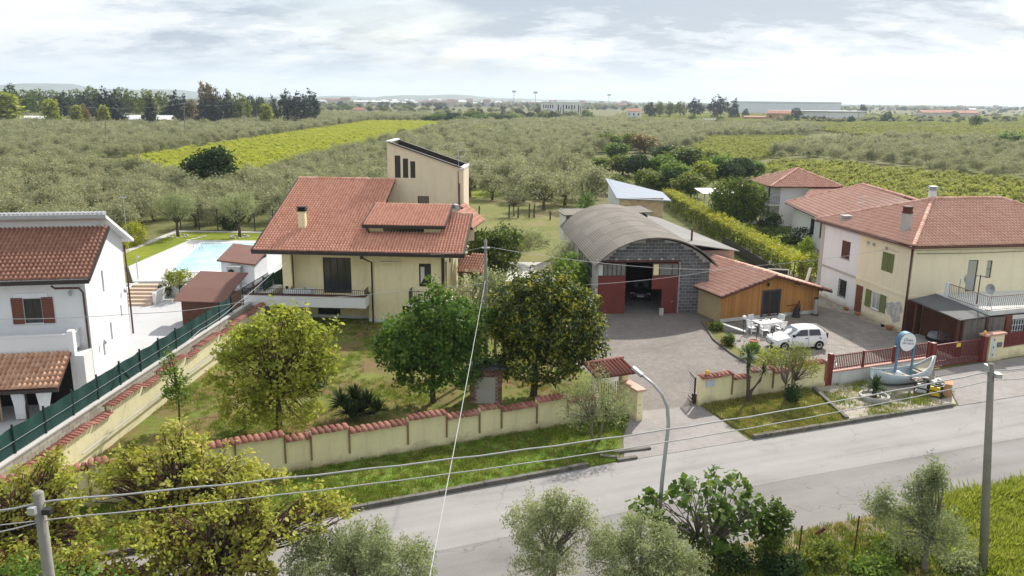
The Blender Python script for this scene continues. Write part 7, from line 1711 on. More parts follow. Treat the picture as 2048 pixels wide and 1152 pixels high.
def scatter(name, pts, protos, label=None, cat=None, kind='stuff'):
    """ONE object: instances of the proto meshes at pts (x, y, z, scale, rot, proto index), through geometry nodes"""
    me = bpy.data.meshes.new(name); n = len(pts); P = np.array(pts, dtype=np.float32)
    me.vertices.add(n); me.vertices.foreach_set('co', np.ascontiguousarray(P[:, :3]).ravel())
    for nm, col in (('sc', 3), ('rz', 4)):
        a = me.attributes.new(nm, 'FLOAT', 'POINT'); a.data.foreach_set('value', np.ascontiguousarray(P[:, col]))
    a = me.attributes.new('pi', 'INT', 'POINT'); a.data.foreach_set('value', P[:, 5].astype(np.int32))
    o = bpy.data.objects.new(name, me); C.objects.link(o); o['kind'] = kind
    col = bpy.data.collections.new(name + '_kinds')
    for i, pm in enumerate(protos):
        po = bpy.data.objects.new('%s_kind_%02d' % (name, i), pm); col.objects.link(po)
    ng = bpy.data.node_groups.new(name, 'GeometryNodeTree'); N = ng.nodes; L = ng.links
    ng.interface.new_socket('Geometry', in_out='INPUT', socket_type='NodeSocketGeometry'); ng.interface.new_socket('Geometry', in_out='OUTPUT', socket_type='NodeSocketGeometry')
    gi = N.new('NodeGroupInput'); go = N.new('NodeGroupOutput'); m2p = N.new('GeometryNodeMeshToPoints'); iop = N.new('GeometryNodeInstanceOnPoints'); ci = N.new('GeometryNodeCollectionInfo')
    ci.inputs['Collection'].default_value = col; ci.inputs['Separate Children'].default_value = True; ci.inputs['Reset Children'].default_value = True
    def attr(nm, typ):
        a = N.new('GeometryNodeInputNamedAttribute'); a.data_type = typ; a.inputs['Name'].default_value = nm; return a.outputs['Attribute']
    cx = N.new('ShaderNodeCombineXYZ'); L.new(attr('rz', 'FLOAT'), cx.inputs[2])
    L.new(gi.outputs[0], m2p.inputs['Mesh']); L.new(m2p.outputs[0], iop.inputs['Points']); L.new(ci.outputs[0], iop.inputs['Instance'])
    iop.inputs['Pick Instance'].default_value = True; L.new(attr('pi', 'INT'), iop.inputs['Instance Index'])
    L.new(cx.outputs[0], iop.inputs['Rotation']); L.new(attr('sc', 'FLOAT'), iop.inputs['Scale']); L.new(iop.outputs[0], go.inputs[0])
    md = o.modifiers.new('scatter', 'NODES'); md.node_group = ng
    return o

# ------------------------------------------------------------------ garden and roadside plants, one by one
tree('garden_tree', 'yellow green spring tree with maroon twigs in the villa lawn', 'tree', (-11.5, 37.3, 0), spired([(0.1, 0, 3.3, 2.3, 2.1, 1.9), (-1.1, -0.2, 2.9, 1.7, 1.6, 1.6), (1.5, 0.2, 4.0, 1.5, 1.5, 1.5), (0.2, 0.3, 4.9, 1.5, 1.4, 1.25), (-1.6, 0, 4.3, 1.1, 1.1, 1.0), (0.6, -0.6, 1.5, 1.7, 1.3, 1.0), (-1.5, -0.5, 1.3, 1.2, 1.0, 0.8), (2.3, 0.2, 3.2, 0.8, 0.8, 0.8)], 11, 40, 0.8, 0.22, False), 760, 13, 0.16, 0.115, 0.6, 'leaf_yellow', seed=11, r0=0.17, fork=0.25, limbs=60, twigs=330, inner=0.5, tj=0.25)
tree('garden_tree', 'dense fresh green tree right of the yellow green one in the villa garden', 'tree', (-4.2, 41.0, 0), spired([(-0.3, 0, 3.5, 2.4, 2.1, 1.7), (1.1, 0, 4.5, 1.7, 1.7, 1.6), (-1.6, -0.3, 3.0, 1.5, 1.5, 1.2), (0.2, 0, 5.0, 1.5, 1.4, 1.3), (1.4, -0.4, 2.4, 1.5, 1.4, 1.3), (-0.5, -0.4, 1.7, 1.6, 1.3, 0.9)], 12, 34, 0.6, 0.3, False), 820, 18, 0.17, 0.115, 0.6, 'leaf_green', seed=12, r0=0.16, limbs=40, inner=0.5)
tree('loquat_tree', 'big round dark tree with yellow tipped leaves beside the drive', 'tree', (1.25, 42.2, 0), [(0.5, 0, 4.2, 2.9, 2.6, 2.3), (-0.7, 0, 4.6, 2.0, 2.0, 2.0), (2.0, -0.2, 4.3, 1.8, 1.8, 2.0), (0.6, 0, 5.7, 1.9, 1.8, 1.4), (0.3, -0.4, 2.2, 2.4, 2.0, 1.3), (3.1, -0.2, 2.8, 0.8, 0.9, 0.6)], 1250, 20, 0.17, 0.125, 0.42, 'leaf_dark', seed=13, r0=0.2, limbs=34, inner=0.62, tbias=0.08, tj=0.4)
tree('sapling', 'thin young green tree by the yellow side wall', 'tree', (-16.6, 37.6, 0), [(0, 0, 2.3, 0.75, 0.7, 1.1), (0.1, 0, 1.6, 0.6, 0.6, 0.5), (-0.2, 0, 3.3, 0.4, 0.4, 0.7)], 130, 9, 0.10, 0.085, 0.5, 'leaf_green', 'bark', seed=14, r0=0.05, fork=0.5, limbs=40, inner=0.2, tbias=0.25)
def yucca(loc, label, heads, blades=60, L_=0.55, trunk=True, name='yucca', cat='plant', leafm='leaf_yucca', droop=0.35, stub=0.09):
    t = thing(name, label, cat, loc)
    rg = random.Random(sum(map(ord, label))); mb = MB()
    for (hx, hy, hz, sc_) in heads:
        for i in range(blades):
            a = rg.uniform(0, 2*math.pi); e = rg.uniform(-0.25, 1.45); l = L_*sc_*rg.uniform(0.7, 1.1); w_ = 0.028*sc_
            d = Vector((math.cos(a)*math.cos(e), math.sin(a)*math.cos(e), math.sin(e))); sd = Vector((-math.sin(a), math.cos(a), 0))
            p = Vector((hx, hy, hz)); m_ = p + d*l*0.55; q = p + d*l - Vector((0, 0, droop*l*0.4*math.cos(e)))
            mb.add([p - sd*w_*0.7, p + sd*w_*0.7, m_ + sd*w_, m_ - sd*w_, q], [(0,1,2,3), (3,2,4)], rg.random())
    mb.build('blades', M[leafm], t)
    if trunk:
        tr_ = MB()
        for (hx, hy, hz, sc_) in heads: tr_.tube([(0, 0, -0.05), (hx*0.2, hy*0.2, hz*0.35), (hx*0.8, hy*0.8, hz*0.7), (hx, hy, hz)], stub, stub*0.6, n=7)
        tr_.build('trunk', M['bark'], t)
    return t
yucca((-8.0, 38.7, 0), 'large dark spiky yucca clump behind the front garden wall', [(-0.7, 0, 0.8, 1.5), (0.0, 0.1, 1.0, 1.6), (0.7, 0, 0.8, 1.5), (1.2, -0.1, 0.45, 1.3), (-0.3, -0.3, 0.4, 1.4), (0.4, -0.35, 0.45, 1.4)], 120, 0.62, leafm='leaf_deep')
tree('shrub', 'low dark green shrub right of the yellow green tree trunk', 'shrub', (-11.0, 42.6, 0), [(0, 0, 0.5, 0.7, 0.6, 0.45)], 60, 10, 0.1, 0.09, 0.5, 'leaf_deep', seed=15, r0=0.03, limbs=8)
tree('olive_shrub', 'wispy grey green shrub in front of the gate canopy', 'shrub', (4.1, 36.0, 0.1), [(0.2, 0, 2.0, 1.5, 1.3, 1.2), (-1.0, 0.1, 1.9, 1.0, 1.0, 1.2), (1.2, 0.1, 1.7, 0.9, 0.8, 0.9), (-0.1, 0, 3.0, 1.0, 0.9, 0.8)], 280, 13, 0.16, 0.075, 0.28, 'leaf_olive', 'bark_grey', seed=16, r0=0.1, limbs=60, stems=2, inner=0.25, rw=1.1)
yucca((12.9, 41.3, 0.1), 'two headed tall yucca in front of the gate wall', [(-0.15, 0, 2.6, 1.15), (0.75, 0.05, 1.75, 1.0), (-0.1, 0, 1.9, 0.8)], 60, 0.6, stub=0.11)
tree('olive_shrub', 'open branched small tree leaning in front of the gate wall', 'tree', (15.2, 41.6, 0.1), spired([(0.3, 0, 2.2, 0.9, 0.8, 0.7), (1.1, 0, 1.7, 0.6, 0.6, 0.4), (-0.6, 0.1, 2.4, 0.6, 0.5, 0.5), (0.4, 0, 2.8, 0.6, 0.5, 0.4)], 5, 24, 0.4, 0.15, False), 150, 11, 0.14, 0.075, 0.35, 'leaf_mid', 'bark_grey', seed=17, r0=0.11, limbs=40, stems=2, inner=0.25, tbias=0.2)
tree('shrub', 'dark round bush at the foot of the open branched tree', 'shrub', (15.35, 41.3, 0.1), [(0, 0, 0.55, 0.42, 0.4, 0.5)], 60, 10, 0.1, 0.08, 0.5, 'leaf_deep', seed=18, r0=0.03, limbs=6)
yucca(G(1748, 795, 0.15), 'small dark green cycad in the concrete ring', [(0, 0, 0.55, 1.3)], 90, 0.75, leafm='leaf_deep', droop=0.9, stub=0.16, name='cycad')
for i, (x, y, r_, h, mt, lab) in enumerate(((14.6, 55.5, 0.5, 0.5, 'leaf_mid', 'green low plants in the bed by the terracotta trough'), (14.5, 51.8, 0.45, 0.55, 'leaf_mid', 'leafy bush in the bed just left of the pale pot'), (15.3, 49.2, 0.7, 0.75, 'leaf_green', 'fresh green bush in the bed left of the car bonnet'), (15.9, 47.3, 0.9, 1.0, 'leaf_yellow', 'yellowish bush in the bed in front of the car'), (16.8, 46.0, 0.9, 0.9, 'leaf_mid', 'mixed bush behind the gate wall copings'), (17.5, 45.2, 0.7, 0.7, 'leaf_autumn', 'rusty flowering bush behind the gate wall end'), (15.9, 44.5, 0.7, 0.6, 'leaf_olive', 'grey green bush low behind the gate wall'))):
    tree('shrub', lab, 'shrub', (x, y, 0.05), [(0, 0, h*0.6, r_, r_*0.8, h*0.6), (r_*0.4, 0.1, h*0.8, r_*0.6, r_*0.6, h*0.5)], 110, 11, 0.11, 0.07, 0.5, mt, seed=30+i, r0=0.03, limbs=14, inner=0.3)
# foreground
big = [((-12.0, 25.6, 0), [(0.2, 0, 3.0, 2.7, 2.2, 1.3), (-1.6, 0.2, 2.9, 1.6, 1.5, 1.1), (1.8, -0.1, 3.1, 1.6, 1.4, 1.0), (0.2, 0.2, 3.9, 0.9, 0.9, 0.8), (-1.3, 0, 3.3, 0.9, 0.9, 0.6), (3.0, 0.3, 2.9, 1.1, 0.9, 0.7), (1.4, 0.5, 3.8, 0.8, 0.8, 0.5), (0.6, -0.8, 1.8, 2.6, 1.6, 1.0)], 21, 'tall yellow green roadside tree with maroon twigs at the lower left'),
       ((-16.3, 23.6, 0), [(0.0, 0, 3.0, 2.4, 2.0, 1.2), (1.1, 0.4, 3.5, 1.4, 1.3, 0.9), (-1.5, 0.2, 3.3, 1.4, 1.3, 1.0), (0, -0.6, 2.0, 2.4, 1.6, 1.1), (2.2, -0.6, 2.3, 1.6, 1.3, 1.0)], 22, 'reddish tinged yellow green tree behind the lower left pole'),
       ((-9.2, 22.6, 0), [(0.0, 0, 2.5, 2.5, 1.9, 1.2), (1.7, 0.3, 2.8, 1.5, 1.2, 0.8), (-1.7, 0.1, 2.8, 1.6, 1.4, 1.1), (0.6, 0.8, 3.4, 1.3, 1.1, 0.6), (2.9, 1.2, 3.0, 1.0, 0.8, 0.5), (-0.4, -0.4, 1.4, 2.4, 1.5, 1.0)], 23, 'spreading yellow green tree reaching over the road kerb')]
for b, lo, sd_, lab in big:
    tree('roadside_tree', lab, 'tree', b, spired([(l[0], l[1], l[2], l[3]*0.86, l[4]*0.86, l[5]*0.8) for l in lo], sd_, 60, 0.8, 0.2, False), 430, 16, 0.115, 0.082, 0.6, 'leaf_bronze', seed=sd_, r0=0.15, limbs=130, twigs=900, inner=0.3, fork=0.3, tj=0.28, group='yellow green trees along the near roadside')
tree('roadside_tree', 'low yellow green tree filling the corner below the lower left pole', 'tree', (-14.2, 21.0, 0), spired([(0, 0, 2.0, 2.2, 1.6, 1.0), (1.8, 0.2, 1.8, 1.5, 1.2, 0.9), (-1.6, 0, 2.3, 1.4, 1.2, 0.9), (3.6, 0.3, 1.5, 1.5, 1.2, 0.8), (0.4, -0.5, 1.0, 2.4, 1.4, 0.8)], 77, 40, 0.7, 0.2, False), 520, 15, 0.12, 0.085, 0.6, 'leaf_bronze', seed=77, r0=0.14, limbs=60, twigs=500, inner=0.35, group='yellow green trees along the near roadside')
tree('shrub', 'dark green shrub with pale flowers below the lower left pole', 'shrub', (-11.6, 19.4, 0), [(0, 0, 2.2, 1.5, 1.2, 1.2), (-2.0, 0.2, 2.4, 1.4, 1.2, 1.2)], 240, 12, 0.14, 0.09, 0.5, 'leaf_green', seed=24, r0=0.06, limbs=20)
tree('olive_bush', 'bushy grey green olive at the bottom left of the road', 'olive tree', (-4.6, 22.4, 0), spired([(0, 0, 1.3, 1.9, 1.6, 1.0), (-1.3, 0.2, 1.7, 1.1, 1.0, 0.7), (1.1, 0, 1.6, 1.2, 1.1, 0.7), (0.1, 0.4, 2.1, 0.9, 0.9, 0.5)], 1, 70, 0.8, 0.13), 900, 26, 0.11, 0.062, 0.30, 'leaf_olive', 'bark_grey', seed=25, r0=0.13, limbs=24, inner=0.4, rw=1.2, tbias=0.05)
tree('olive_tree', 'tall wispy olive in the middle of the near roadside', 'olive tree', (1.5, 23.8, 0), spired([(-0.2, 0, 1.7, 1.2, 1.1, 0.9), (-0.9, 0.1, 2.3, 0.6, 0.6, 0.7), (0.75, 0.2, 2.4, 0.6, 0.6, 0.6), (-0.1, 0, 2.8, 0.45, 0.45, 0.5), (-0.3, -0.3, 1.0, 1.3, 1.2, 0.8)], 2, 70, 0.9, 0.12), 680, 24, 0.105, 0.06, 0.28, 'leaf_olive', 'bark_grey', seed=26, r0=0.11, limbs=34, inner=0.25, rw=1.2, tbias=0.15)
tree('olive_tree', 'lower pale olive beside the fig at the road edge', 'olive tree', (4.1, 23.0, 0), spired([(0, 0, 1.4, 1.6, 1.3, 0.95), (0.3, 0.3, 2.1, 0.9, 0.9, 0.6), (-0.8, 0, 1.8, 1.0, 0.9, 0.6), (1.1, 0, 1.4, 1.0, 0.9, 0.6)], 3, 64, 0.8, 0.13), 760, 26, 0.11, 0.06, 0.28, 'leaf_olive', 'bark_grey', seed=27, r0=0.12, limbs=24, inner=0.35, rw=1.2, tbias=0.2)
tree('fig_tree', 'open branched fig tree with big lobed leaves at the road edge', 'fig tree', (6.9, 25.3, 0), [(0.1, 0, 2.9, 1.5, 1.1, 0.75), (0.9, 0, 2.4, 1.0, 0.9, 0.7), (-1.9, 0.2, 2.2, 0.75, 0.6, 0.75), (0.3, 0, 1.4, 1.2, 0.8, 0.6), (1.7, 0, 1.9, 0.5, 0.5, 0.6), (-1.5, 0, 1.4, 0.5, 0.5, 0.5)], 135, 7, 0.13, 0.145, 0.8, 'leaf_fig', 'bark_grey', seed=28, r0=0.1, limbs=110, stems=3, inner=0.4, uw=0.9, tj=0.3)
tree('ivy_stump', 'ivy covered post standing right of the fig tree', 'ivy', (9.05, 25.4, 0), [(0, 0, 0.8, 0.42, 0.4, 0.8), (0.15, 0, 1.7, 0.5, 0.45, 0.6), (0.3, 0, 2.2, 0.4, 0.35, 0.4)], 170, 12, 0.1, 0.075, 0.65, 'leaf_mid', seed=29, r0=0.12, limbs=4, fork=0.6)
tree('olive_tree', 'ragged grey olive by the two iron stakes at the lower right', 'olive tree', (14.6, 25.3, 0), spired([(-0.5, 0, 1.5, 1.2, 1.1, 0.9), (-0.4, 0.1, 2.5, 0.5, 0.5, 0.6), (-0.1, 0.1, 3.2, 0.3, 0.3, 0.5), (-1.6, 0.2, 2.2, 0.5, 0.5, 0.4), (0.4, 0, 1.1, 0.9, 0.9, 0.7)], 4, 60, 0.8, 0.12), 580, 22, 0.11, 0.06, 0.28, 'leaf_olive', 'bark_grey', seed=33, r0=0.12, limbs=40, inner=0.25, rw=1.2, tbias=-0.05)
for i, (u, v, r_, h, mt, lab) in enumerate(((1640, 1128, 0.7, 0.8, 'leaf_mid', 'mid green weeds between the two iron stakes'), (1460, 1140, 0.9, 0.9, 'leaf_deep', 'dark scrub at the foot of the fig tree'), (1560, 1150, 0.8, 0.7, 'leaf_deep', 'dark scrub at the foot of the ivy post'), (1790, 1120, 0.9, 0.8, 'leaf_mid', 'leafy weeds below the ragged olive'), (1740, 1150, 0.8, 0.6, 'leaf_green', 'fresh green weeds left of the ragged olive trunk'), (1920, 1140, 0.7, 0.5, 'leaf_olive', 'grey weeds at the foot of the tall leaning pole'))):
    p = G(u, v); tree('shrub', lab, 'shrub', p, [(0, 0, h*0.4, r_, r_*0.8, h*0.45), (r_*0.4, 0.2, h*0.6, r_*0.6, r_*0.5, h*0.4)], 130, 11, 0.12, 0.075, 0.5, mt, seed=50+i, r0=0.03, limbs=10, inner=0.3)
# behind the villa and along the drive
tree('garden_tree', 'mid green tree on the right side of the villa by the drive', 'tree', (-1.6, 66.0, 0), [(0, 0, 3.3, 2.4, 2.2, 1.9), (0.9, 0, 4.7, 1.5, 1.4, 1.2), (-0.9, 0, 4.4, 1.4, 1.3, 1.1), (-0.6, 0, 2.2, 1.8, 1.6, 1.2)], 560, 14, 0.18, 0.13, 0.6, 'leaf_mid', seed=41, r0=0.15, limbs=20)
tree('flowering_shrub', 'shrub dotted with white blossom beside the slim pole', 'shrub', (-2.2, 57.3, 0), [(0, 0, 2.4, 1.9, 1.4, 1.5), (1.1, 0, 3.2, 1.0, 0.9, 0.9)], 200, 12, 0.2, 0.10, 0.6, 'leaf_olive', seed=42, r0=0.08, limbs=30, inner=0.25, tbias=0.1)
tree('shrub', 'yellow green shrub between the villa tree and the slim pole', 'shrub', (-2.4, 51.0, 0), [(0, 0, 1.8, 1.7, 1.3, 1.2), (-1.2, 0.2, 1.4, 1.2, 1.0, 1.0)], 230, 12, 0.17, 0.11, 0.55, 'leaf_mid', seed=43, r0=0.07, limbs=20, tbias=0.2)
tree('olive_tree', 'pale olive behind the villa at the start of the back grass', 'olive tree', (0.3, 79.5, 0), [(0, 0, 2.4, 2.7, 1.9, 1.4), (1.9, 0, 2.4, 1.5, 1.3, 1.1), (-1.6, 0, 2.8, 1.4, 1.3, 1.0)], 520, 15, 0.2, 0.11, 0.32, 'leaf_olive', 'bark_grey', seed=44, r0=0.14, limbs=20, tbias=0.2)
tree('shrub', 'bright green bush against the left flank of the hangar', 'shrub', (5.0, 64.0, 0), [(0, 0, 1.8, 1.5, 2.6, 1.5), (-0.3, 1.5, 2.5, 1.2, 1.4, 1.2)], 380, 13, 0.2, 0.13, 0.55, 'leaf_green', seed=45, r0=0.08, limbs=16, tbias=0.15)
tree('olive_tree', 'small pale olive at the back of the hangar flank', 'olive tree', (4.3, 71.5, 0), [(0, 0, 2.6, 1.2, 1.2, 1.2), (0.4, 0, 3.2, 0.8, 0.8, 0.7)], 170, 13, 0.18, 0.10, 0.3, 'leaf_olive', 'bark_grey', seed=46, r0=0.08, limbs=14, tbias=0.35)
tree('cypress_bush', 'pointed bright green conifer left of the tuff outbuilding', 'conifer', (9.0, 97.0, 0), [(0, 0, 1.8, 1.8, 1.6, 1.8), (0, 0, 3.6, 1.1, 1.0, 1.6)], 340, 13, 0.18, 0.13, 0.4, 'leaf_green', seed=47, r0=0.1, limbs=6, ow=1.0, uw=0.8)
tree('bare_tree', 'half bare small tree in the back grass near the old posts', 'tree', (0.2, 113, 0), [(0, 0, 3.0, 2.2, 1.8, 1.6)], 90, 10, 0.22, 0.10, 0.4, 'leaf_olive', 'bark_grey', seed=48, r0=0.14, limbs=70, inner=0.2)
tree('round_tree', 'big round green tree behind the cypress hedge', 'tree', (29.2, 104.3, 0), [(0, 0, 3.6, 3.6, 3.2, 2.8), (-1.2, 0, 4.6, 2.2, 2.0, 1.8), (1.4, -0.3, 4.3, 2.2, 2.0, 2.0), (0.2, -0.6, 2.4, 3.0, 2.4, 1.6)], 760, 15, 0.24, 0.15, 0.6, 'leaf_mid', seed=49, r0=0.25, limbs=16, inner=0.6, tbias=0.05)
tree('lemon_tree', 'small yellow green lemon tree beside the pool steps', 'tree', tuple(G(360, 596, YZ)), [(0, 0, 1.7, 1.1, 1.0, 0.75), (0.5, 0, 2.0, 0.7, 0.7, 0.5), (-0.5, 0, 1.9, 0.6, 0.6, 0.5)], 120, 12, 0.14, 0.09, 0.5, 'leaf_yellow', seed=61, r0=0.07, limbs=16)
tree('shrub', 'small dark bush between the pool steps and lemon tree', 'shrub', tuple(G(328, 594, YZ)), [(0, 0, 0.6, 0.6, 0.55, 0.6)], 70, 11, 0.1, 0.09, 0.5, 'leaf_deep', seed=62, r0=0.03, limbs=6)
for i, (x, y, lab) in enumerate(((-39.0, 92.6, 'olive tree in the left stone ring on the pool lawn'), (-31.9, 92.8, 'olive tree in the right stone ring on the pool lawn'))):
    tree('olive_tree', lab, 'olive tree', (x, y, 0.12), [(0, 0, 3.4, 2.3, 2.1, 1.4), (0.9, 0, 4.3, 1.4, 1.3, 1.0), (-1.0, 0, 4.0, 1.5, 1.4, 1.1)], 360, 15, 0.2, 0.11, 0.3, 'leaf_olive', 'bark', seed=63+i, r0=0.2, limbs=24, fork=0.3)
hg_ = []
for i, (x, y, w_, h_, lab) in enumerate(((-41.2, 82.0, 1.1, 2.3, 'first clipped yellow hedge block beside the pool lamp'), (-41.4, 86.5, 1.3, 2.6, 'second clipped yellow hedge block behind the pool lamp'), (-40.9, 77.6, 1.0, 1.8, 'low yellow hedge block half behind the white house'))):
    tree('clipped_hedge', lab, 'hedge', (x, y, 0), [(0, 0, h_*0.5, w_, 1.9, h_*0.52)], 220, 12, 0.16, 0.10, 0.5, 'leaf_hedge', seed=66+i, r0=0.05, limbs=6, inner=0.75)
tree('shrub', 'dark green bush behind the pool lawn fence', 'shrub', (-34.6, 97.6, 0), [(0, 0, 1.1, 1.6, 1.0, 1.1)], 120, 12, 0.18, 0.12, 0.5, 'leaf_deep', seed=70, r0=0.05, limbs=6)
# tall cypress hedge running back from the farmhouse yard
hd_ = thing('cypress_hedge', 'long golden topped cypress hedge behind the hangar', 'hedge')
rg = np.random.default_rng(81); A_, B2_ = np.array([25.9, 70.8]), np.array([24.6, 128.0])
k = 2600; s_ = rg.random(k); 
lat_ = rg.uniform(-1, 1, k); zz = rg.random(k)
top = zz > 0.62
zz = np.where(top, 1.0, zz / 0.62)
wd = 0.95 + 0.15*np.sin(s_*130)
cen = np.stack([A_[0] + (B2_[0]-A_[0])*s_ + np.where(top, lat_*wd, np.sign(lat_)*wd*(1 + 0.08*rg.normal(0,1,k))), A_[1] + (B2_[1]-A_[1])*s_, np.where(top, 2.25 + 0.16*np.sin(s_*95) + 0.1*rg.normal(0,1,k), zz*2.2)], 1)
out = np.stack([np.where(top, lat_*0.3, np.sign(lat_)), np.zeros(k), np.where(top, 1.0, 0.2)], 1)
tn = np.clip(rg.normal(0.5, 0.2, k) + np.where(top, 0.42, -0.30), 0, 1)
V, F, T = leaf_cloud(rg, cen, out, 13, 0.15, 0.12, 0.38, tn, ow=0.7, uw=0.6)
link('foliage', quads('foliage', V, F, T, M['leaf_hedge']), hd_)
st2 = MB()
for i in range(40): st2.tube([(A_[0] + (B2_[0]-A_[0])*i/39, A_[1] + (B2_[1]-A_[1])*i/39, 0), (A_[0] + (B2_[0]-A_[0])*i/39, A_[1] + (B2_[1]-A_[1])*i/39, 2.0)], 0.08, 0.03, n=5)
o = st2.build('stems', M['bark'], hd_); o['kind'] = 'stuff'
MB().box(-0.03, 0, 0, 0.03, 20, 1.15).build('mesh_screen', M['black_metal'], hd_, (24.5, 71, 0), R(1.3))
tree('shrub', 'round green bush at the near end of the cypress hedge', 'shrub', (28.0, 74.0, 0), [(0, 0, 1.2, 1.1, 1.0, 1.2)], 160, 12, 0.16, 0.11, 0.5, 'leaf_mid', seed=82, r0=0.05, limbs=6, tbias=0.2)
tree('shrub', 'light green young shrub on the neighbour lawn', 'shrub', (31.6, 85, 0), [(0, 0, 1.0, 0.8, 0.8, 1.0)], 110, 12, 0.14, 0.11, 0.5, 'leaf_green', seed=83, r0=0.05, limbs=6, tbias=0.4)
tree('clipped_hedge', 'dark clipped hedge across the neighbour lawn', 'hedge', (31.5, 92.5, 0), [(0, 0, 0.9, 4.5, 0.8, 1.0)], 340, 12, 0.16, 0.11, 0.5, 'leaf_deep', seed=84, r0=0.05, limbs=6, inner=0.7)
tree('shrub', 'dark palm like bush before the small hipped house', 'shrub', (32.6, 101.0, 0), [(0, 0, 1.3, 1.5, 1.2, 1.2)], 140, 12, 0.18, 0.14, 0.4, 'leaf_deep', seed=85, r0=0.05, limbs=6)
sheet('neighbour_lawn', [(27.2, 73), (33.0, 80), (34, 103), (27, 118), (26.6, 90)], 0.006, M['pool_lawn'])
pv = thing('garden_shelter', 'open garden shelter with pale blue grey roof behind the hedge', 'shelter', (28.6, 120, 0), R(5))
for x in (0, 4.5):
    for y in (0, 3.5): MB().box(x-0.08, y-0.08, 0, x+0.08, y+0.08, 2.7).build('post', M['grey_metal'], pv)
MB().slab([(-0.4, -0.4, 2.75), (5, -0.4, 2.75), (5, 4, 3.1), (-0.4, 4, 3.1)], 0.1).build('roof', M['grey_metal'], pv)
# grass: tufts on the verges, in the garden and the meadow
def tuft_mesh(name, seed, n, h, w_, mat, spread=0.12):
    rg = np.random.default_rng(seed); a = rg.uniform(0, 6.28, n); b = np.stack([rg.normal(0, spread, n), rg.normal(0, spread, n), np.zeros(n)], 1)
    tip = b + np.stack([np.cos(a)*h*0.45, np.sin(a)*h*0.45, h*rg.uniform(0.5, 1.1, n)], 1); sd = np.stack([-np.sin(a), np.cos(a), np.zeros(n)], 1)*w_
    mid = b*0.5 + tip*0.5 + np.array([0, 0, h*0.12])
    V = np.stack([b - sd, b + sd, tip, mid - sd*1.2], 1).reshape(-1, 3); F = np.arange(4*n).reshape(-1, 4)
    return quads(name, V, F, np.repeat(rg.random(n), 4), mat)
def fill(poly, n, seed, s0, s1, kinds, z=0.0, mask=None):
    r = random.Random(seed); xs = [p[0] for p in poly]; ys = [p[1] for p in poly]; out = []
    tries = 0
    while len(out) < n and tries < n*12:
        tries += 1
        p = (r.uniform(min(xs), max(xs)), r.uniform(min(ys), max(ys)))
        if not inpoly(p, poly): continue
        if mask and mask(p) < r.random(): continue
        out.append((p[0], p[1], z, r.uniform(s0, s1), r.uniform(0, 6.28), r.choice(kinds)))
    return out
TG = [tuft_mesh('tuft', i, 26, 0.16, 0.012, M['grass']) for i in range(3)]
TD = [tuft_mesh('tuft', 10+i, 24, 0.16, 0.012, M['grass_dry']) for i in range(2)]
TB = [tuft_mesh('tuft', 20+i, 30, 0.35, 0.016, M['grass_bright'], 0.2) for i in range(3)]
blot = lambda sc_, ph: (lambda p: 0.5 + 0.5*math.sin(p[0]*sc_+ph)*math.cos(p[1]*sc_*1.3+ph*2) )
scatter('verge_grass', fill(verge, 5200, 1, 0.4, 1.0, [0, 1, 2, 2, 3], 0.04, lambda p: 0.35 + 0.65*blot(0.9, 1)(p)), TG + TD)
scatter('verge_grass', fill(rv, 1300, 2, 0.5, 1.1, [0, 3, 4, 4], 0.1), TG + TD)
scatter('garden_grass', fill([(-19, 29.5), (5.5, 40), (1.8, 50), (0.3, 60), (-4, 62), (-17.8, 57)], 4600, 3, 0.4, 1.1, [0, 1, 2, 3, 4], 0.0, lambda p: max(0.0, 1.25*blot(0.55, 2.3)(p) - 0.25 + 0.15*math.sin(3.1*p[0])*math.sin(2.7*p[1]))), TG + TD)
scatter('meadow_grass', fill([(17.2, 24.0), tuple(G(1852, 1046).xy), tuple(G(2048, 991).xy), (40, 36.5), (40, 20), (14, 12), (14, 18)], 6500, 4, 0.6, 1.25, [0, 1, 2], 0.02), TB)
rd = [(x, kerb_y(x) - 8.35) for x in (6, 11.66, 17, 25, 45)] + [(45, 38.2), (25, 31.6), (18.5, 28.3), (16.5, 24), (14, 20), (5, 20)]
scatter('roadside_grass', fill(rd, 2600, 5, 0.5, 1.6, [0, 1, 2, 3, 3], 0.01, lambda p: 0.2 + 0.8*blot(0.8, 0.4)(p)), TD + TG[:2])
scatter('roadside_grass', fill([(x, kerb_y(x) - 8.3 + d_) for x, d_ in ((17.5, -0.2), (25, -0.2), (45, -0.2), (45, -1.3), (25, -1.3), (17.5, -1.1))], 900, 6, 0.8, 1.5, [0, 1, 2], 0.01), TB + TD)
scatter('gravel_weeds', fill(gb, 260, 7, 0.5, 1.3, [0, 1, 2], 0.09, lambda p: blot(1.3, 0.8)(p)**2), TG[:2] + TD[:1])
# ------------------------------------------------------------------ groves, vineyards and the far plain
def pxpoly(pts): return [tuple(G(u, v).xy) for u, v in pts]
def olive_proto(seed, k, per, size, mat, asp=0.32, sp=0.26):
    r = random.Random(seed)
    lobes = [(0, 0, 2.2, 2.2, 2.1, 1.3)] + [(r.uniform(-1.5, 1.5), r.uniform(-1.5, 1.5), r.uniform(1.8, 3.2), r.uniform(0.9, 1.4), r.uniform(0.9, 1.4), r.uniform(0.7, 1.0)) for _ in range(6)]
    lobes = spired(lobes, seed, 14, 0.7, 0.4, False)
    me, c = crown_mesh('crown', seed, lobes, k, per, sp, size, asp, mat, 0.55, 0.75, tbias=r.uniform(-0.08, 0.12))
    tr_ = wood_mesh('trunk', seed, 2.6, 0.2, [c[i] for i in r.sample(range(len(c)), 7)], M['bark'], lean=0.25, fork=0.35)
    return me, tr_
OL = [olive_proto(200 + i, 210, 13, 0.17, M['leaf_olive_far']) for i in range(6)]
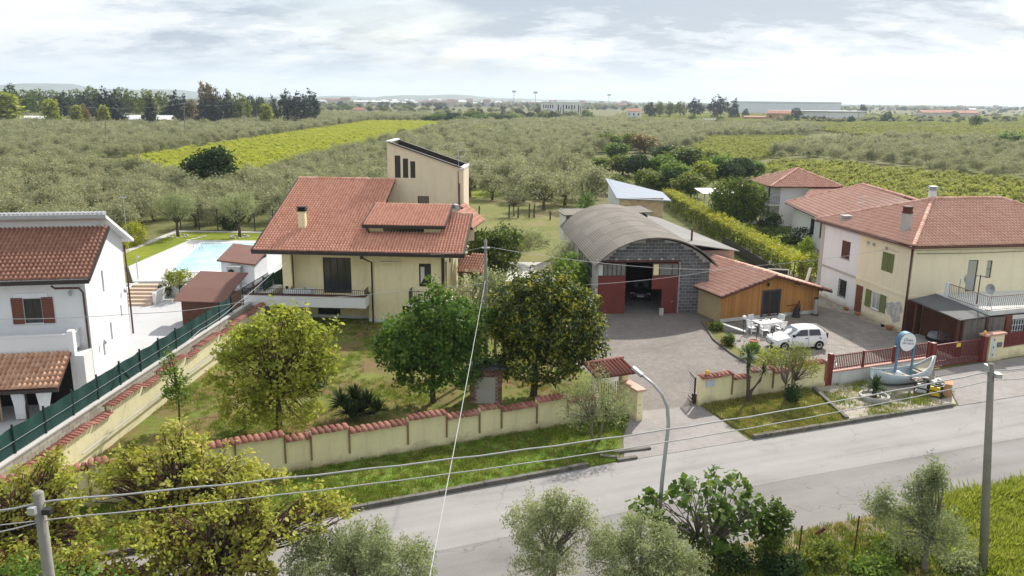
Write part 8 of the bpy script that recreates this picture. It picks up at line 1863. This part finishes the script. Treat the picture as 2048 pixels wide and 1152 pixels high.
OLF = [olive_proto(230 + i, 110, 8, 0.27, M['leaf_olive_far'], 0.4, 0.32)[0] for i in range(5)]
def grid_fill(poly, step, seed, rot=0.0, jit=0.28, drop=0.06, step2=None):
    r = random.Random(seed); step2 = step2 or step
    c, s = math.cos(rot), math.sin(rot)
    q = [(x*c + y*s, -x*s + y*c) for x, y in poly]
    out = []
    x0, x1 = min(p[0] for p in q), max(p[0] for p in q); y0, y1 = min(p[1] for p in q), max(p[1] for p in q)
    i = x0
    while i < x1:
        j = y0
        while j < y1:
            a, b = i + r.uniform(-jit, jit)*step, j + r.uniform(-jit, jit)*step2
            if inpoly((a, b), q) and r.random() > drop:
                p = (a*c - b*s, a*s + b*c); u, v = proj((p[0], p[1], 2))
                if -140 < u < 2190 and v < 1200: out.append(p)
            j += step2
        i += step
    return out
zones = [
 ('olive trees in the grove beyond the left edge of the yellow vineyard', 'grey green olive tree in the wide grove left of the yellow vineyard', [(-700, 228), (60, 232), (860, 232), (862, 242), (740, 243), (500, 281), (280, 318), (165, 338), (-160, 372), (-900, 400)], 5.6, R(6)),
 ('olive trees in the grove between the vineyard and the houses', 'grey green olive tree in the grove behind the pool and the villa', [(-900, 402), (-160, 374), (165, 342), (200, 345), (480, 371), (600, 337), (775, 293), (930, 246), (990, 250), (940, 300), (935, 396), (760, 420), (562, 462), (330, 462), (250, 470), (150, 520), (-900, 560)], 5.3, R(6)),
 ('olive trees in the middle grove beyond the back grass', 'grey green olive tree in the middle grove beyond the back grass', [(995, 250), (1240, 242), (1215, 300), (1180, 320), (1165, 345), (1190, 372), (1165, 402), (1075, 404), (1030, 388), (960, 360), (938, 372), (943, 300)], 5.6, R(2)),
 ('olive trees in the thin grove beyond the hipped house', 'dull olive tree in the grove beyond the dull vineyard', [(1236, 236), (1256, 250), (1640, 258), (1650, 268), (1560, 276), (1420, 276), (1385, 300), (1300, 310), (1222, 296)], 5.8, 0.1),
 ('olive trees in the grove on the right of the plain', 'dull green olive tree in the grove behind the vineyard on the right', [(1520, 322), (1640, 292), (1800, 284), (2250, 292), (2300, 378), (2050, 372), (1900, 352), (1640, 324)], 6.4, 0.15)]
def grove_label(p, lab):
    u, v = proj((p[0], p[1], 1.5))
    if 'behind the pool' in lab:
        if v > 425: return 'olive tree in the front row of the grove behind the %s' % ('white house roof' if u < 250 else 'pool lawn fence' if u < 560 else 'villa')
        row = 'in the middle rows' if v > 390 else 'in the back rows'
        return 'olive tree %s of the grove %s' % (row, 'above the white house roof' if u < 240 else 'above the pool' if u < 420 else 'left of the villa roof' if u < 590 else 'above the villa ridge' if u < 760 else 'behind the stair tower')
    if 'middle grove' in lab:
        return 'olive tree %s of the middle grove %s' % ('at the near edge' if v > 370 else 'in the depth', 'next to the stair tower' if u < 1010 else 'above the back grass' if u < 1110 else 'beside the green tree belt')
    return lab
allp = []
for gname, lab, pz_, step, rot in zones:
    for p in grid_fill(pxpoly(pz_), step, len(allp) + 5, rot): allp.append((p[0], p[1], gname, grove_label(p, lab)))
eye = set()
# a few placed by eye in the middle grove
for u, v in ((1088, 420), (1130, 410), (1012, 384), (1060, 376), (1142, 376), (950, 376), (1165, 398), (1105, 385), (1030, 362), (985, 400), (1048, 404), (1168, 420), (940, 394)): p = G(u, v); eye.add((p.x, p.y)); allp.append((p.x, p.y, zones[2][0], grove_label(p, zones[2][1])))
rr = random.Random(99)
allp.sort(key=lambda p: p[0]**2 + p[1]**2)
near, rest = allp[:300], allp[300:]
roots = []
for i, (me, tr_) in enumerate(OL):
    x, y, gname, lab = near[i]
    t = thing('olive_tree', lab, 'olive tree', (x, y, 0), rr.uniform(0, 6.28), gname); link('crown', me, t); link('trunk', tr_, t); t.scale = (1.05,)*3; roots.append(t)
for x, y, gname, lab in near[6:]:
    s_ = rr.uniform(0.72, 1.25) * (1.3 if (x, y) in eye else 1.0); dup(rr.choice(roots), (x, y, 0), rr.uniform(0, 6.28), (s_, s_, s_*rr.uniform(0.85, 1.12)), lab, gname)
pts = []
for x, y, *_ in rest:
    far_ = x*x + y*y > 330**2
    pts.append((x, y, 0, rr.uniform(0.7, 1.28), rr.uniform(0, 6.28), rr.randrange(5) if far_ else 5 + rr.randrange(6)))
scatter('olive_grove', pts, OLF + [o[0] for o in OL])
# vineyards: rows of vines, built as short leafy lengths along each row
def vine_proto(seed, L_, mat, k=34, per=9, size=0.13, h=1.3):
    rg = np.random.default_rng(seed); x = rg.uniform(-L_/2, L_/2, k); z = 0.45 + (h - 0.45)*rg.random(k)**0.7; y = rg.normal(0, 0.24, k)
    c = np.stack([x, y, z + 0.2*np.sin(x*2.3+seed)], 1); o = unit(np.stack([np.zeros(k), y*2, z - 0.3], 1) + 1e-3)
    V, F, T = leaf_cloud(rg, c, o, per, 0.16, size, 0.75, np.clip(rg.normal(0.5, 0.22, k), 0, 1), ow=0.4, uw=0.8)
    return quads('vine', V, F, T, mat)
def vineyard(name, poly, row, seg, rot, protos, seed, s=(0.85, 1.2), drop=0.03):
    r = random.Random(seed); c, s_ = math.cos(rot), math.sin(rot); q = [(x*c + y*s_, -x*s_ + y*c) for x, y in poly]; pts = []
    b = min(p[1] for p in q)
    while b < max(p[1] for p in q):
        a = min(p[0] for p in q)
        while a < max(p[0] for p in q):
            aa, bb = a + r.uniform(-0.12, 0.12), b + r.uniform(-0.12, 0.12)
            if inpoly((aa, bb), q) and r.random() > drop:
                x, y = aa*c - bb*s_, aa*s_ + bb*c; u, v = proj((x, y, 1))
                if -60 < u < 2110: pts.append((x, y, 0, r.uniform(*s), rot + (math.pi if r.random() < .5 else 0), r.randrange(len(protos))))
            a += seg
        b += row
    return scatter(name, pts, protos)
VP = [vine_proto(300+i, 1.5, M['leaf_vine']) for i in range(4)]; VD = [vine_proto(310+i, 1.5, M['leaf_vine_dull']) for i in range(4)]
VF = [vine_proto(320+i, 4.0, M['leaf_vine_dull'], 40, 7, 0.26, 1.5) for i in range(4)]
M['vine_soil'] = groundmat('vineyard grass', [(0.09, 0.105, 0.03), (0.14, 0.15, 0.04), (0.20, 0.19, 0.07)], 0.1, 1.0, 0.3)
vy = pxpoly([(190, 342), (480, 371), (600, 336), (775, 292), (935, 246), (742, 245), (500, 284), (280, 321)])
sheet('vineyard_soil', vy, 0.004, M['vine_soil']); vineyard('vineyard', vy, 2.7, 1.3, R(82), VP, 1, (0.8, 1.3), 0.07)
v2 = pxpoly([(1535, 335), (1640, 330), (1900, 360), (2150, 384), (2300, 480), (1900, 425), (1720, 395), (1560, 372)])
sheet('vineyard_soil', v2, 0.004, M['vine_soil']); vineyard('vineyard', v2, 2.4, 1.3, R(25), VD + VP[:1], 2, (0.9, 1.35), 0.06)
v3 = pxpoly([(1385, 300), (1420, 279), (1600, 278), (1640, 290), (1530, 318), (1480, 330), (1400, 318)])
sheet('vineyard_soil', v3, 0.004, M['vine_soil']); vineyard('vineyard', v3, 2.6, 1.4, R(15), VD, 3, (0.9, 1.3), 0.05)
v4 = pxpoly([(1245, 227), (1600, 229), (2200, 236), (2200, 288), (1800, 281), (1650, 266), (1640, 256), (1255, 252)])
sheet('vineyard_soil', v4, 0.004, M['vine_soil']); vineyard('vineyard', v4, 5.5, 3.8, R(35), VF, 4, (0.8, 1.1), 0.05)
# mixed green trees between the middle grove and the right vineyards
def leafy_proto(seed, k, per, size, mat, h=5.0, w_=2.2, asp=0.6):
    r = random.Random(seed)
    lobes = [(0, 0, h*0.5, w_*0.85, w_*0.8, h*0.36)] + [(r.uniform(-.5, .5)*w_, r.uniform(-.5, .5)*w_, r.uniform(0.4, 0.75)*h, w_*r.uniform(.4, .6), w_*r.uniform(.4, .6), h*r.uniform(.15, .25)) for _ in range(4)]
    me, c = crown_mesh('crown', seed, lobes, k, per, size*1.7, size, asp, mat, 0.55, h*0.14)
    return me, wood_mesh('trunk', seed, h*0.5, 0.18, [c[i] for i in r.sample(range(len(c)), 6)], M['bark'], fork=0.35)
LP_ = {m_: leafy_proto(400+i, 300, 14, 0.19, M[m_]) for i, m_ in enumerate(('leaf_mid', 'leaf_green', 'leaf_deep', 'leaf_yellow', 'leaf_autumn'))}
def leafy(u, v, h, w_, m_, label, group=None):
    p = G(u, v); t = thing('leafy_tree', label, 'tree', p, rr.uniform(0, 6), group); link('crown', LP_[m_][0], t); link('trunk', LP_[m_][1], t); t.scale = (w_/2.2, w_/2.2, h/5.0); return t
leafy(430, 392, 8.2, 4.2, 'leaf_deep', 'single dark round tree standing before the yellow vineyard')
leafy(806, 282, 4.6, 2.8, 'leaf_deep', 'small dark tree at the vineyard edge above the stair tower'); leafy(962, 272, 4.5, 5.0, 'leaf_yellow', 'yellowish round tree in the middle grove')
mixed = 'mixed green trees between the middle grove and the vineyards'
for i, (u, v, h, w_, m_) in enumerate(((1215, 300, 6, 4, 'leaf_mid'), (1232, 318, 5, 3.5, 'leaf_green'), (1262, 296, 6, 4, 'leaf_mid'), (1290, 302, 6, 4.5, 'leaf_autumn'), (1245, 345, 4.5, 3, 'leaf_mid'), (1275, 350, 5, 3.4, 'leaf_deep'), (1330, 330, 5.5, 3.6, 'leaf_deep'), (1318, 352, 5, 3, 'leaf_green'), (1370, 345, 6.5, 4.4, 'leaf_mid'), (1355, 372, 5, 3, 'leaf_green'), (1400, 372, 5, 3, 'leaf_yellow'), (1340, 385, 4.5, 2.6, 'leaf_deep'), (1380, 392, 4.6, 2.8, 'leaf_mid'), (1310, 385, 4.2, 2.6, 'leaf_mid'), (1435, 352, 5, 3.2, 'leaf_green'), (1480, 358, 5, 3.4, 'leaf_deep'), (1455, 372, 5, 3, 'leaf_deep'), (1510, 352, 4, 2.6, 'leaf_green'), (1290, 375, 4, 2.5, 'leaf_mid'), (1230, 385, 3.6, 2.4, 'leaf_mid'), (1420, 330, 4.4, 3, 'leaf_yellow'), (2035, 300, 7, 6, 'leaf_green'), (1205, 345, 4, 3, 'leaf_mid'))):
    leafy(u, v + 4, h, w_, m_, {'leaf_mid': 'mid green bushy tree in the belt beyond the hangar', 'leaf_green': 'fresh green bushy tree in the belt beyond the hangar', 'leaf_deep': 'dark green bushy tree in the belt beyond the hangar', 'leaf_yellow': 'yellowish bushy tree in the belt beyond the hangar', 'leaf_autumn': 'rusty bushy tree in the belt beyond the hangar'}[m_], mixed + ' (' + m_[5:] + ')')
for i, (u, v, h, w_, m_) in enumerate(((880, 246, 6, 6, 'leaf_green'), (905, 248, 7, 6, 'leaf_deep'), (925, 250, 5, 5, 'leaf_green'), (945, 246, 8, 7, 'leaf_mid'), (965, 250, 6, 6, 'leaf_green'), (985, 246, 7, 7, 'leaf_mid'), (1005, 250, 6, 6, 'leaf_deep'), (1025, 247, 6, 6, 'leaf_green'), (860, 246, 5, 5, 'leaf_mid'))):
    leafy(u, v, h*1.1, w_*1.1, m_, {'leaf_mid': 'mid green tree in the row closing the far end of the vineyard', 'leaf_green': 'fresh green tree in the row closing the far end of the vineyard', 'leaf_deep': 'dark tree in the row closing the far end of the vineyard'}[m_], 'trees closing the vineyard end (' + m_[5:] + ')')
# tall trees on the far left and in the middle distance: each its own height and kind
def far_proto(seed, mat, shape):
    r = random.Random(seed)
    if shape == 'pine': lobes = [(0, 0, 0.22, .26, .24, .20), (0, 0, 0.5, .19, .18, .25), (0, 0, 0.78, .10, .10, .22), (r.uniform(-.1,.1), 0, 0.38, .2, .2, .15)]
    elif shape == 'poplar': lobes = [(0, 0, 0.35, .17, .16, .3), (0, 0, 0.68, .13, .12, .3)]
    else: lobes = [(0, 0, 0.5, .36, .34, .3), (-.2, 0, .42, .22, .22, .2), (.2, 0, .55, .22, .22, .22), (0, 0, .74, .22, .2, .22)]
    me, c = crown_mesh('crown', seed, lobes, 170, 9, 0.034, 0.036, 0.6, mat, 0.6, 0.05)
    return me, MB().tube([(0, 0, -0.01), (0, 0, 0.5)], 0.03, 0.015, n=6).mesh('trunk', M['bark'])
FP = {('pine',): far_proto(500, M['leaf_pine'], 'pine'), ('poplar',): far_proto(501, M['leaf_autumn'], 'poplar'), ('green',): far_proto(502, M['leaf_mid'], 'round'), ('deep',): far_proto(503, M['leaf_deep'], 'round'), ('lime',): far_proto(504, M['leaf_yellow'], 'poplar'), ('rusty',): far_proto(505, M['leaf_autumn'], 'round'), ('broad_pine',): far_proto(506, M['leaf_pine'], 'round')}
def far_tree(u, vt, vb, Y, kind, wpx, label, group=None):
    """a tree whose foot is at vb and top at vt in the photo, at distance Y"""
    top = Q(u, vt, Y); base = Vector((top.x, Y, 0)); h = max(3.0, top.z)
    t = thing('far_tree', label, 'tree', base, rr.uniform(0, 6), group); me, tr_ = FP[(kind,)]; link('crown', me, t); link('trunk', tr_, t)
    wd = wpx * math.hypot(top.x, Y) / FPX / {'pine': .5, 'poplar': .34, 'lime': .34}.get(kind, .78); t.scale = (wd, wd, h); return t
kl = {'pine': 'dark pointed pine', 'poplar': 'tall rusty poplar', 'green': 'mid green tree', 'deep': 'dark green tree', 'lime': 'lime green poplar', 'rusty': 'rusty brown tree', 'broad_pine': 'dark broad pine'}
wh = ['at the left edge of the far tree belt', 'beside the white roof in the far tree belt', 'between the white roof and the long barn', 'behind the long pale barn', 'right of the long pale barn', 'in the far clump left of the plain']
for u, vt, Y, kind, w_, wi in ((8, 180, 420, 'lime', 46, 0), (18, 167, 520, 'deep', 30, 0), (45, 177, 540, 'green', 40, 0), (70, 176, 560, 'green', 44, 0), (100, 178, 540, 'green', 40, 1), (128, 182, 500, 'deep', 38, 1), (98, 195, 400, 'lime', 28, 1), (150, 176, 540, 'green', 36, 1), (122, 190, 480, 'pine', 36, 1), (165, 184, 470, 'pine', 40, 1), (190, 184, 500, 'deep', 40, 2), (180, 170, 560, 'green', 40, 2), (205, 176, 430, 'pine', 34, 2), (225, 183, 410, 'pine', 46, 2), (205, 208, 400, 'lime', 20, 2), (150, 208, 400, 'lime', 22, 2), (166, 206, 410, 'rusty', 22, 2), (240, 172, 560, 'green', 40, 3), (262, 180, 560, 'green', 40, 3), (292, 176, 540, 'green', 40, 3), (298, 190, 400, 'pine', 26, 3), (320, 180, 560, 'green', 34, 3), (345, 183, 440, 'pine', 40, 4), (362, 188, 450, 'broad_pine', 40, 4), (380, 196, 450, 'rusty', 24, 4), (403, 164, 480, 'poplar', 17, 4), (416, 166, 480, 'poplar', 14, 4), (428, 172, 480, 'rusty', 26, 4), (405, 192, 430, 'pine', 34, 4), (425, 190, 430, 'pine', 36, 4), (447, 185, 440, 'broad_pine', 40, 4), (455, 176, 470, 'green', 22, 4), (478, 183, 450, 'green', 42, 4), (500, 190, 500, 'deep', 30, 4), (518, 192, 520, 'deep', 30, 4), (545, 192, 480, 'pine', 24, 5), (572, 178, 470, 'broad_pine', 36, 5), (598, 182, 470, 'broad_pine', 46, 5), (620, 178, 480, 'broad_pine', 38, 5), (532, 205, 430, 'lime', 24, 4)):
    far_tree(u, vt, 0, Y, kind, w_, kl[kind] + ' ' + wh[wi], 'tall trees of the far left belt, ' + kl[kind] + ' ' + wh[wi])
for u, vt, Y, kind, w_, lab in ((1300, 203, 800, 'deep', 26, 'dark green tree left in the poplar belt before the pale factory'), (1320, 201, 800, 'green', 26, 'mid green tree in the poplar belt before the pale factory'), (1340, 202, 810, 'green', 26, 'second mid green tree in the poplar belt before the pale factory'), (1362, 201, 820, 'green', 26, 'third mid green tree in the poplar belt before the pale factory'), (1392, 195, 800, 'broad_pine', 34, 'tall dark tree left of the highest crown near the factory'), (1438, 190, 800, 'broad_pine', 48, 'highest dark crown in the belt near the factory'), (1470, 197, 800, 'pine', 20, 'narrow dark tree at the right end of the belt near the factory'), (1492, 217, 800, 'deep', 14, 'small dark tree at the foot of the pale factory'), (1593, 215, 760, 'deep', 28, 'dark round tree right of the orange brick farmhouse'), (1727, 208, 1100, 'deep', 18, 'lone dark tree on the right plain horizon'), (1776, 223, 700, 'deep', 24, 'low dark tree before the right plain hedges'), (1955, 228, 560, 'green', 22, 'green tree in the right vineyard edge'), (1440, 231, 620, 'green', 18, 'small green tree at the near vineyard corner')):
    far_tree(u, vt, 0, Y, kind, w_, lab)
# the hazy plain beyond: woods and hedges nobody could count
pts = []; r = random.Random(5)
for i in range(5200):
    Y = 620 * (6.2 ** (r.random() ** 0.8)); x = r.uniform(-0.75, 0.75) * Y
    u, v = proj((x, Y, 0))
    n_ = math.sin(x*0.011 + 2*math.sin(Y*0.004)) + math.sin(Y*0.013 + x*0.003)
    if n_ < -0.2 and r.random() < 0.75: continue
    if u > 1180 and 223 < v and r.random() < 0.97: continue
    if u < 860 and v > 232: continue
    s_ = r.uniform(4, 9) * (1 + 0.35*(Y > 1500)); pts.append((x, Y, 0, s_, r.uniform(0, 6.28), r.choice([0, 1, 2, 2, 3])))
FW = [far_proto(520+i, M[m_], 'round')[0] for i, m_ in enumerate(('leaf_mid', 'leaf_deep', 'leaf_olive_far', 'leaf_pine'))]
for me in FW: 
    co = np.empty(len(me.vertices)*3, np.float32); me.vertices.foreach_get('co', co); co = co.reshape(-1, 3); co[:, :2] *= 1.5; me.vertices.foreach_set('co', co.ravel())
scatter('distant_woods', pts, FW)
# hedge line with scattered dark bushes on the right plain
pts = []
for i in range(420):
    u = r.uniform(1590, 2120); v = r.choice([r.gauss(233, 2), r.gauss(240, 1.5), r.gauss(225, 2), r.gauss(246, 1)]); p = G(u, v); pts.append((p.x, p.y, 0, r.uniform(2.0, 4.5), r.uniform(0, 6.28), r.choice([0, 1, 2, 3])))
scatter('field_hedges', pts, FW)

# far buildings, each standing where it is
def simple_house(name, label, cat, u, vb_top, Y, w_, d_, h, rise, wall, roof, rot=0.0, group=None, base_u=None, windows=0, z0=0.0):
    p = Q(u, vb_top, Y); t = thing(name, label, cat, (p.x, Y, z0), rot, group)
    mb = MB(); wall_face(mb, (-w_/2, 0), (w_/2, 0), 0, h); wall_face(mb, (w_/2, 0), (w_/2, d_), 0, h); wall_face(mb, (w_/2, d_), (-w_/2, d_), 0, h); wall_face(mb, (-w_/2, d_), (-w_/2, 0), 0, h)
    if rise: mb.poly([(-w_/2, 0, h), (-w_/2, d_/2, h+rise), (-w_/2, d_, h)]); mb.poly([(w_/2, 0, h), (w_/2, d_/2, h+rise), (w_/2, d_, h)][::-1])
    mb.build('wall', M[wall], t); o_ = 0.03*w_
    if rise:
        rb = MB(); rb.slab([(-w_/2-o_, -o_, h-0.05), (w_/2+o_, -o_, h-0.05), (w_/2+o_, d_/2, h+rise), (-w_/2-o_, d_/2, h+rise)], 0.2); rb.slab([(w_/2+o_, d_+o_, h-0.05), (-w_/2-o_, d_+o_, h-0.05), (-w_/2-o_, d_/2, h+rise), (w_/2+o_, d_/2, h+rise)], 0.2)
    else: rb = MB().box(-w_/2-o_, -o_, h, w_/2+o_, d_+o_, h+0.4)
    rb.build('roof', M[roof], t)
    for k in range(windows): MB().box(-w_/2 + w_*(k+0.35)/windows, -0.04, h*0.45, -w_/2 + w_*(k+0.65)/windows, -0.004, h*0.75).build('window', M['glass'], t)
    return t
M['far_white'] = plain('far white wall', (0.74, 0.74, 0.73), 0.9, 0.05, 0.05, 0); M['far_grey'] = plain('far grey cladding', (0.72, 0.75, 0.79), 0.8, 0.05, 0.05, 0); M['far_brick'] = plain('orange brick', (0.50, 0.25, 0.15), 0.9, 0.1, 0.3, 0); M['far_roof'] = plain('far red roof', (0.40, 0.20, 0.14), 0.9, 0.15, 0.3, 0); M['far_sheet'] = plain('far pale sheet roof', (0.60, 0.61, 0.62), 0.6, 0.05, 0.1, 0); M['far_beige'] = plain('far beige wall', (0.60, 0.54, 0.46), 0.9, 0.08, 0.1, 0)
bn_ = thing('pale_barn', 'long pale barn with grey sheet roof among the far left trees', 'barn', (Q(283, 220, 415).x, 415, 0), R(12))
simple_l = MB(); simple_l.box(-13, 0, 0, 13, 14, 4.6); simple_l.build('wall', M['far_beige'], bn_); MB().slab([(-13.5, -1, 4.6), (13.5, -1, 4.6), (13.5, 7, 6.6), (-13.5, 7, 6.6)], 0.2).build('roof', M['far_sheet'], bn_); MB().slab([(13.5, 15, 4.6), (-13.5, 15, 4.6), (-13.5, 7, 6.6), (13.5, 7, 6.6)], 0.2).build('roof', M['far_sheet'], bn_)
for k in range(6): MB().box(-12 + k*4.2, -0.05, 1.5, -10.2 + k*4.2, -0.004, 3.6).build('window', M['glass'], bn_)
simple_house('white_tent_hall', 'white roofed hall behind the lime green poplar', 'hall', 62, 215, 430, 14, 10, 3.6, 1.8, 'far_white', 'far_white', R(5)); simple_house('white_shed', 'small white shed between the far pines', 'shed', 134, 228, 420, 8, 6, 3.4, 0.6, 'far_white', 'far_white'); simple_house('pink_house', 'low pink roofed house right of the far left belt', 'house', 507, 215, 520, 15, 9, 4.0, 1.8, 'far_beige', 'far_roof', R(6))
simple_house('roadside_barn', 'small roof showing above the grove right of the far clump', 'barn', 715, 208, 820, 12, 8, 5.0, 2.2, 'far_beige', 'far_roof', R(-20))
vb = Q(1124, 203, 850); bw_ = 41.0
ub = thing('unfinished_building', 'large white unfinished three storey building on the plain', 'building', (vb.x, 850, 0), R(2))
w = MB(); hs = []
for k in range(5): hs.append((1.2 + k*2.3, 8.2, 2.3 + k*2.3, 11.6))
for k, (a, b_, c_, d_) in enumerate(((16.2, 3.0, 17.6, 11.8), (19.0, 4, 19.8, 10), (21.5, 3, 22.6, 11.8), (24.5, 7.5, 26.0, 11.5), (27.4, 7.5, 28.6, 11.0), (30.2, 6.5, 31.6, 11.4), (33.0, 7.5, 34.2, 11.2), (37.2, 3, 38.4, 11.8), (39.4, 3, 40.2, 10.5))): hs.append((a, b_, c_, d_))
wall_face(w, (-bw_/2, 0), (bw_/2, 0), 0, vb.z - 1.2, hs, 1.2); wall_face(w, (bw_/2, 0), (bw_/2, 18), 0, vb.z - 1.2); wall_face(w, (bw_/2, 18), (-bw_/2, 18), 0, vb.z - 1.2); wall_face(w, (-bw_/2, 18), (-bw_/2, 0), 0, vb.z - 1.2); w.build('wall', M['far_white'], ub)
MB().box(-bw_/2 - 0.5, -0.5, vb.z - 1.2, bw_/2 + 0.5, 18.5, vb.z - 0.5).build('roof', M['far_grey'], ub)
for h_ in hs: MB().box(-bw_/2 + h_[0], 1.1, h_[1], -bw_/2 + h_[2], 1.2, h_[3]).build('opening', M['dark'], ub)
for k in range(9): MB().box(-bw_/2 + 2 + k*4.6, 4, vb.z - 0.5, -bw_/2 + 2.4 + k*4.6, 4.4, vb.z + 0.5).build('roof_stub', M['far_grey'], ub)
simple_house('red_roof_house', 'white house with red roof left of the poplar belt', 'house', 1268, 218, 760, 13, 10, 7.0, 2.5, 'far_white', 'far_roof', R(-10), windows=3)
fc_ = Q(1560, 201, 1300); fa_ = thing('factory', 'very long pale grey factory on the right horizon', 'factory', (fc_.x, 1300, 0), R(-3))
MB().box(-65, 0, 0, 95, 60, 17).build('wall', M['far_grey'], fa_); MB().box(-65.5, -0.6, 15.2, 95.5, -0.05, 17.3).build('cornice_band', M['far_sheet'], fa_); MB().box(-65.5, -0.5, 17.0, 95.5, 60.5, 17.6).build('roof', M['far_sheet'], fa_)
w3 = simple_house('white_warehouse', 'low white warehouse behind the right plain hedge', 'warehouse', 1640, 219, 900, 95, 25, 7.5, 0, 'far_white', 'far_grey', R(-4)); simple_house('grey_roof_shed', 'white shed with dark flat roof on the right plain', 'shed', 1690, 217, 800, 26, 14, 7.5, 0, 'far_white', 'gutter_dark', R(-2))
simple_house('brick_farmhouse', 'orange brick farmhouse with red roof before the factory', 'house', 1558, 212, 740, 20, 11, 6.6, 2.8, 'far_brick', 'far_roof', R(-24), windows=3); simple_house('brick_farmhouse_wing', 'low orange outbuilding left of the brick farmhouse', 'outbuilding', 1520, 222, 745, 26, 8, 3.2, 1.0, 'far_brick', 'far_roof', R(-4)); simple_house('field_shed', 'small bare block shed in the far vineyard', 'shed', 1422, 227, 640, 10, 5, 2.6, 0, 'far_beige', 'far_grey')
for i, (u, Y, lab) in enumerate(((1868, 1000, 'beige farm hall left on the far right plain'), (1900, 1050, 'second beige farm hall on the far right plain'), (1940, 1000, 'beige farm hall right of its twin on the far plain'))): simple_house('farm_hall', lab, 'hall', u, 212, Y, 26, 14, 6, 3, 'far_beige', 'far_roof', R(4*i))
simple_house('blue_hall', 'long dark blue hall roof on the middle horizon', 'hall', 740, 195, 2000, 80, 30, 9, 2, 'far_grey', 'lampb' if 'lampb' in M else 'far_grey', 0)
M['town_wall'] = plain('town wall', (0.42, 0.39, 0.36), 0.9, 0.1, 0.1, 0); M['town_roof'] = plain('town roof', (0.25, 0.15, 0.12), 0.9, 0.1, 0.1, 0)
hm = [simple_house('town_house', 'tiny pale house in the hazy town on the horizon', 'house', 1000, 200, 1900, 12, 10, r.uniform(6, 9), 2.5, wl_, rf_, 0, 'houses of the far town') for wl_, rf_ in (('town_wall', 'town_roof'), ('town_wall', 'town_roof'), ('far_beige', 'far_grey'))]
for i in range(150):
    Y = r.uniform(1700, 3800); u = r.choice([r.uniform(560, 1260), r.uniform(640, 1100), r.uniform(380, 2040)]); p = Q(u, 205, Y)
    s_ = r.uniform(0.8, 1.5); dup(hm[i % 3], (p.x, Y, 0), r.uniform(-0.6, 0.6), (s_, s_, s_*r.uniform(0.9, 1.5)))
for i, (u, vt, Y, lab) in enumerate(((1028, 183, 1500, 'left of the two thin floodlight masts on the middle horizon'), (1071, 185, 1400, 'darker floodlight mast above the unfinished building'), (1218, 190, 1700, 'lone floodlight mast right of the unfinished building'))):
    p = Q(u, vt, Y); t = thing('floodlight_mast', lab, 'mast', (p.x, Y, 0)); MB().tube([(0, 0, 0), (0, 0, p.z)], 0.6, 0.4, n=5).build('mast', M['grey_metal'], t); MB().box(-3.5, -0.5, p.z - 1.5, 3.5, 0.5, p.z + 1.5).build('lamp_rack', M['grey_metal'], t)
def field_pole(u, vt, vb, label, cross=True):
    b = G(u + 3, vb); a = b.copy(); top = Q(u, vt, b.y); t = thing('field_pole', label, 'pole', b)
    MB().tube([(0, 0, 0), (top.x - b.x, 0, top.z)], 0.16, 0.11, n=6).build('shaft', M['concrete'], t)
    if cross:
        for q in (0, -1.0): MB().box(top.x - b.x - 0.9, -0.06, top.z + q - 0.1, top.x - b.x + 0.9, 0.06, top.z + q + 0.05).build('crossarm', M['grey_metal'], t)
    return Vector((top.x, b.y, top.z))
f1 = field_pole(210, 232, 300, 'pole with a white top standing in the left grove', False); f2 = field_pole(368, 207, 290, 'pole with two crossarms in the grove before the far pines'); f3 = field_pole(487, 205, 262, 'smaller pole with crossarms near the pink roofed house')
field_pole(1930, 207, 240, 'thin pole on the far right plain', False); field_pole(1062, 205, 230, 'thin pole left of the unfinished building', False)
cable([f2, f3], 1.0, 0.03, 'thin black wire between the two crossarm poles in the grove', 'wire_dark'); cable([f2, f2 + (f2 - f3)*0.9], 1.0, 0.03, 'thin black wire leading left from the crossarm pole', 'wire_dark')
# wisps of the meadow strip in the middle grove
sheet('grass_strip', pxpoly([(1160, 332), (1200, 330), (1225, 372), (1180, 378)]), 0.006, M['pool_lawn']); sheet('grass_strip', pxpoly([(930, 360), (985, 362), (1000, 392), (930, 396)]), 0.006, M['pool_lawn'])
# air: one even box of haze round everything
M['haze'] = bpy.data.materials.new('haze'); M['haze'].use_nodes = True; nt = M['haze'].node_tree; nt.nodes.clear()
mo = nt.nodes.new('ShaderNodeOutputMaterial'); pvn = nt.nodes.new('ShaderNodeVolumePrincipled'); pvn.inputs['Color'].default_value = (0.80, 0.90, 1.0, 1); pvn.inputs['Density'].default_value = 0.00012; pvn.inputs['Anisotropy'].default_value = 0.25
nt.links.new(pvn.outputs[0], mo.inputs['Volume'])
hz = MB().box(-9500, -400, -1.5, 9500, 10000, 170).build('haze', M['haze']); hz['kind'] = 'stuff'
